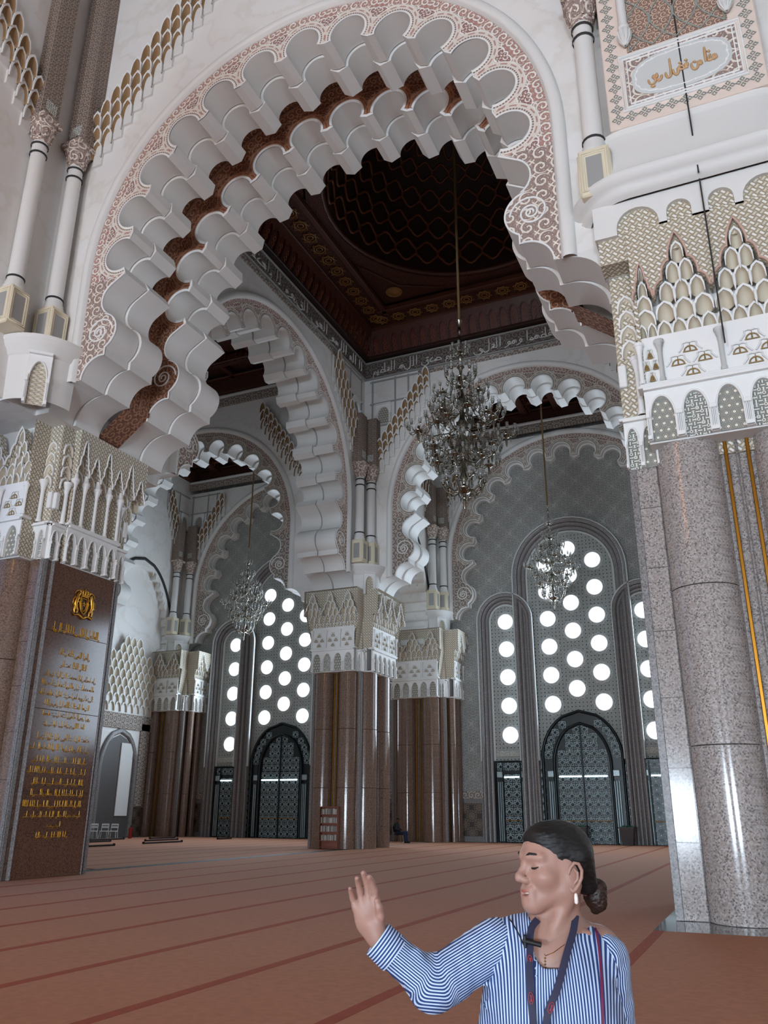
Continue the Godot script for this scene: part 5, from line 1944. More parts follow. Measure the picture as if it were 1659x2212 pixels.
# the painted panel with its gilt words above the right pier's cornice
func pier_panel() -> void:
	var rp: Node3D = get_node("granite_pier")
	var F := Transform3D(Basis(), Vector3(0.05, 0, 2.5))
	var x0 := -1.55
	var x1 := 1.55
	inst(rp, "panel_block", box_mesh(Vector3(3.2, 8.0, 0.7), M.pink_paint, 0.02), F * Transform3D(Basis(), Vector3(0, 19.68, -0.35)))
	# border leaves
	var leafm := MB.new()
	for k in 4:
		var a := k * PI / 2
		leafm.tube(PackedVector3Array([Vector3(cos(a) * 0.03, sin(a) * 0.03, 0.01), Vector3(cos(a + 0.5) * 0.09, sin(a + 0.5) * 0.09, 0.015), Vector3(cos(a) * 0.13, sin(a) * 0.13, 0.01), Vector3(cos(a - 0.5) * 0.09, sin(a - 0.5) * 0.09, 0.015)]), 0.014, 4, true)
	var lm := leafm.mesh(M.green_paint)
	for k in 11:
		inst(rp, "painted_leaf", lm, F * Transform3D(Basis(), Vector3(-1.4 + k * 0.28, 15.92, 0.0)))
	for k in 22:
		for s in [-1.0, 1.0]:
			inst(rp, "painted_leaf", lm, F * Transform3D(Basis(), Vector3(s * 1.4, 16.2 + k * 0.3, 0.0)))
	# framed cartouche
	var fr := MB.new()
	for d in 3:
		var a := 1.25 - d * 0.08
		var c := 0.76 - d * 0.08
		fr.sweep_flat(PackedVector2Array([Vector2(-a, -c), Vector2(a, -c), Vector2(a, c), Vector2(-a, c)]), pts2([0.03, 0.0, 0.03, 0.05 - d * 0.012, -0.02, 0.05 - d * 0.012, -0.02, 0.0]), true)
	inst(rp, "cartouche_frame", fr.mesh(M.white_edge), F * Transform3D(Basis(), Vector3(0, 16.84, 0.0)))
	inst(rp, "cartouche_ground", box_mesh(Vector3(2.3, 1.36, 0.02), M.scroll, 0.0), F * Transform3D(Basis(), Vector3(0, 16.84, 0.01)))
	var ov := PackedVector2Array()
	for k in 40:
		var a := TAU * k / 40.0
		ov.append(Vector2(1.03 * signf(cos(a)) * pow(absf(cos(a)), 0.75), 0.58 * signf(sin(a)) * pow(absf(sin(a)), 0.75)))
	var om := MB.new()
	om.extrude(ccw(ov), 0.0, 0.03)
	inst(rp, "cartouche_field", om.mesh(M.pale_grey), F * Transform3D(Basis(), Vector3(0, 16.84, 0.0)))
	var scal := PackedVector2Array()
	for k in 72:
		var a := TAU * k / 72.0
		var r := 1.0 + 0.045 * absf(sin(a * 9.0))
		scal.append(Vector2(0.92 * r * signf(cos(a)) * pow(absf(cos(a)), 0.75), 0.48 * r * signf(sin(a)) * pow(absf(sin(a)), 0.75)))
	var sm := MB.new()
	sm.sweep_flat(scal, pts2([0.012, 0.03, 0.012, 0.042, -0.012, 0.042, -0.012, 0.03]), true)
	for k in 18:
		var a := TAU * k / 18.0
		var c := Vector3(0.94 * signf(cos(a)) * pow(absf(cos(a)), 0.75), 0.495 * signf(sin(a)) * pow(absf(sin(a)), 0.75), 0.03)
		sm.box(c, Vector3(0.05, 0.05, 0.03), 0.005)
	inst(rp, "cartouche_border", sm.mesh(M.white_edge), F * Transform3D(Basis(), Vector3(0, 16.84, 0.0)))
	var t := script_line("hDA mn fSL rbY", 0.40, 1.42, 0.085)
	inst(rp, "gilt_script", t.mesh(M.gilt_paint), F * Transform3D(Basis(), Vector3(0.72, 16.72, 0.04)))
	# painted ogee field above, with two little corner columns
	inst(rp, "painted_field", box_mesh(Vector3(2.1, 5.6, 0.02), M.painted_scroll), F * Transform3D(Basis(), Vector3(0, 20.5, 0.01)))
	var og := MB.new()
	for j in 5:
		for s in [-1.0, 1.0]:
			var p := PackedVector3Array()
			for k in 25:
				var y := 17.7 + k * 0.22
				p.append(Vector3(clampf(s * (0.5 * sin(k * 0.45 + j * 0.0) + (j - 2) * 0.5), -1.0, 1.0), y, 0.03))
			og.tube(p, 0.02, 4)
	inst(rp, "painted_strap", og.mesh(M.green_paint), F)
	for s in [-1.0, 1.0]:
		var c := MB.new()
		c.lathe(pts2([0.02, -0.42, 0.06, -0.38, 0.13, -0.22, 0.15, -0.05, 0.11, 0.05, 0.11, 0.05, 0.13, 0.07, 0.13, 0.12, 0.1, 0.14, 0.1, 0.14, 0.1, 5.0]), 14)
		for k in 12:
			var a := TAU * k / 12.0
			c.tube(PackedVector3Array([Vector3(cos(a) * 0.03, -0.41, sin(a) * 0.03), Vector3(cos(a) * 0.13, -0.24, sin(a) * 0.13), Vector3(cos(a) * 0.155, -0.05, sin(a) * 0.155)]), 0.018, 4)
		inst(rp, "hanging_colonnette", c.mesh(M.stone), F * Transform3D(Basis(), Vector3(s * 1.06, 18.25, 0.1)))
	# the dark seam that runs down the middle of the pier's front
	for q in [[15.7, 23.6, 0.0], [14.75, 15.65, 0.05], [13.75, 14.25, 0.25], [9.9, 13.7, 0.13]]:
		inst(rp, "seam", box_mesh(Vector3(0.03, q[1] - q[0], 0.03), M.joint), F * Transform3D(Basis(), Vector3(0.02, (q[0] + q[1]) * 0.5, q[2] + (0.02 if q[0] > 13.6 else 0.0))))


# the stalactite field and pointed doorway low on the far left wall
func far_niche() -> void:
	var fl: Node3D = get_node("wall_far_left")
	var T := Transform3D(Basis(Vector3.UP, PI / 2), Vector3(-39.4, 0, -45.0))
	for j in 9:
		for i in 9:
			var x := (i - 4 + 0.5 * (j % 2)) * 0.62
			if j > 4 and absf(x) > (9.5 - j) * 0.55: continue
			inst(fl, "stalactite_niche", niche_mesh(0.6, 0.62, 0.2), T * Transform3D(Basis(), Vector3(x, 7.9 + j * 0.55, 0.12 + 0.03 * j)))
	inst(fl, "carved_field", box_mesh(Vector3(6.0, 1.0, 0.1), M.scroll_grey, 0.02), T * Transform3D(Basis(), Vector3(0, 7.3, 0.06)))
	for s in [-1.0, 1.0]:
		inst(fl, "carved_strip", box_mesh(Vector3(0.9, 5.4, 0.1), M.scroll_grey, 0.02), T * Transform3D(Basis(), Vector3(s * 2.4, 4.6, 0.06)))
		inst(fl, "tiled_dado", box_mesh(Vector3(0.9, 1.85, 0.12), M.zellij, 0.02), T * Transform3D(Basis(), Vector3(s * 2.4, 0.95, 0.07)))
	var d := MB.new()
	d.sweep_flat(ogive(1.55, 0.0, 4.2, 6.5), pts2([-0.35, 0.0, -0.35, 0.12, -0.1, 0.2, 0.0, 0.05, 0.0, 0.0]))
	inst(fl, "doorway_jamb", d.mesh(M.granite_grey), T)
	var op := MB.new()
	op.extrude(ccw(ogive(1.5, 0.0, 4.2, 6.4)), 0.0, 0.03)
	inst(fl, "doorway_recess", op.mesh(M.dark_stone), T)
	inst(fl, "doorway_leaf", box_mesh(Vector3(1.2, 4.6, 0.08), M.stone, 0.02), T * Transform3D(Basis(), Vector3(0.75, 3.6, 0.06)))


# ---------------------------------------------------------------- ceilings of dark carved wood
func make_ceilings() -> void:
	var c := struct("ceiling", "dark carved wooden dome over the square bay")
	var x0 := X_LEFT
	var x1 := -0.9
	var z0 := Z_MID
	var z1 := -20.5
	var cx := (x0 + x1) * 0.5
	var cz := (z0 + z1) * 0.5
	slab(c, "roof_slab", Vector3(x0 - 1, 36.5, z0 - 1), Vector3(x1 + 1, 37, z1 + 1), M.wood_dark)
	for q in [[Vector3(x0 - 0.6, 26.1, z0 - 0.6), Vector3(x0, 36.5, z1 + 0.6)], [Vector3(x1, 26.1, z0 - 0.6), Vector3(x1 + 0.6, 36.5, z1 + 0.6)], [Vector3(x0, 26.1, z0 - 0.6), Vector3(x1, 36.5, z0)], [Vector3(x0, 26.1, z1), Vector3(x1, 36.5, z1 + 0.6)]]:
		slab(c, "upstand", q[0], q[1], M.wood_dark)
	# arcaded wooden frieze, leaning inwards, on the four sides
	var cell := MB.new()
	cell.extrude(framed(0.29, 0.0, 1.5, pointed(0.2, 1.1, 0.0)), 0.0, 0.09)
	for k in 5: cell.box(Vector3(-0.29, 0.12 + k * 0.19, 0.1), Vector3(0.06, 0.1, 0.06), 0.01)
	cell.sweep_flat(pointed(0.235, 1.16, 0.0), pts2([0.014, 0.09, 0.014, 0.115, -0.014, 0.115, -0.014, 0.09]))
	var cm := cell.mesh(M.wood)
	var fillm := MB.new()
	for k in 3: fillm.tube(PackedVector3Array([Vector3(-0.1, 0.1 + k * 0.28, 0.04), Vector3(0, 0.24 + k * 0.28, 0.05), Vector3(0.1, 0.1 + k * 0.28, 0.04), Vector3(0, 0.0 + k * 0.28, 0.05)]), 0.016, 4, true)
	fillm.to(cm, M.wood_gold)
	var bk := MB.new()
	bk.quad(Vector3(-0.29, 0, 0.0), Vector3(0.29, 0, 0.0), Vector3(0.29, 1.5, 0.0), Vector3(-0.29, 1.5, 0.0))
	bk.to(cm, M.wood_red)
	var rosette := MB.new()
	for k in 2: rosette.lathe(pts2([0.12 + k * 0.13, -0.03, 0.15 + k * 0.13, -0.06, 0.18 + k * 0.13, -0.03]), 16)
	for k in 8:
		var a := TAU * k / 8.0
		rosette.tube(PackedVector3Array([Vector3(cos(a) * 0.3, -0.03, sin(a) * 0.3), Vector3(cos(a + 0.39) * 0.42, -0.04, sin(a + 0.39) * 0.42), Vector3(cos(a + 0.785) * 0.3, -0.03, sin(a + 0.785) * 0.3)]), 0.025, 4)
	var rm := rosette.mesh(M.wood_gold)
	var sides := [[Vector3(cx, 26.25, z0 + 0.12), 0.0, x1 - x0], [Vector3(x0 + 0.12, 26.25, cz), PI / 2, z1 - z0], [Vector3(cx, 26.25, z1 - 0.12), PI, x1 - x0], [Vector3(x1 - 0.12, 26.25, cz), -PI / 2, z1 - z0]]
	for sd in sides:
		var T := Transform3D(Basis(Vector3.UP, sd[1]), sd[0])
		var L: float = sd[2]
		inst(c, "cornice_beam", box_mesh(Vector3(L, 0.16, 0.5), M.wood_dark, 0.03), T * Transform3D(Basis(), Vector3(0, -0.06, 0.05)))
		var lean := Basis(Vector3.RIGHT, 0.35)
		var n := int(L / 0.58)
		for k in n:
			inst(c, "frieze_arch", cm, T * Transform3D(lean, Vector3(-L * 0.5 + L * (k + 0.5) / n, 0.05, 0.05)))
		# flat border with rosettes
		inst(c, "border_panel", box_mesh(Vector3(L - 1.0, 0.1, 1.5), M.scroll_wood, 0.0), T * Transform3D(Basis(), Vector3(0, 1.62, 1.2)))
		inst(c, "border_beam", box_mesh(Vector3(L - 1.0, 0.22, 0.2), M.wood, 0.03), T * Transform3D(Basis(), Vector3(0, 1.52, 0.62)))
		inst(c, "border_beam", box_mesh(Vector3(L - 3.6, 0.3, 0.28), M.wood, 0.03), T * Transform3D(Basis(), Vector3(0, 1.6, 2.05)))
		var m := int((L - 2.4) / 0.95)
		for k in m:
			inst(c, "rosette", rm, T * Transform3D(Basis(), Vector3(-(L - 2.4) * 0.5 + (L - 2.4) * (k + 0.5) / m, 1.56, 1.3)))
	# flat field round the dome
	var R := 6.15
	for s in 4:
		var p := PackedVector2Array()
		var hx := (x1 - x0) * 0.5 - 1.9
		var hz := (z1 - z0) * 0.5 - 1.9
		var sgx := 1.0 if s % 2 == 0 else -1.0
		var sgz := 1.0 if s < 2 else -1.0
		p.append(Vector2(sgx * hx, 0))
		p.append(Vector2(sgx * hx, sgz * hz))
		p.append(Vector2(0, sgz * hz))
		for k in 13:
			var a := PI / 2 * (1.0 - k / 12.0)
			p.append(Vector2(sgx * cos(a) * R, sgz * sin(a) * R))
		var b := MB.new()
		b.extrude(ccw(p), 0.0, 0.2)
		inst(c, "spandrel_panel", b.mesh(M.scroll_wood), Transform3D(Basis(Vector3.RIGHT, PI / 2), Vector3(cx, 28.35, cz)))
		var tri := MB.new()
		var q := Vector3(cx + sgx * (hx - 0.35), 28.1, cz + sgz * (hz - 0.35))
		tri.tube(PackedVector3Array([q, q - Vector3(sgx * 4.2, 0, 0), q - Vector3(sgx * 1.4, 0, sgz * 1.4), q - Vector3(0, 0, sgz * 4.2)]), 0.07, 4, true)
		inst(c, "spandrel_frame", tri.mesh(M.wood), Transform3D())
		var boss := MB.new()
		boss.lathe(pts2([0.0, -0.14, 0.2, -0.1, 0.34, 0.0, 0.34, 0.0, 0.42, -0.05, 0.46, 0.0]), 16)
		inst(c, "gilt_boss", boss.mesh(M.wood_gold), Transform3D(Basis(), q - Vector3(sgx * 0.95, 0.0, sgz * 0.95)))
	# dome with coffers
	var prof := PackedVector2Array()
	for k in 13:
		var a := k / 12.0 * PI / 2
		prof.append(Vector2(maxf(0.01, R * cos(a)), 28.45 + 7.6 * sin(a)))
	var dm := MB.new()
	dm.lathe(prof, 48, Vector3(cx, 0, cz))
	inst(c, "dome_shell", dm.mesh(M.wood_dark))
	var lip := MB.new()
	lip.lathe(pts2([R - 0.05, 28.5, R - 0.12, 28.3, R + 0.1, 28.2, R + 0.22, 28.32]), 64, Vector3(cx, 0, cz))
	inst(c, "dome_lip", lip.mesh(M.wood))
	for row in 7:
		var a: float = [0.09, 0.215, 0.34, 0.465, 0.62, 0.80, 0.93][row] * PI / 2
		var n := 32
		var rr := R * cos(a)
		var y := 28.45 + 7.6 * sin(a)
		var size := rr * TAU / n * 0.46
		var tall: float = size if row < 4 else [0.95, 0.85, 0.5][row - 4]
		var ring := MB.new()
		var lp := PackedVector3Array()
		for k in 20:
			var t := TAU * k / 20.0
			var f := 1.0 + (0.12 * cos(t * 4.0) if row < 4 else 0.0)
			lp.append(Vector3(cos(t) * size * f, sin(t) * tall * f, 0.05))
		ring.tube(lp, 0.075, 5, true)
		var mesh := ring.mesh(M.dome_gold)
		for k in n:
			var t := TAU * (k + 0.5 * (row % 2)) / n
			var out := Vector3(cos(t), 0, sin(t))
			var nn := (-out * (cos(a) / R) - Vector3.UP * (sin(a) / 7.6)).normalized()
			var side := Vector3.UP.cross(nn).normalized()
			inst(c, "coffer_ring", mesh, Transform3D(Basis(side, nn.cross(side), nn), Vector3(cx, y, cz) + out * rr + nn * 0.05))
	# left bay: coffered beams
	var lb := struct("ceiling", "dark wooden beamed ceiling over the left bay")
	beamed(lb, -38.9, X_LEFT - 2.3, Z_MID, -19.6, true)
	var rb := struct("ceiling", "dark wooden beamed ceiling over the bay on the right")
	beamed(rb, 1.35, 20.5, Z_BACK, -17.2, false)
	var al := struct("ceiling", "dark wooden beamed ceiling over the aisle by the windows")
	beamed(al, X_LEFT - 0.2, 1.35, Z_BACK, Z_MID - 1.9, false)
	var al2 := struct("ceiling", "dark wooden beamed ceiling over the left end of the aisle")
	beamed(al2, -38.9, X_LEFT - 2.2, Z_BACK, Z_MID - 1.9, false)


func beamed(c: Node3D, x0: float, x1: float, z0: float, z1: float, along_x: bool) -> void:
	slab(c, "roof_slab", Vector3(x0 - 1.2, 27.6, z0 - 0.4), Vector3(x1 + 1.2, 28.0, z1 + 0.4), M.wood_dark)
	var cx := (x0 + x1) * 0.5
	var cz := (z0 + z1) * 0.5
	for s in [-1.0, 1.0]:
		inst(c, "cornice_beam", box_mesh(Vector3(x1 - x0, 0.9, 0.45), M.scroll_wood, 0.03), Transform3D(Basis(), Vector3(cx, 26.5, cz + s * ((z1 - z0) * 0.5 - 0.22))))
		inst(c, "cornice_beam", box_mesh(Vector3(0.45, 0.9, z1 - z0), M.scroll_wood, 0.03), Transform3D(Basis(), Vector3(cx + s * ((x1 - x0) * 0.5 - 0.22), 26.5, cz)))
		inst(c, "cornice_rail", box_mesh(Vector3(x1 - x0, 0.12, 0.7), M.wood, 0.03), Transform3D(Basis(), Vector3(cx, 27.0, cz + s * ((z1 - z0) * 0.5 - 0.35))))
	var L := (z1 - z0) if along_x else (x1 - x0)
	var run := (x1 - x0) if along_x else (z1 - z0)
	var n := int(L / 2.1)
	var spindle := MB.new()
	spindle.lathe(pts2([0.05, 0.0, 0.09, 0.06, 0.05, 0.14, 0.08, 0.25, 0.05, 0.36, 0.09, 0.44, 0.05, 0.5]), 8)
	var sp := spindle.mesh(M.wood)
	for k in n + 1:
		var t := -L * 0.5 + L * k / n
		var T := Transform3D(Basis(Vector3.UP, 0.0 if along_x else PI / 2), Vector3(cx, 27.0, cz + t) if along_x else Vector3(cx + t, 27.0, cz))
		inst(c, "beam", box_mesh(Vector3(run, 0.5, 0.5), M.wood, 0.05), T)
		inst(c, "beam_soffit", box_mesh(Vector3(run, 0.06, 0.34), M.scroll_wood, 0.0), T * Transform3D(Basis(), Vector3(0, -0.27, 0)))
		if k < n:
			var U := T * Transform3D(Basis(), Vector3(0, 0, (1.0 if along_x else 1.0) * L / n * 0.5))
			inst(c, "coffer_panel", box_mesh(Vector3(run, 0.1, L / n - 0.5), M.scroll_wood, 0.0), U * Transform3D(Basis(), Vector3(0, 0.4, 0)))
			var m := int(run / 2.6)
			for j in m:
				inst(c, "cross_beam", box_mesh(Vector3(0.3, 0.36, L / n - 0.4), M.wood, 0.04), U * Transform3D(Basis(), Vector3(-run * 0.5 + run * (j + 0.5) / m, 0.12, 0)))
				for q in 6:
					inst(c, "spindle", sp, U * Transform3D(Basis(), Vector3(-run * 0.5 + run * (j + 0.5) / m - 0.9 + q * 0.36, -0.2, -L / n * 0.5 + 0.4)))


# ---------------------------------------------------------------- chandeliers
func make_chandeliers() -> void:
	var cup := MB.new()
	cup.lathe(pts2([0.0, 0.0, 0.03, 0.01, 0.055, 0.035, 0.05, 0.06, 0.05, 0.06, 0.062, 0.075, 0.05, 0.085]), 8)
	var cm := cup.mesh(M.chrome_brass)
	var gl := MB.new()
	gl.lathe(pts2([0.03, 0.08, 0.062, 0.1, 0.075, 0.15, 0.06, 0.2, 0.052, 0.225, 0.07, 0.265]), 10)
	gl.to(cm, M.lamp_glass)
	var rim := MB.new()
	rim.lathe(pts2([0.066, 0.258, 0.074, 0.262, 0.07, 0.272, 0.062, 0.266]), 10)
	rim.lathe(pts2([0.07, 0.14, 0.08, 0.15, 0.07, 0.16]), 10)
	rim.to(cm, M.chrome_brass)
	S.cup = cm
	var arm := MB.new()
	var p := PackedVector3Array()
	for q in [[0.06, 0.0], [0.16, -0.07], [0.28, -0.1], [0.38, -0.06], [0.45, 0.03], [0.47, 0.1]]: p.append(Vector3(q[0], q[1], 0))
	arm.tube(p, [0.02, 0.018, 0.018, 0.018, 0.018, 0.022], 5)
	arm.lathe(pts2([0.0, -0.02, 0.03, 0.0, 0.0, 0.02]), 6, Vector3(0.28, -0.1, 0))
	arm.tube(PackedVector3Array([Vector3(0.28, -0.1, 0), Vector3(0.29, -0.16, 0), Vector3(0.28, -0.22, 0)]), [0.008, 0.016, 0.003], 4)
	S.arm = arm.mesh(M.chrome_brass)
	var bowl := MB.new()
	bowl.lathe(pts2([0.0, -0.13, 0.1, -0.11, 0.19, -0.05, 0.2, 0.0, 0.2, 0.0, 0.14, 0.04, 0.05, 0.06, 0.035, 0.16, 0.05, 0.2, 0.0, 0.26]), 16)
	bowl.lathe(pts2([0.05, -0.12, 0.04, -0.3, 0.055, -0.32, 0.03, -0.4, 0.045, -0.44, 0.0, -0.54]), 10)
	S.bowl = bowl.mesh(M.chrome_brass)
	chandelier("huge tiered metal chandelier with glass cups hanging under the dome", Vector3(-9.65, 0, -29.35), 13.05, 1.0, 36.05, 0)
	chandelier("smaller chandelier hanging before the tall window of the right bay", Vector3(-9.65, 0, -44.4), 12.25, 0.70, 27.6, 1)
	chandelier("smaller chandelier hanging before the windows of the left bay", Vector3(-29.85, 0, -44.6), 12.1, 0.72, 27.6, 1)
	# the lit chandelier of the nave, over and behind the viewpoint
	var lit := chandelier("lit chandelier hanging in the nave behind the viewpoint", Vector3(-12.5, 0, 1.5), 12.0, 1.0, 33.9, 0)
	var bulb := MB.new()
	bulb.lathe(pts2([0.0, 0.1, 0.05, 0.12, 0.06, 0.17, 0.03, 0.23, 0.0, 0.24]), 8)
	var bm := bulb.mesh(M.lamp_glow)
	for b in lit.get_children():
		if not String(b.name).begins_with("branch"): continue
		for a in b.get_children():
			if String(a.name).begins_with("glass_cup"): inst(b, "bulb", bm, a.transform)
	for h in [14.0, 17.0]:
		var l := OmniLight3D.new()
		l.name = "chandelier_light"
		l.position = Vector3(-12.5, h, 1.5)
		l.light_color = Color(1.0, 0.70, 0.42)
		l.light_energy = 22.0
		l.light_size = 1.6
		l.omni_range = 90.0
		l.omni_attenuation = 2.0
		l.shadow_enabled = true
		add_child(l, true)


func branch(root: Node3D, at: Vector3, sc: float, arms: int, turn: float) -> void:
	var b := Node3D.new()
	b.name = "branch_cluster"
	root.add_child(b, true)
	b.transform = Transform3D(Basis(Vector3.UP, turn).scaled(Vector3.ONE * sc), at)
	inst(b, "bowl", S.bowl)
	for k in arms:
		var a := TAU * k / arms
		inst(b, "arm", S.arm, Transform3D(Basis(Vector3.UP, a), Vector3.ZERO))
		inst(b, "glass_cup", S.cup, Transform3D(Basis(), Vector3(cos(a) * 0.47, 0.1, -sin(a) * 0.47)))


# foot is the height of the lowest drop; s scales the whole
func chandelier(label: String, at: Vector3, foot: float, s: float, hook: float, kind: int) -> Node3D:
	var root := thing("chandelier", label, "chandelier", at, 0.0, "chandeliers")
	var y := func(v: float) -> float: return foot + (v - 13.05) * s
	var top: float = y.call(21.5)
	var cord := MB.new()
	var cp := PackedVector3Array()
	for k in 25: cp.append(Vector3(0.006 * sin(k * 2.1), lerpf(top, hook, k / 24.0), 0.006 * cos(k * 1.7)))
	cord.tube(cp, 0.055 * (0.75 + 0.25 * s), 6)
	inst(root, "cord", cord.mesh(M.cord))
	var stem := MB.new()
	var pr := PackedVector2Array()
	var beads := [[21.5, 0.14], [21.2, 0.05], [21.0, 0.1], [20.8, 0.04], [20.4, 0.09], [20.15, 0.05], [19.9, 0.06], [19.7, 0.16], [19.45, 0.06], [19.25, 0.17], [19.0, 0.06], [18.7, 0.1], [18.2, 0.07], [17.6, 0.2], [17.1, 0.09], [16.6, 0.24], [16.0, 0.1], [15.4, 0.22], [14.8, 0.08], [14.2, 0.18], [13.9, 0.07], [13.5, 0.06], [13.35, 0.13], [13.2, 0.03], [13.05, 0.01]]
	for k in range(beads.size() - 1, -1, -1):
		pr.append(Vector2(beads[k][1] * s, y.call(beads[k][0])))
		if k > 0: pr.append(Vector2((beads[k][1] * 0.35 + beads[k - 1][1] * 0.35) * s, y.call((beads[k][0] + beads[k - 1][0]) * 0.5)))
	stem.lathe(pr, 12)
	inst(root, "stem", stem.mesh(M.chrome_brass))
	branch(root, Vector3(0, y.call(20.0), 0), 0.85 * s, 8, 0.2)
	branch(root, Vector3(0, y.call(18.75), 0), 1.35 * s, 10, 0.0)
	var rings := [[6, 0.85, 17.9, 0.85, 0.26], [6, 1.05, 16.95, 1.15, 0.0], [6, 1.82, 16.2, 1.0, 0.52], [8, 1.25, 15.5, 0.9, 0.1], [6, 1.05, 14.85, 0.95, 0.5]]
	for r in rings:
		var strut := MB.new()
		for k in r[0]:
			var a: float = TAU * k / r[0] + r[4]
			var c := Vector3(cos(a) * r[1] * s, y.call(r[2]), sin(a) * r[1] * s)
			branch(root, c, r[3] * s, 8, a * 1.7)
			var up := Vector3(0, 0.22 * s, 0)
			inst(root, "strut", tube_mesh(PackedVector3Array([Vector3(0, c.y + 0.25 * s, 0), c * Vector3(0.35, 1, 0.35) - up * 0.3, c * Vector3(0.7, 1, 0.7) - up, c - up * 0.3]), 0.028 * s, M.chrome_brass))
	branch(root, Vector3(0, y.call(13.75), 0), 1.75 * s, 10, 0.3)
	return root


func tube_mesh(p: PackedVector3Array, r, mat: Material, seg := 6, closed := false) -> ArrayMesh:
	var b := MB.new()
	b.tube(p, r, seg, closed)
	return b.mesh(mat)


# ---------------------------------------------------------------- furniture and small things
func make_furniture() -> void:
	flat_mat("cord", Color(0.45, 0.36, 0.22), 0.9)
	flat_mat("red_wood", Color(0.50, 0.26, 0.17), 0.45)
	flat_mat("white_plastic", Color(0.86, 0.87, 0.88), 0.4)
	flat_mat("black_metal", Color(0.06, 0.06, 0.065), 0.4)
	flat_mat("planter", Color(0.20, 0.15, 0.13), 0.5)
	flat_mat("leaf", Color(0.13, 0.42, 0.28), 0.6)
	flat_mat("red_paint", Color(0.60, 0.08, 0.06), 0.35)
	flat_mat("green_cloth", Color(0.09, 0.36, 0.30), 0.7)
	flat_mat("mat_dark", Color(0.16, 0.10, 0.09), 0.9)
	# bookcase at the foot of the middle pillar
	var B := Transform3D(Basis(Vector3.UP, 0.10), Vector3(-19.22, 0.003, -36.82))
	var bc := thing("bookcase", "narrow reddish wooden bookcase of four shelves at the pillar's foot", "bookcase", B.origin, 0.10)
	var w := 0.92
	var h := 1.85
	for s in [-1.0, 1.0]: inst(bc, "side_panel", box_mesh(Vector3(0.03, h, 0.3), M.red_wood, 0.004), xf(Vector3(s * (w * 0.5 - 0.015), h * 0.5 + 0.002, 0)))
	inst(bc, "back_panel", box_mesh(Vector3(w - 0.06, h - 0.02, 0.012), M.red_wood), xf(Vector3(0, h * 0.5 + 0.0, -0.14)))
	inst(bc, "top_panel", box_mesh(Vector3(w, 0.03, 0.31), M.red_wood, 0.004), xf(Vector3(0, h, 0)))
	var lv := [0.10, 0.36, 0.74, 1.12, 1.50]
	for y in lv: inst(bc, "shelf", box_mesh(Vector3(w - 0.06, 0.025, 0.28), M.red_wood, 0.003), xf(Vector3(0, y, 0)))
	var cols := [Color(0.62, 0.60, 0.56), Color(0.48, 0.46, 0.46), Color(0.70, 0.68, 0.64), Color(0.36, 0.33, 0.33), Color(0.55, 0.50, 0.44)]
	for k in cols.size(): flat_mat("book%d" % k, cols[k], 0.6)
	flat_mat("paper", Color(0.88, 0.86, 0.80), 0.9)
	var ords := ["first", "second", "third", "fourth", "fifth", "sixth", "seventh", "eighth", "ninth", "tenth", "eleventh", "twelfth", "thirteenth", "fourteenth", "fifteenth", "sixteenth", "seventeenth", "eighteenth", "nineteenth", "twentieth", "twenty-first", "twenty-second", "twenty-third", "twenty-fourth"]
	var names := ["bottom", "second", "third", "top"]
	var r := RandomNumberGenerator.new()
	r.seed = 5
	for q in 4:
		var x := -w * 0.5 + 0.06
		var nth := 0
		while x < w * 0.5 - 0.09:
			var t := r.randf_range(0.035, 0.06)
			var bh := r.randf_range(0.22, 0.26)
			var bk := MB.new()
			bk.box(Vector3(0, bh * 0.5, 0), Vector3(t, bh, 0.17), 0.006)
			var am := bk.mesh(M["book%d" % r.randi_range(0, 4)])
			var pg := MB.new()
			pg.box(Vector3(0, bh * 0.5 + 0.003, -0.004), Vector3(t - 0.01, bh, 0.16))
			pg.to(am, M.paper)
			var o := inst(self, "book", am, B * Transform3D(Basis(), Vector3(x + t * 0.5, lv[q + 1] + 0.0135, 0.02)))
			nth += 1
			tag(o, "%s book from the left on the %s shelf of the bookcase" % [ords[nth - 1], names[q]], "book", "books on the %s shelf" % names[q])
			x += t + 0.004
	# small desk by the far wall with a green cloth and a folding chair's frame
	var d := thing("desk", "small dark desk with thin legs in the recess behind the pillar", "table", Vector3(-21.75, 0.003, -48.3))
	inst(d, "desk_top", box_mesh(Vector3(1.0, 0.05, 0.5), M.black_metal, 0.01), xf(Vector3(0, 0.86, 0)))
	for sx in [-1.0, 1.0]:
		for sz in [-1.0, 1.0]: inst(d, "leg", box_mesh(Vector3(0.05, 0.84, 0.05), M.black_metal, 0.008), xf(Vector3(sx * 0.45, 0.42, sz * 0.2)))
		inst(d, "foot_rail", box_mesh(Vector3(0.06, 0.05, 0.6), M.black_metal, 0.01), xf(Vector3(sx * 0.45, 0.025, 0)))
	inst(d, "apron", box_mesh(Vector3(0.9, 0.1, 0.03), M.black_metal, 0.005), xf(Vector3(0, 0.78, 0.2)))
	var gc := MB.new()
	gc.box(Vector3(0.12, 0.07, 0), Vector3(0.55, 0.14, 0.34), 0.05)
	var g := inst(self, "folded_cloth", gc.mesh(M.green_cloth), xf(Vector3(-21.75, 0.8895, -48.3)))
	tag(g, "folded green cloth lying on the small dark desk", "cloth")
	# planters before the great door of the right bay
	planter(Vector3(-10.02, 0.003, -49.0), "dark tapered planter of green leaves, left one before the great door", 3)
	planter(Vector3(-7.5, 0.003, -49.0), "dark tapered planter of green leaves, right one beside the great door", 4)
	# white stacking chairs at the far left
	var ch := thing("plastic_chair", "leftmost of three small white chairs by the far niche", "chair", Vector3(-38.3, 0.003, -42.3), 0.6, "white chairs by the far niche")
	inst(ch, "seat", box_mesh(Vector3(0.46, 0.04, 0.44), M.white_plastic, 0.015), xf(Vector3(0, 0.45, 0)))
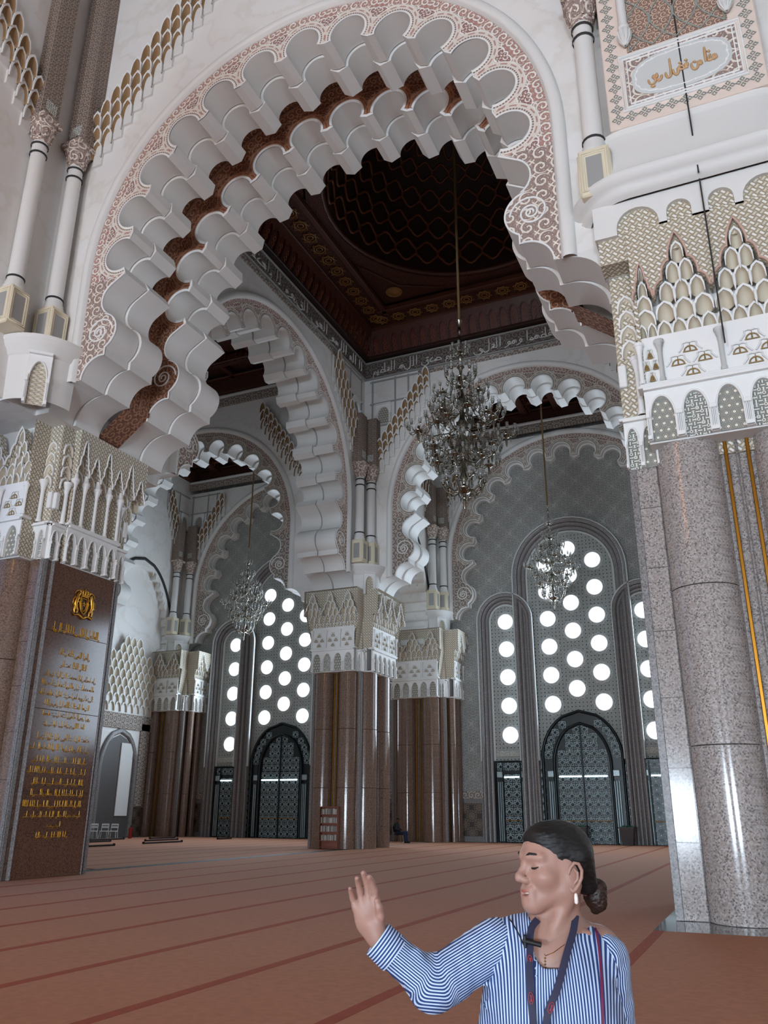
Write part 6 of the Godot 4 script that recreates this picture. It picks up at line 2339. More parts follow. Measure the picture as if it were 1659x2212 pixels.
	for sx in [-1.0, 1.0]:
		for sz in [-1.0, 1.0]:
			inst(ch, "leg", tube_mesh(PackedVector3Array([Vector3(sx * 0.24, 0.0, sz * 0.24), Vector3(sx * 0.2, 0.45, sz * 0.19)]), 0.018, M.white_plastic), Transform3D())
		inst(ch, "back_post", tube_mesh(PackedVector3Array([Vector3(sx * 0.2, 0.45, -0.2), Vector3(sx * 0.21, 0.85, -0.27)]), 0.018, M.white_plastic), Transform3D())
	for k in 2: inst(ch, "back_rail", box_mesh(Vector3(0.42, 0.1, 0.02), M.white_plastic, 0.008), xf(Vector3(0, 0.68 + k * 0.15, -0.245 - k * 0.02)))
	copy(ch, Vector3(-37.75, 0.003, -42.6), 0.5, "middle one of three small white chairs by the far niche")
	copy(ch, Vector3(-37.2, 0.003, -42.8), 0.45, "rightmost of three small white chairs by the far niche")
	# fire extinguisher
	var fe := thing("fire_extinguisher", "red fire extinguisher standing by the far left pillar", "extinguisher", Vector3(-37.3, 0.003, -44.5))
	var eb := MB.new()
	eb.lathe(pts2([0.0, 0.0, 0.11, 0.0, 0.12, 0.03, 0.12, 0.55, 0.09, 0.63, 0.04, 0.66, 0.0, 0.66]), 14)
	inst(fe, "cylinder", eb.mesh(M.red_paint))
	inst(fe, "valve", box_mesh(Vector3(0.08, 0.1, 0.05), M.black_metal, 0.01), xf(Vector3(0, 0.7, 0)))
	inst(fe, "hose", tube_mesh(PackedVector3Array([Vector3(0.04, 0.7, 0), Vector3(0.16, 0.6, 0), Vector3(0.17, 0.3, 0), Vector3(0.15, 0.15, 0)]), 0.018, M.black_metal))
	# long dark low rests lying along the prayer rows of the far carpet
	var rests := [[-30.18, -37.1, -40.3, "nearest of three dark rests right of the left pier"], [-32.75, -40.4, -43.3, "middle of three dark rests right of the left pier"], [-35.1, -43.7, -46.1, "farthest of three dark rests right of the left pier"],
		[-29.85, -31.0, -34.5, "nearest dark rest beside the left pier"], [-33.95, -36.0, -38.9, "middle dark rest beside the left pier"], [-36.0, -39.5, -42.4, "farthest dark rest beside the left pier"], [-31.2, -45.2, -46.6, "short dark rest before the left bay's doors"]]
	for q in rests:
		var t := thing("floor_rest", q[3] + " on the far carpet", "rest", Vector3(q[0], 0.014, (q[1] + q[2]) * 0.5), 0.0, "dark rests on the far carpet")
		var L: float = q[1] - q[2]
		var mb := MB.new()
		mb.tube(PackedVector3Array([Vector3(0, 0.045, -L * 0.5), Vector3(0, 0.045, L * 0.5)]), 0.045, 8)
		inst(t, "roll", mb.mesh(M.mat_dark))
		for s in [-1.0, 1.0]: inst(t, "end_block", box_mesh(Vector3(0.12, 0.12, 0.1), M.mat_dark, 0.02), xf(Vector3(0, 0.06, s * L * 0.5)))


func planter(at: Vector3, label: String, sd: int) -> void:
	var t := thing("planter", label, "planter", at, 0.0, "planters by the great door")
	var b := MB.new()
	var lo := 0.28
	var hi := 0.38
	var rows := []
	for q in [[lo, 0.0], [hi, 0.86], [hi + 0.03, 0.86], [hi + 0.03, 0.92], [hi - 0.04, 0.92], [hi - 0.05, 0.8]]:
		rows.append([Vector3(-q[0], q[1], q[0]), Vector3(q[0], q[1], q[0]), Vector3(q[0], q[1], -q[0]), Vector3(-q[0], q[1], -q[0])])
	for k in rows.size() - 1:
		for c in 4: b.quad(rows[k][c], rows[k][(c + 1) % 4], rows[k + 1][(c + 1) % 4], rows[k + 1][c])
	b.quad(rows[5][0], rows[5][1], rows[5][2], rows[5][3])
	b.quad(rows[0][3], rows[0][2], rows[0][1], rows[0][0])
	inst(t, "pot", b.mesh(M.planter))
	var r := RandomNumberGenerator.new()
	r.seed = sd
	var lf := MB.new()
	lf.quad(Vector3(-0.03, 0.07, 0.0), Vector3(0, 0, 0.01), Vector3(0.03, 0.07, 0.0), Vector3(0, 0.17, -0.02))
	var lm := lf.mesh(M.leaf)
	for k in 60:
		var a := r.randf() * TAU
		var q := sqrt(r.randf()) * 0.3
		inst(t, "leaf", lm, Transform3D(Basis.from_euler(Vector3(r.randf_range(-0.9, 0.9), a, r.randf_range(-0.9, 0.9))), Vector3(cos(a) * q, 0.80 + r.randf() * 0.1, sin(a) * q)))


# ---------------------------------------------------------------- people: distance fields meshed as surface nets
class Field:
	var kind := PackedInt32Array()      # 0 capsule, 1 ellipsoid
	var a := PackedVector3Array()
	var b := PackedVector3Array()       # capsule end or ellipsoid radii
	var ra := PackedFloat32Array()
	var rb := PackedFloat32Array()
	var k := PackedFloat32Array()       # joining softness; negative takes away
	var bas: Array[Basis] = []
	var noise: FastNoiseLite
	var amp := 0.0
	var stretch := Vector3.ONE

	func cap(p: Vector3, q: Vector3, r0: float, r1: float, soft := 0.02) -> void:
		kind.append(0); a.append(p); b.append(q); ra.append(r0); rb.append(r1); k.append(soft); bas.append(Basis())

	func ell(p: Vector3, r: Vector3, soft := 0.02, bs := Basis()) -> void:
		kind.append(1); a.append(p); b.append(r); ra.append(0.0); rb.append(0.0); k.append(soft); bas.append(bs.transposed())

	func chain(ps: Array, rs: Array, soft := 0.015) -> void:
		for i in ps.size() - 1: cap(ps[i], ps[i + 1], rs[i], rs[i + 1], soft)

	func at(p: Vector3) -> float:
		var d := 1e3
		for i in kind.size():
			var e: float
			if kind[i] == 0:
				var pa := p - a[i]
				var ba := b[i] - a[i]
				var h := clampf(pa.dot(ba) / maxf(ba.length_squared(), 1e-9), 0.0, 1.0)
				e = (pa - ba * h).length() - lerpf(ra[i], rb[i], h)
			else:
				var q := bas[i] * (p - a[i])
				var r := b[i]
				var qr := q / r
				var k0 := qr.length()
				var k1 := (qr / r).length()
				e = k0 * (k0 - 1.0) / maxf(k1, 1e-6)
			var s := k[i]
			if s >= 0.0:
				if s == 0.0 or absf(d - e) >= s: d = minf(d, e)
				else:
					var h2 := (s - absf(d - e)) / s
					d = minf(d, e) - h2 * h2 * s * 0.25
			else:
				s = -s
				e = -e
				var h3 := maxf(s - absf(d - e), 0.0) / s
				d = maxf(d, e) + h3 * h3 * s * 0.25
		if noise and absf(d) < 0.04: d += noise.get_noise_3dv(p * stretch) * amp
		return d


func nets(f: Field, lo: Vector3, hi: Vector3, cell: float, uv = null) -> MB:
	var n := Vector3i(((hi - lo) / cell).ceil()) + Vector3i.ONE
	n = Vector3i(n.x + (4 - n.x % 4) % 4 + 1, n.y + (4 - n.y % 4) % 4 + 1, n.z + (4 - n.z % 4) % 4 + 1)
	var nx := n.x
	var nxy := n.x * n.y
	var g := PackedFloat32Array()
	g.resize(nxy * n.z)
	g.fill(1.0)
	for bz in range(0, n.z, 4):
		for by in range(0, n.y, 4):
			for bx in range(0, n.x, 4):
				var c := lo + Vector3(bx + 1.5, by + 1.5, bz + 1.5) * cell
				var d := f.at(c)
				var far := absf(d) > cell * 5.5
				for z in range(bz, mini(bz + 4, n.z)):
					for y in range(by, mini(by + 4, n.y)):
						var o := z * nxy + y * nx
						for x in range(bx, mini(bx + 4, n.x)):
							g[o + x] = d if far else f.at(lo + Vector3(x, y, z) * cell)
	var mb := MB.new()
	var id := PackedInt32Array()
	id.resize(g.size())
	id.fill(-1)
	for z in n.z - 1:
		for y in n.y - 1:
			var o := z * nxy + y * nx
			for x in nx - 1:
				var q := o + x
				var v0 := g[q]; var v1 := g[q + 1]; var v2 := g[q + nx]; var v3 := g[q + nx + 1]
				var v4 := g[q + nxy]; var v5 := g[q + nxy + 1]; var v6 := g[q + nxy + nx]; var v7 := g[q + nxy + nx + 1]
				var neg := int(v0 < 0) + int(v1 < 0) + int(v2 < 0) + int(v3 < 0) + int(v4 < 0) + int(v5 < 0) + int(v6 < 0) + int(v7 < 0)
				if neg == 0 or neg == 8: continue
				var s := Vector3.ZERO
				var m := 0
				for e in [[v0, v1, 0, 0, 0, 0], [v2, v3, 0, 0, 1, 0], [v4, v5, 0, 0, 0, 1], [v6, v7, 0, 0, 1, 1], [v0, v2, 1, 0, 0, 0], [v1, v3, 1, 1, 0, 0], [v4, v6, 1, 0, 0, 1], [v5, v7, 1, 1, 0, 1], [v0, v4, 2, 0, 0, 0], [v1, v5, 2, 1, 0, 0], [v2, v6, 2, 0, 1, 0], [v3, v7, 2, 1, 1, 0]]:
					if (e[0] < 0) != (e[1] < 0):
						var t: float = e[0] / (e[0] - e[1])
						var p := Vector3(e[3], e[4], e[5])
						p[e[2]] += t
						s += p
						m += 1
				var gr := Vector3(v1 + v3 + v5 + v7 - v0 - v2 - v4 - v6, v2 + v3 + v6 + v7 - v0 - v1 - v4 - v5, v4 + v5 + v6 + v7 - v0 - v1 - v2 - v3).normalized()
				var pos := lo + (Vector3(x, y, z) + s / m) * cell
				id[q] = mb.vert(pos, gr, uv.call(pos) if uv != null else Vector2.ZERO)
	for z in range(1, n.z - 1):
		for y in range(1, n.y - 1):
			var o := z * nxy + y * nx
			for x in range(1, nx - 1):
				var q := o + x
				var s0 := g[q] < 0
				if s0 != (g[q + 1] < 0): quad_ids(mb, id, q, q - nx, q - nx - nxy, q - nxy, s0)
				if s0 != (g[q + nx] < 0): quad_ids(mb, id, q, q - nxy, q - nxy - 1, q - 1, s0)
				if s0 != (g[q + nxy] < 0): quad_ids(mb, id, q, q - 1, q - 1 - nx, q - nx, s0)
	return mb


func quad_ids(mb: MB, id: PackedInt32Array, a: int, b: int, c: int, d: int, s: bool) -> void:
	var i := id[a]
	var j := id[b]
	var k := id[c]
	var l := id[d]
	if i < 0 or j < 0 or k < 0 or l < 0: return
	if s:
		mb.tri(i, j, k)
		mb.tri(i, k, l)
	else:
		mb.tri(i, k, j)
		mb.tri(i, l, k)


func make_seated_person() -> void:
	flat_mat("jacket_black", Color(0.035, 0.035, 0.04), 0.8)
	flat_mat("jeans", Color(0.10, 0.15, 0.27), 0.85)
	flat_mat("skin_dark", Color(0.42, 0.29, 0.22), 0.55)
	# a chair and, on it, a man in a black jacket and cap, facing right
	var c := thing("chair", "small dark metal-legged chair under the seated man", "chair", Vector3(-19.62, 0.003, -46.0), PI / 2)
	inst(c, "seat", box_mesh(Vector3(0.42, 0.04, 0.42), M.black_metal, 0.01), xf(Vector3(0, 0.44, 0)))
	inst(c, "backrest", box_mesh(Vector3(0.40, 0.3, 0.03), M.black_metal, 0.012), Transform3D(Basis(Vector3.RIGHT, -0.2), Vector3(0, 0.72, -0.24)))
	for sx in [-1.0, 1.0]:
		for sz in [-1.0, 1.0]:
			inst(c, "leg", tube_mesh(PackedVector3Array([Vector3(sx * 0.19, 0, sz * 0.25), Vector3(sx * 0.17, 0.43, sz * 0.15)]), 0.013, M.chrome_brass))
		inst(c, "back_post", tube_mesh(PackedVector3Array([Vector3(sx * 0.18, 0.43, -0.18), Vector3(sx * 0.18, 0.85, -0.28)]), 0.013, M.chrome_brass))
	# local frame of the man: z is where he faces, so he is turned a quarter to the right
	var m := thing("person", "man in black jacket, dark cap and blue jeans sitting on a chair by the pillar", "person", Vector3(-19.62, 0.003, -46.0), PI / 2)
	var hip := Vector3(0, 0.55, -0.08)
	var chest := Vector3(0, 0.92, -0.13)
	var neck := Vector3(0, 1.06, -0.10)
	var head := Vector3(0, 1.19, -0.05)
	var f := Field.new()
	f.chain([hip, chest, neck, head], [0.11, 0.12, 0.05, 0.05], 0.04)
	f.ell(head + Vector3(0, 0.02, 0.01), Vector3(0.072, 0.105, 0.09), 0.02)
	f.cap(head + Vector3(0, -0.03, 0.08), head + Vector3(0, -0.045, 0.095), 0.014, 0.016, 0.01)
	f.cap(head + Vector3(0, -0.08, 0.05), head + Vector3(0, -0.085, 0.06), 0.03, 0.03, 0.02)
	for s in [-1.0, 1.0]:
		f.chain([Vector3(s * 0.09, 0.53, 0.0), Vector3(s * 0.11, 0.54, 0.42), Vector3(s * 0.11, 0.1, 0.46)], [0.075, 0.055, 0.04], 0.03)
		f.cap(Vector3(s * 0.11, 0.05, 0.44), Vector3(s * 0.12, 0.035, 0.6), 0.04, 0.032, 0.02)
		f.chain([Vector3(s * 0.19, 0.98, -0.12), Vector3(s * 0.24, 0.72, -0.06), Vector3(s * 0.12, 0.62, 0.2)], [0.05, 0.042, 0.032], 0.03)
		f.chain([Vector3(s * 0.12, 0.62, 0.2), Vector3(s * 0.09, 0.61, 0.27), Vector3(s * 0.07, 0.58, 0.32)], [0.034, 0.036, 0.016], 0.015)
		f.ell(head + Vector3(s * 0.072, 0.0, -0.005), Vector3(0.012, 0.03, 0.02), 0.01)
	inst(m, "body", nets(f, Vector3(-0.34, 0.0, -0.3), Vector3(0.34, 1.36, 0.66), 0.016).mesh(M.skin_dark))
	var j := Field.new()
	j.chain([hip + Vector3(0, -0.03, 0), chest, neck + Vector3(0, -0.01, 0)], [0.145, 0.155, 0.072], 0.05)
	for s in [-1.0, 1.0]:
		j.chain([Vector3(s * 0.16, 0.98, -0.12), Vector3(s * 0.245, 0.72, -0.06), Vector3(s * 0.13, 0.63, 0.17)], [0.08, 0.062, 0.048], 0.04)
	inst(m, "jacket", nets(j, Vector3(-0.34, 0.36, -0.34), Vector3(0.34, 1.16, 0.3), 0.016).mesh(M.jacket_black))
	var t := Field.new()
	for s in [-1.0, 1.0]:
		t.chain([Vector3(s * 0.08, 0.53, -0.06), Vector3(s * 0.11, 0.545, 0.42), Vector3(s * 0.11, 0.1, 0.46)], [0.10, 0.075, 0.065], 0.03)
	inst(m, "jeans", nets(t, Vector3(-0.22, 0.0, -0.2), Vector3(0.22, 0.68, 0.58), 0.016).mesh(M.jeans))
	var sh := Field.new()
	for s in [-1.0, 1.0]: sh.cap(Vector3(s * 0.11, 0.048, 0.43), Vector3(s * 0.12, 0.04, 0.62), 0.05, 0.04, 0.0)
	inst(m, "shoes", nets(sh, Vector3(-0.2, -0.02, 0.34), Vector3(0.2, 0.12, 0.7), 0.012).mesh(M.jacket_black))
	var cp := Field.new()
	cp.ell(head + Vector3(0, 0.07, 0.0), Vector3(0.085, 0.075, 0.1), 0.0)
	cp.ell(head + Vector3(0, -0.04, 0.0), Vector3(0.2, 0.075, 0.2), -0.005)
	cp.ell(head + Vector3(0, 0.055, 0.12), Vector3(0.07, 0.012, 0.08), 0.012)
	cp.cap(head + Vector3(0, -0.0, -0.08), head + Vector3(0, -0.09, -0.07), 0.03, 0.03, 0.02)
	inst(m, "cap", nets(cp, head + Vector3(-0.12, -0.16, -0.14), head + Vector3(0.12, 0.18, 0.24), 0.01).mesh(M.jacket_black))


func stripe_tex() -> ImageTexture:
	var im := Image.create(64, 8, false, Image.FORMAT_RGB8)
	for x in 64:
		var f := x / 64.0
		var w := smoothstep(0.40, 0.48, f) * (1.0 - smoothstep(0.92, 1.0, f))
		var c := Color(0.80, 0.87, 0.95).lerp(Color(0.15, 0.25, 0.47), w)
		for y in 8: im.set_pixel(x, y, c)
	return ImageTexture.create_from_image(im)


func make_guide() -> void:
	var skin := flat_mat("skin", Color(0.66, 0.50, 0.44), 0.5)
	skin.subsurf_scatter_enabled = true
	skin.subsurf_scatter_strength = 0.12
	flat_mat("lips", Color(0.66, 0.38, 0.35), 0.4)
	flat_mat("hair", Color(0.05, 0.033, 0.028), 0.58)
	flat_mat("hair_end", Color(0.16, 0.09, 0.055), 0.5)
	flat_mat("lash", Color(0.05, 0.035, 0.03), 0.6)
	flat_mat("eye_white", Color(0.85, 0.83, 0.80), 0.3)
	flat_mat("navy_cloth", Color(0.17, 0.165, 0.26), 0.7)
	flat_mat("logo_red", Color(0.66, 0.23, 0.27), 0.6)
	flat_mat("magenta_cloth", Color(0.42, 0.10, 0.25), 0.7)
	flat_mat("pearl", Color(0.92, 0.88, 0.84), 0.2)
	flat_mat("trouser", Color(0.09, 0.09, 0.11), 0.85)
	var shirt := flat_mat("striped_cotton", Color.WHITE, 0.85)
	shirt.albedo_texture = stripe_tex()
	var g := thing("person", "woman guide in blue and white striped blouse with a lanyard, raising one hand", "person", Vector3(-0.563, 0.003, -2.384), deg_to_rad(13.29))
	var oy := 0.0
	var V := func(x: float, y: float, z: float) -> Vector3: return Vector3(x, y + oy, z)
	# head frame: f forward (towards the left of the picture), s the side turned to the viewer
	var phi := deg_to_rad(57.0)
	var fw := Vector3(-sin(phi), -0.04, cos(phi)).normalized()
	var sd := Vector3(cos(phi), 0, sin(phi))
	var HC: Vector3 = V.call(-0.004, 1.517, 0.0)
	var hb := Basis(sd, Vector3.UP, fw)
	var H := func(s: float, u: float, f: float) -> Vector3: return HC + sd * s + Vector3.UP * u + fw * f
	# ---- body (continuous), then head and hand on finer grids added to the same mesh
	var b := Field.new()
	b.chain([V.call(-0.03, 0.98, -0.04), V.call(-0.03, 1.15, -0.03), V.call(-0.03, 1.28, -0.03)], [0.125, 0.105, 0.11], 0.05)
	b.cap(V.call(-0.15, 1.32, -0.02), V.call(0.095, 1.315, -0.05), 0.055, 0.055, 0.05)
	b.chain([V.call(0.0, 1.30, -0.03), V.call(0.004, 1.40, -0.022)], [0.062, 0.05], 0.05)
	b.chain([V.call(-0.17, 1.325, 0.0), V.call(-0.325, 1.235, 0.07), V.call(-0.455, 1.335, 0.10)], [0.045, 0.038, 0.027], 0.03)
	b.chain([V.call(0.11, 1.305, -0.05), V.call(0.135, 1.04, -0.07), V.call(0.10, 0.82, 0.02), V.call(0.09, 0.74, 0.05)], [0.045, 0.037, 0.026, 0.03], 0.03)
	for s in [-1.0, 1.0]:
		b.chain([V.call(-0.03 + s * 0.08, 0.92, -0.04), V.call(-0.03 + s * 0.085, 0.5, -0.02), V.call(-0.03 + s * 0.085, 0.1, -0.05)], [0.1, 0.06, 0.04], 0.04)
		b.cap(V.call(-0.03 + s * 0.085, 0.045, -0.06), V.call(-0.03 + s * 0.095, 0.035, 0.1), 0.04, 0.03, 0.03)
	var body := nets(b, Vector3(-0.52, -0.02, -0.22), Vector3(0.22, 1.46, 0.2), 0.014)
	# head
	var h := Field.new()
	h.ell(H.call(0, 0.028, -0.014), Vector3(0.073, 0.078, 0.090), 0.0, hb)
	h.ell(H.call(0, -0.012, 0.028), Vector3(0.056, 0.082, 0.062), 0.03, hb)
	h.cap(H.call(0, -0.088, 0.072), H.call(0, -0.076, 0.070), 0.020, 0.022, 0.03)
	for s in [-1.0, 1.0]:
		h.cap(H.call(0.008 * s, -0.090, 0.066), H.call(0.045 * s, -0.060, 0.0), 0.017, 0.019, 0.03)
		h.cap(H.call(0.045 * s, -0.060, 0.0), H.call(0.056 * s, 0.0, -0.01), 0.019, 0.015, 0.03)
		h.ell(H.call(0.040 * s, -0.028, 0.052), Vector3(0.026, 0.022, 0.026), 0.025, hb)
		h.cap(H.call(0.014 * s, 0.024, 0.083), H.call(0.046 * s, 0.022, 0.066), 0.010, 0.008, 0.016)
		h.ell(H.call(0.031 * s, 0.0, 0.090), Vector3(0.016, 0.011, 0.013), -0.014, hb)
		h.ell(H.call(0.031 * s, 0.001, 0.066), Vector3(0.0145, 0.0125, 0.0135), 0.006, hb)
		h.cap(H.call(0.012 * s, -0.034, 0.092), H.call(0.010 * s, -0.033, 0.098), 0.0085, 0.008, 0.007)
	h.cap(H.call(0, 0.008, 0.087), H.call(0, -0.024, 0.106), 0.0070, 0.0095, 0.012)
	h.cap(H.call(0, -0.024, 0.107), H.call(0, -0.029, 0.109), 0.0105, 0.009, 0.006)
	h.cap(H.call(-0.017, -0.058, 0.083), H.call(0.017, -0.058, 0.083), 0.009, 0.009, 0.014)
	h.cap(H.call(-0.015, -0.074, 0.080), H.call(0.015, -0.074, 0.080), 0.009, 0.009, 0.012)
	h.ell(H.call(0.0, -0.0655, 0.094), Vector3(0.019, 0.0045, 0.012), -0.004, hb)
	h.ell(H.call(0.070, -0.027, -0.014), Vector3(0.008, 0.030, 0.018), 0.006, hb)
	h.ell(H.call(-0.071, -0.035, -0.014), Vector3(0.008, 0.031, 0.019), 0.006, hb)
	h.chain([V.call(0.0, 1.29, -0.03), V.call(0.004, 1.37, -0.022), V.call(0.014, 1.45, -0.018)], [0.075, 0.050, 0.050], 0.03)
	h.cap(V.call(0.0, 1.335, -0.02), V.call(0.085, 1.322, -0.045), 0.042, 0.034, 0.05)
	h.cap(V.call(0.0, 1.335, -0.02), V.call(-0.12, 1.325, -0.02), 0.045, 0.045, 0.05)
	h.ell(V.call(-0.02, 1.27, -0.01), Vector3(0.10, 0.07, 0.09), 0.05)
	# collar bones and the tendon of the turned neck
	h.cap(V.call(-0.025, 1.335, 0.048), V.call(0.075, 1.352, 0.01), 0.008, 0.007, 0.02)
	h.cap(V.call(-0.030, 1.335, 0.045), H.call(0.055, -0.05, -0.03), 0.008, 0.012, 0.025)
	var hm := nets(h, Vector3(-0.135, 1.235, -0.13), Vector3(0.135, 1.625, 0.125), 0.0042)
	body.add(hm, Transform3D())
	# raised hand, palm towards the viewer, fingers up and a little curled
	var r := Field.new()
	var wr: Vector3 = V.call(-0.458, 1.338, 0.10)
	r.cap(V.call(-0.43, 1.312, 0.095), wr, 0.029, 0.025, 0.01)
	r.ell(V.call(-0.485, 1.386, 0.105), Vector3(0.038, 0.050, 0.016), 0.02, Basis(Vector3.BACK, 0.30))
	r.ell(V.call(-0.464, 1.374, 0.112), Vector3(0.016, 0.030, 0.015), 0.015, Basis(Vector3.BACK, 0.05))
	r.cap(wr, V.call(-0.478, 1.372, 0.103), 0.024, 0.024, 0.02)
	var fing := [
		[V.call(-0.466, 1.422, 0.106), V.call(-0.468, 1.452, 0.113), V.call(-0.474, 1.473, 0.124), V.call(-0.478, 1.486, 0.137)],
		[V.call(-0.484, 1.426, 0.106), V.call(-0.487, 1.460, 0.112), V.call(-0.491, 1.482, 0.123), V.call(-0.494, 1.495, 0.137)],
		[V.call(-0.502, 1.420, 0.105), V.call(-0.508, 1.450, 0.111), V.call(-0.510, 1.471, 0.122), V.call(-0.511, 1.482, 0.136)],
		[V.call(-0.519, 1.409, 0.103), V.call(-0.528, 1.432, 0.109), V.call(-0.530, 1.448, 0.119), V.call(-0.530, 1.457, 0.131)]]
	var fr := [0.0090, 0.0092, 0.0088, 0.0078]
	for k in 4: r.chain(fing[k], [fr[k] + 0.0008, fr[k], fr[k] - 0.0008, fr[k] - 0.0022], 0.003)
	for k in 4: r.cap(V.call(-0.480, 1.375, 0.103), fing[k][0], 0.012, fr[k] + 0.002, 0.012)
	r.chain([V.call(-0.459, 1.360, 0.108), V.call(-0.450, 1.392, 0.122), V.call(-0.453, 1.414, 0.130), V.call(-0.458, 1.430, 0.134)], [0.013, 0.0108, 0.0098, 0.0078], 0.006)
	body.add(nets(r, V.call(-0.575, 1.29, 0.055), V.call(-0.40, 1.50, 0.165), 0.0034), Transform3D())
	# other hand, hanging
	var r2 := Field.new()
	r2.ell(V.call(0.088, 0.70, 0.06), Vector3(0.018, 0.046, 0.036), 0.01)
	r2.cap(V.call(0.10, 0.80, 0.03), V.call(0.09, 0.73, 0.05), 0.026, 0.026, 0.02)
	for k in 4: r2.chain([V.call(0.088, 0.665, 0.034 + k * 0.018), V.call(0.085, 0.63, 0.038 + k * 0.018), V.call(0.078, 0.605, 0.042 + k * 0.018)], [0.0095, 0.009, 0.007], 0.003)
	r2.chain([V.call(0.085, 0.72, 0.085), V.call(0.075, 0.69, 0.108), V.call(0.07, 0.665, 0.112)], [0.012, 0.01, 0.008], 0.005)
	body.add(nets(r2, V.call(0.03, 0.58, 0.0), V.call(0.14, 0.84, 0.14), 0.0045), Transform3D())
	var ear := PackedVector3Array()
	for q in [[0.074, -0.022, 0.004], [0.079, -0.006, 0.000], [0.083, 0.006, -0.010], [0.085, 0.004, -0.022], [0.085, -0.012, -0.031], [0.083, -0.030, -0.030], [0.080, -0.046, -0.022], [0.076, -0.058, -0.012], [0.073, -0.062, -0.006], [0.071, -0.052, 0.000]]:
		ear.append(H.call(q[0], q[1], q[2]))
	body.tube(ear, [0.0035, 0.0042, 0.0048, 0.0048, 0.0046, 0.0046, 0.0050, 0.0062, 0.0058, 0.004], 7)
	var anti := PackedVector3Array()
	for q in [[0.076, -0.008, -0.012], [0.080, -0.018, -0.021], [0.079, -0.034, -0.020], [0.075, -0.046, -0.010]]: anti.append(H.call(q[0], q[1], q[2]))
	body.tube(anti, [0.003, 0.0042, 0.0042, 0.003], 6)
	inst(g, "body", body.mesh(skin))
	# ---- face details
	for s in [-1.0, 1.0]:
		var br := MB.new()
		br.tube(PackedVector3Array([H.call(0.014 * s, 0.025, 0.0920), H.call(0.026 * s, 0.0315, 0.0880), H.call(0.040 * s, 0.030, 0.0785), H.call(0.050 * s, 0.024, 0.068)]), [0.0026, 0.0036, 0.0030, 0.0010], 6)
		inst(g, "brow", br.mesh(M.lash))
		var ls := MB.new()
		ls.tube(PackedVector3Array([H.call(0.0185 * s, -0.003, 0.0785), H.call(0.026 * s, -0.0045, 0.0812), H.call(0.035 * s, -0.0045, 0.0800), H.call(0.045 * s, -0.001, 0.0735)]), [0.0012, 0.0027, 0.0029, 0.0014], 6)
		inst(g, "lash_line", ls.mesh(M.lash))
	var lp := MB.new()
	lp.tube(PackedVector3Array([H.call(-0.024, -0.064, 0.076), H.call(-0.012, -0.0585, 0.0905), H.call(0, -0.060, 0.0935), H.call(0.012, -0.0585, 0.0905), H.call(0.024, -0.064, 0.076)]), [0.0012, 0.0044, 0.0042, 0.0044, 0.0012], 6)
	lp.tube(PackedVector3Array([H.call(-0.022, -0.067, 0.076), H.call(-0.011, -0.0735, 0.0875), H.call(0, -0.0745, 0.0905), H.call(0.011, -0.0735, 0.0875), H.call(0.022, -0.067, 0.076)]), [0.0012, 0.0050, 0.0058, 0.0050, 0.0012], 6)
	inst(g, "lips", lp.mesh(M.lips))
	var tt := MB.new()
	tt.tube(PackedVector3Array([H.call(-0.015, -0.0645, 0.079), H.call(0, -0.0640, 0.0868), H.call(0.015, -0.0645, 0.079)]), [0.002, 0.0036, 0.002], 6)
	inst(g, "teeth", tt.mesh(M.pearl))
	# ---- hair drawn back into a low bun
	var hr := Field.new()
	hr.ell(H.call(0, 0.030, -0.022), Vector3(0.080, 0.081, 0.095), 0.0, hb)
	hr.ell(H.call(0, 0.070, 0.026), Vector3(0.060, 0.026, 0.048), 0.03, hb)
	hr.ell(H.call(0.012, -0.042, 0.106), Vector3(0.086, 0.096, 0.068), -0.012, hb)
	hr.ell(H.call(0.085, -0.050, 0.020), Vector3(0.030, 0.056, 0.040), -0.010, hb)
	hr.ell(H.call(-0.083, -0.050, 0.022), Vector3(0.030, 0.056, 0.045), -0.012, hb)
	hr.ell(H.call(0.0, -0.115, 0.02), Vector3(0.12, 0.07, 0.08), -0.02, hb)
	hr.cap(H.call(0.062, 0.020, -0.045), H.call(0.03, -0.050, -0.085), 0.026, 0.026, 0.03)
	hr.cap(H.call(-0.055, 0.020, -0.045), H.call(-0.02, -0.050, -0.085), 0.026, 0.026, 0.03)
	hr.cap(H.call(0.01, -0.052, -0.088), H.call(0.012, -0.070, -0.108), 0.022, 0.018, 0.02)
	var hn := FastNoiseLite.new()
	hn.frequency = 1.0
	hn.seed = 3
	hr.noise = hn
	hr.amp = 0.0022
	hr.stretch = Vector3(40, 160, 40)
	inst(g, "hair", nets(hr, H.call(0, 0, 0) + Vector3(-0.12, -0.12, -0.14), H.call(0, 0, 0) + Vector3(0.14, 0.13, 0.12), 0.0042).mesh(M.hair))
	var bn := Field.new()
	bn.ell(H.call(0.012, -0.082, -0.118), Vector3(0.034, 0.040, 0.030), 0.0, hb)
	bn.ell(H.call(0.020, -0.062, -0.125), Vector3(0.024, 0.020, 0.022), 0.008, hb)
	bn.cap(H.call(0.024, -0.105, -0.122), H.call(0.012, -0.118, -0.116), 0.018, 0.012, 0.01)
	bn.noise = hn
	bn.amp = 0.004
	bn.stretch = Vector3(90, 120, 90)
	inst(g, "hair_bun", nets(bn, H.call(0.012, -0.085, -0.12) - Vector3.ONE * 0.06, H.call(0.012, -0.085, -0.12) + Vector3.ONE * 0.06, 0.004).mesh(M.hair_end))
	var tie := MB.new()
	tie.tube(ring3(H.call(0.011, -0.062, -0.098), (fw + Vector3(0, 0.5, 0)).normalized(), 0.021), 0.004, 5, true)
	inst(g, "hair_tie", tie.mesh(M.lips))
	var er := MB.new()
	er.lathe(pts2([0.0, -0.014, 0.005, -0.011, 0.0055, 0.0, 0.004, 0.010, 0.0, 0.013]), 8, H.call(0.079, -0.078, -0.012))
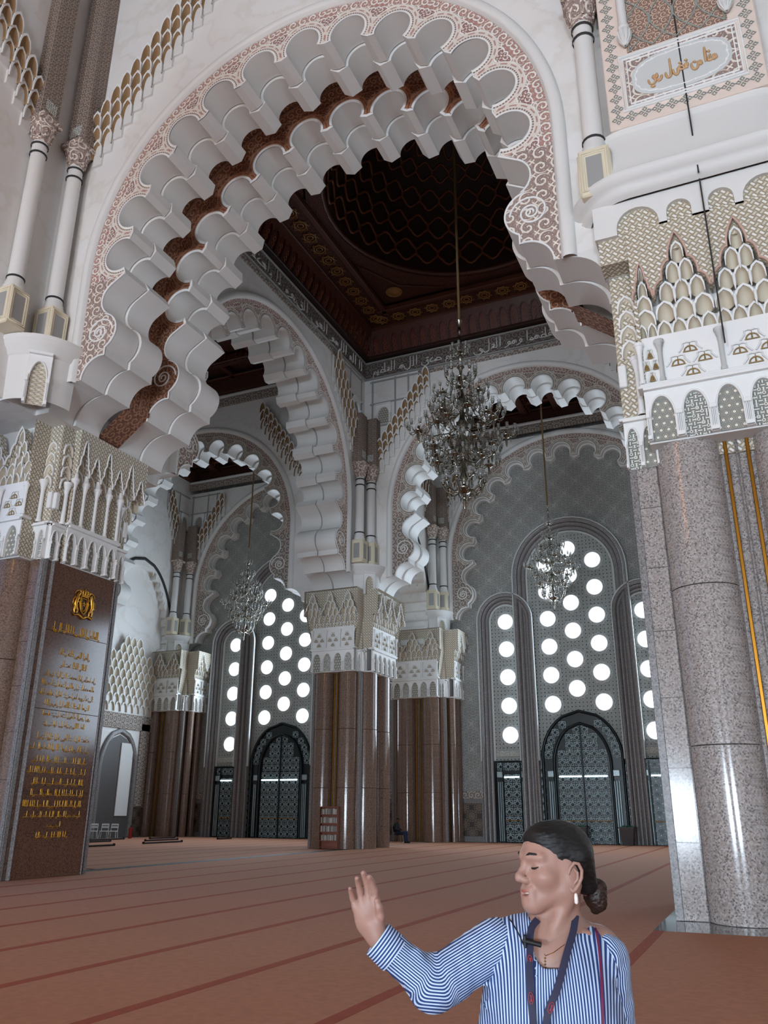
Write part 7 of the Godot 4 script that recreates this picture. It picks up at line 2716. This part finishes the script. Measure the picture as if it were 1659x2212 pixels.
	inst(g, "earring", er.mesh(M.pearl))
	# ---- blouse: body, two sleeves, cuff
	var per := 1.0 / 0.0070
	var cn := FastNoiseLite.new()
	cn.frequency = 1.0
	cn.seed = 9
	var bl := Field.new()
	bl.chain([V.call(-0.03, 0.84, -0.04), V.call(-0.03, 1.05, -0.03), V.call(-0.03, 1.22, -0.025)], [0.165, 0.155, 0.145], 0.06)
	bl.ell(V.call(-0.03, 1.10, -0.03), Vector3(0.185, 0.30, 0.13), 0.05)
	bl.ell(V.call(-0.085, 1.20, 0.045), Vector3(0.075, 0.075, 0.065), 0.05)
	bl.ell(V.call(0.045, 1.20, 0.035), Vector3(0.075, 0.075, 0.065), 0.05)
	bl.cap(V.call(-0.155, 1.315, -0.01), V.call(0.0, 1.325, -0.03), 0.062, 0.058, 0.05)
	bl.cap(V.call(0.0, 1.325, -0.03), V.call(0.105, 1.295, -0.045), 0.058, 0.058, 0.05)
	# neck opening, a V at the front
	bl.ell(V.call(0.004, 1.425, -0.01), Vector3(0.082, 0.095, 0.085), -0.012)
	bl.ell(V.call(-0.022, 1.345, 0.075), Vector3(0.050, 0.068, 0.060), -0.014)
	# folds drawn from the gathered knot at the foot of the V, and down the front
	for q in [[-0.20, 1.285, 0.035, -0.11, 1.262, 0.090], [-0.215, 1.235, 0.03, -0.10, 1.238, 0.102], [-0.19, 1.19, 0.055, -0.09, 1.215, 0.108], [0.13, 1.265, 0.02, 0.03, 1.262, 0.085], [0.14, 1.215, 0.03, 0.02, 1.245, 0.098], [0.12, 1.16, 0.06, 0.01, 1.215, 0.108], [-0.15, 1.05, 0.08, -0.13, 1.17, 0.095], [-0.04, 1.0, 0.115, -0.035, 1.16, 0.118], [0.06, 1.0, 0.10, 0.045, 1.15, 0.108]]:
		bl.cap(V.call(q[0], q[1], q[2]), V.call(q[3], q[4], q[5]), 0.009, 0.006, 0.014)
	bl.noise = cn
	bl.amp = 0.006
	bl.stretch = Vector3(16, 9, 10)
	var uv_body := func(p: Vector3) -> Vector2:
		var d := clampf((p.y - 1.10) / 0.24, 0.0, 1.0)
		var u := p.x + 0.03
		u *= 1.0 - 0.10 * d
		u += 0.020 * d * d * sin((p.x + 0.03) * 22.0) + (0.10 * d * d * (p.y - 1.2) if p.x < -0.06 else 0.0)
		if p.z < -0.05: u = signf(u) * (0.19 + (-0.05 - p.z))
		return Vector2(u * per, p.y)
	inst(g, "blouse", nets(bl, Vector3(-0.29, 0.66, -0.2), Vector3(0.2, 1.40, 0.17), 0.0078, uv_body).mesh(shirt))
	var arms := [[V.call(-0.165, 1.318, 0.0), V.call(-0.325, 1.232, 0.07), V.call(-0.437, 1.318, 0.094), [0.066, 0.054, 0.043]], [V.call(0.108, 1.290, -0.045), V.call(0.122, 1.04, -0.06), V.call(0.10, 0.80, 0.03), [0.068, 0.058, 0.044]]]
	for q in arms.size():
		var A: Vector3 = arms[q][0]
		var B: Vector3 = arms[q][1]
		var C: Vector3 = arms[q][2]
		var sl := Field.new()
		sl.chain([A, B, C], arms[q][3], 0.03)
		if q == 0:
			sl.cap(A.lerp(B, 0.7) + Vector3(0, -0.012, 0), B + Vector3(0.01, -0.006, 0), 0.05, 0.05, 0.03)
			# folds gathered in the crook of the elbow
			for k in 7:
				var c := A.lerp(B, 0.72 + k * 0.09) if k < 3 else B.lerp(C, (k - 3) * 0.15)
				var tilt := 0.55 - 0.16 * k
				sl.cap(c + Vector3(-sin(tilt) * 0.04, 0.038, 0.028), c + Vector3(sin(tilt) * 0.03, -0.03, 0.046), 0.010, 0.006, 0.010)
		sl.noise = cn
		sl.amp = 0.006
		sl.stretch = Vector3(24, 18, 18)
		var n0 := (B - A).cross(C - B).normalized()
		var uv_arm := func(p: Vector3) -> Vector2:
			var t1 := clampf((p - A).dot(B - A) / (B - A).length_squared(), 0, 1)
			var t2 := clampf((p - B).dot(C - B) / (C - B).length_squared(), 0, 1)
			var p1 := p - A.lerp(B, t1)
			var p2 := p - B.lerp(C, t2)
			var d1 := (B - A).normalized()
			var d2 := (C - B).normalized()
			var w := smoothstep(-0.012, 0.012, p1.length() - p2.length())
			var a1 := p1.dot(n0.cross(d1))
			var a2 := p2.dot(n0.cross(d2))
			return Vector2(lerpf(a1, a2, w) * 1.15 * per, t1 + t2)
		var lo := Vector3(minf(A.x, minf(B.x, C.x)), minf(A.y, minf(B.y, C.y)), minf(A.z, minf(B.z, C.z))) - Vector3.ONE * 0.085
		var hi := Vector3(maxf(A.x, maxf(B.x, C.x)), maxf(A.y, maxf(B.y, C.y)), maxf(A.z, maxf(B.z, C.z))) + Vector3.ONE * 0.085
		inst(g, "sleeve", nets(sl, lo, hi, 0.0075, uv_arm).mesh(shirt))
	# cuff of the raised sleeve: a short flared tube with stripes running round it
	var ca: Vector3 = V.call(-0.418, 1.300, 0.091)
	var cb: Vector3 = V.call(-0.462, 1.337, 0.099)
	var ax := (cb - ca).normalized()
	var s1 := ax.cross(Vector3.BACK).normalized()
	var s2 := s1.cross(ax)
	var cf := MB.new()
	var rows := []
	for q in [[0.0, 0.047], [0.25, 0.0475], [0.5, 0.047], [0.75, 0.046], [1.0, 0.0455], [1.0, 0.042], [0.6, 0.041]]:
		var row := PackedVector3Array()
		for k in 29:
			var a := TAU * k / 28.0
			row.append(ca.lerp(cb, q[0]) + (s1 * cos(a) + s2 * sin(a)) * q[1])
		rows.append(row)
	cf.grid(rows)
	for k in cf.v.size(): cf.t[k] = Vector2((cf.v[k] - ca).dot(ax) * per * 0.9, 0)
	inst(g, "cuff", cf.mesh(shirt))
	# ---- trousers and shoes
	var tr := Field.new()
	tr.ell(V.call(-0.03, 0.93, -0.04), Vector3(0.175, 0.12, 0.125), 0.0)
	for s in [-1.0, 1.0]:
		tr.chain([V.call(-0.03 + s * 0.08, 0.88, -0.04), V.call(-0.03 + s * 0.085, 0.5, -0.02), V.call(-0.03 + s * 0.085, 0.08, -0.05)], [0.115, 0.085, 0.075], 0.03)
	inst(g, "trousers", nets(tr, Vector3(-0.26, 0.0, -0.2), Vector3(0.2, 1.06, 0.12), 0.014).mesh(M.trouser))
	var so := Field.new()
	for s in [-1.0, 1.0]: so.cap(V.call(-0.03 + s * 0.085, 0.05, -0.07), V.call(-0.03 + s * 0.1, 0.042, 0.13), 0.046, 0.036, 0.0)
	inst(g, "shoes", nets(so, V.call(-0.22, -0.02, -0.15), V.call(0.16, 0.12, 0.2), 0.011).mesh(M.trouser))
	# ---- lanyard, microphone, bag strap, necklace
	strap(g, "lanyard", [V.call(-0.052, 1.385, 0.035), V.call(-0.069, 1.365, 0.062), V.call(-0.074, 1.32, 0.094), V.call(-0.076, 1.24, 0.134), V.call(-0.072, 1.16, 0.143), V.call(-0.066, 1.02, 0.138)], 0.0175, M.navy_cloth)
	strap(g, "lanyard", [V.call(0.046, 1.395, 0.015), V.call(0.036, 1.36, 0.052), V.call(0.016, 1.315, 0.094), V.call(-0.012, 1.245, 0.136), V.call(-0.040, 1.185, 0.148), V.call(-0.062, 1.04, 0.140)], 0.0175, M.navy_cloth)
	for q in [[-0.0745, 1.300, 0.108, 0.0], [-0.0755, 1.225, 0.142, 0.0], [-0.069, 1.152, 0.148, 0.0], [-0.029, 1.208, 0.150, -0.42], [-0.050, 1.145, 0.152, -0.3]]:
		var ov := MB.new()
		var pts := PackedVector3Array()
		for k in 16:
			var a := TAU * k / 16.0
			pts.append(Vector3(cos(a) * 0.0058, sin(a) * 0.0125, 0))
		ov.tube(pts, 0.0009, 4, true)
		for k in 3: ov.tube(PackedVector3Array([Vector3(-0.0012 + k * 0.0018, -0.0075, 0), Vector3(0.0008 + k * 0.0004, 0.0, 0), Vector3(-0.001 + k * 0.0016, 0.007, 0)]), 0.0008, 4)
		inst(g, "lanyard_emblem", ov.mesh(M.logo_red), Transform3D(Basis(Vector3.BACK, q[3]), V.call(q[0], q[1], q[2])))
	var mic := MB.new()
	mic.tube(PackedVector3Array([V.call(-0.090, 1.343, 0.092), V.call(-0.045, 1.335, 0.100)]), 0.0062, 8)
	mic.box(V.call(-0.085, 1.341, 0.092), Vector3(0.008, 0.03, 0.012), 0.002)
	mic.tube(PackedVector3Array([V.call(-0.087, 1.33, 0.092), V.call(-0.10, 1.355, 0.075), V.call(-0.117, 1.378, 0.045), V.call(-0.125, 1.383, 0.02)]), 0.0018, 5)
	inst(g, "clip_microphone", mic.mesh(M.dark))
	strap(g, "bag_strap", [V.call(0.092, 1.362, -0.04), V.call(0.096, 1.355, 0.008), V.call(0.098, 1.30, 0.052), V.call(0.094, 1.22, 0.102), V.call(0.088, 1.12, 0.116), V.call(0.088, 0.95, 0.115), V.call(0.12, 0.85, 0.09)], 0.0062, M.magenta_cloth)
	var bag := MB.new()
	bag.box(V.call(0.15, 0.78, 0.02), Vector3(0.06, 0.16, 0.2), 0.02)
	inst(g, "shoulder_bag", bag.mesh(M.magenta_cloth))
	var nk := MB.new()
	var np := PackedVector3Array()
	for q in [[-0.055, 1.345, 0.030], [-0.048, 1.322, 0.062], [-0.036, 1.308, 0.078], [-0.015, 1.316, 0.074], [0.012, 1.332, 0.060], [0.035, 1.350, 0.035]]: np.append(V.call(q[0], q[1], q[2]))
	nk.tube(np, 0.0009, 4)
	for k in 4: nk.lathe(pts2([0.0, -0.003, 0.003, 0.0, 0.0, 0.003]), 6, V.call(-0.038, 1.303 - k * 0.007, 0.080))
	inst(g, "necklace", nk.mesh(M.brass))


func ring3(c: Vector3, ax: Vector3, r: float) -> PackedVector3Array:
	var s1 := ax.cross(Vector3.RIGHT).normalized()
	var s2 := s1.cross(ax)
	var out := PackedVector3Array()
	for k in 14: out.append(c + (s1 * cos(TAU * k / 14.0) + s2 * sin(TAU * k / 14.0)) * r)
	return out


func strap(root: Node3D, called: String, p: Array, w: float, mat: Material) -> void:   # a flat band facing the viewer
	var b := MB.new()
	var sm := []
	for k in p.size() - 1:
		for j in 5: sm.append(p[k].cubic_interpolate(p[k + 1], p[maxi(k - 1, 0)], p[mini(k + 2, p.size() - 1)], j / 5.0))
	sm.append(p[p.size() - 1])
	var rows := [PackedVector3Array(), PackedVector3Array(), PackedVector3Array(), PackedVector3Array(), PackedVector3Array()]
	for k in sm.size():
		var d: Vector3 = (sm[mini(k + 1, sm.size() - 1)] - sm[maxi(k - 1, 0)]).normalized()
		var n := (Vector3(0, 0.15, 1) - d * d.dot(Vector3(0, 0.15, 1))).normalized()
		var s := d.cross(n).normalized()
		rows[0].append(sm[k] - s * w * 0.5)
		rows[1].append(sm[k] - s * w * 0.5 + n * 0.0018)
		rows[2].append(sm[k] + s * w * 0.5 + n * 0.0018)
		rows[3].append(sm[k] + s * w * 0.5)
		rows[4].append(sm[k] - s * w * 0.5)
	b.grid(rows)
	inst(root, called, b.mesh(mat))
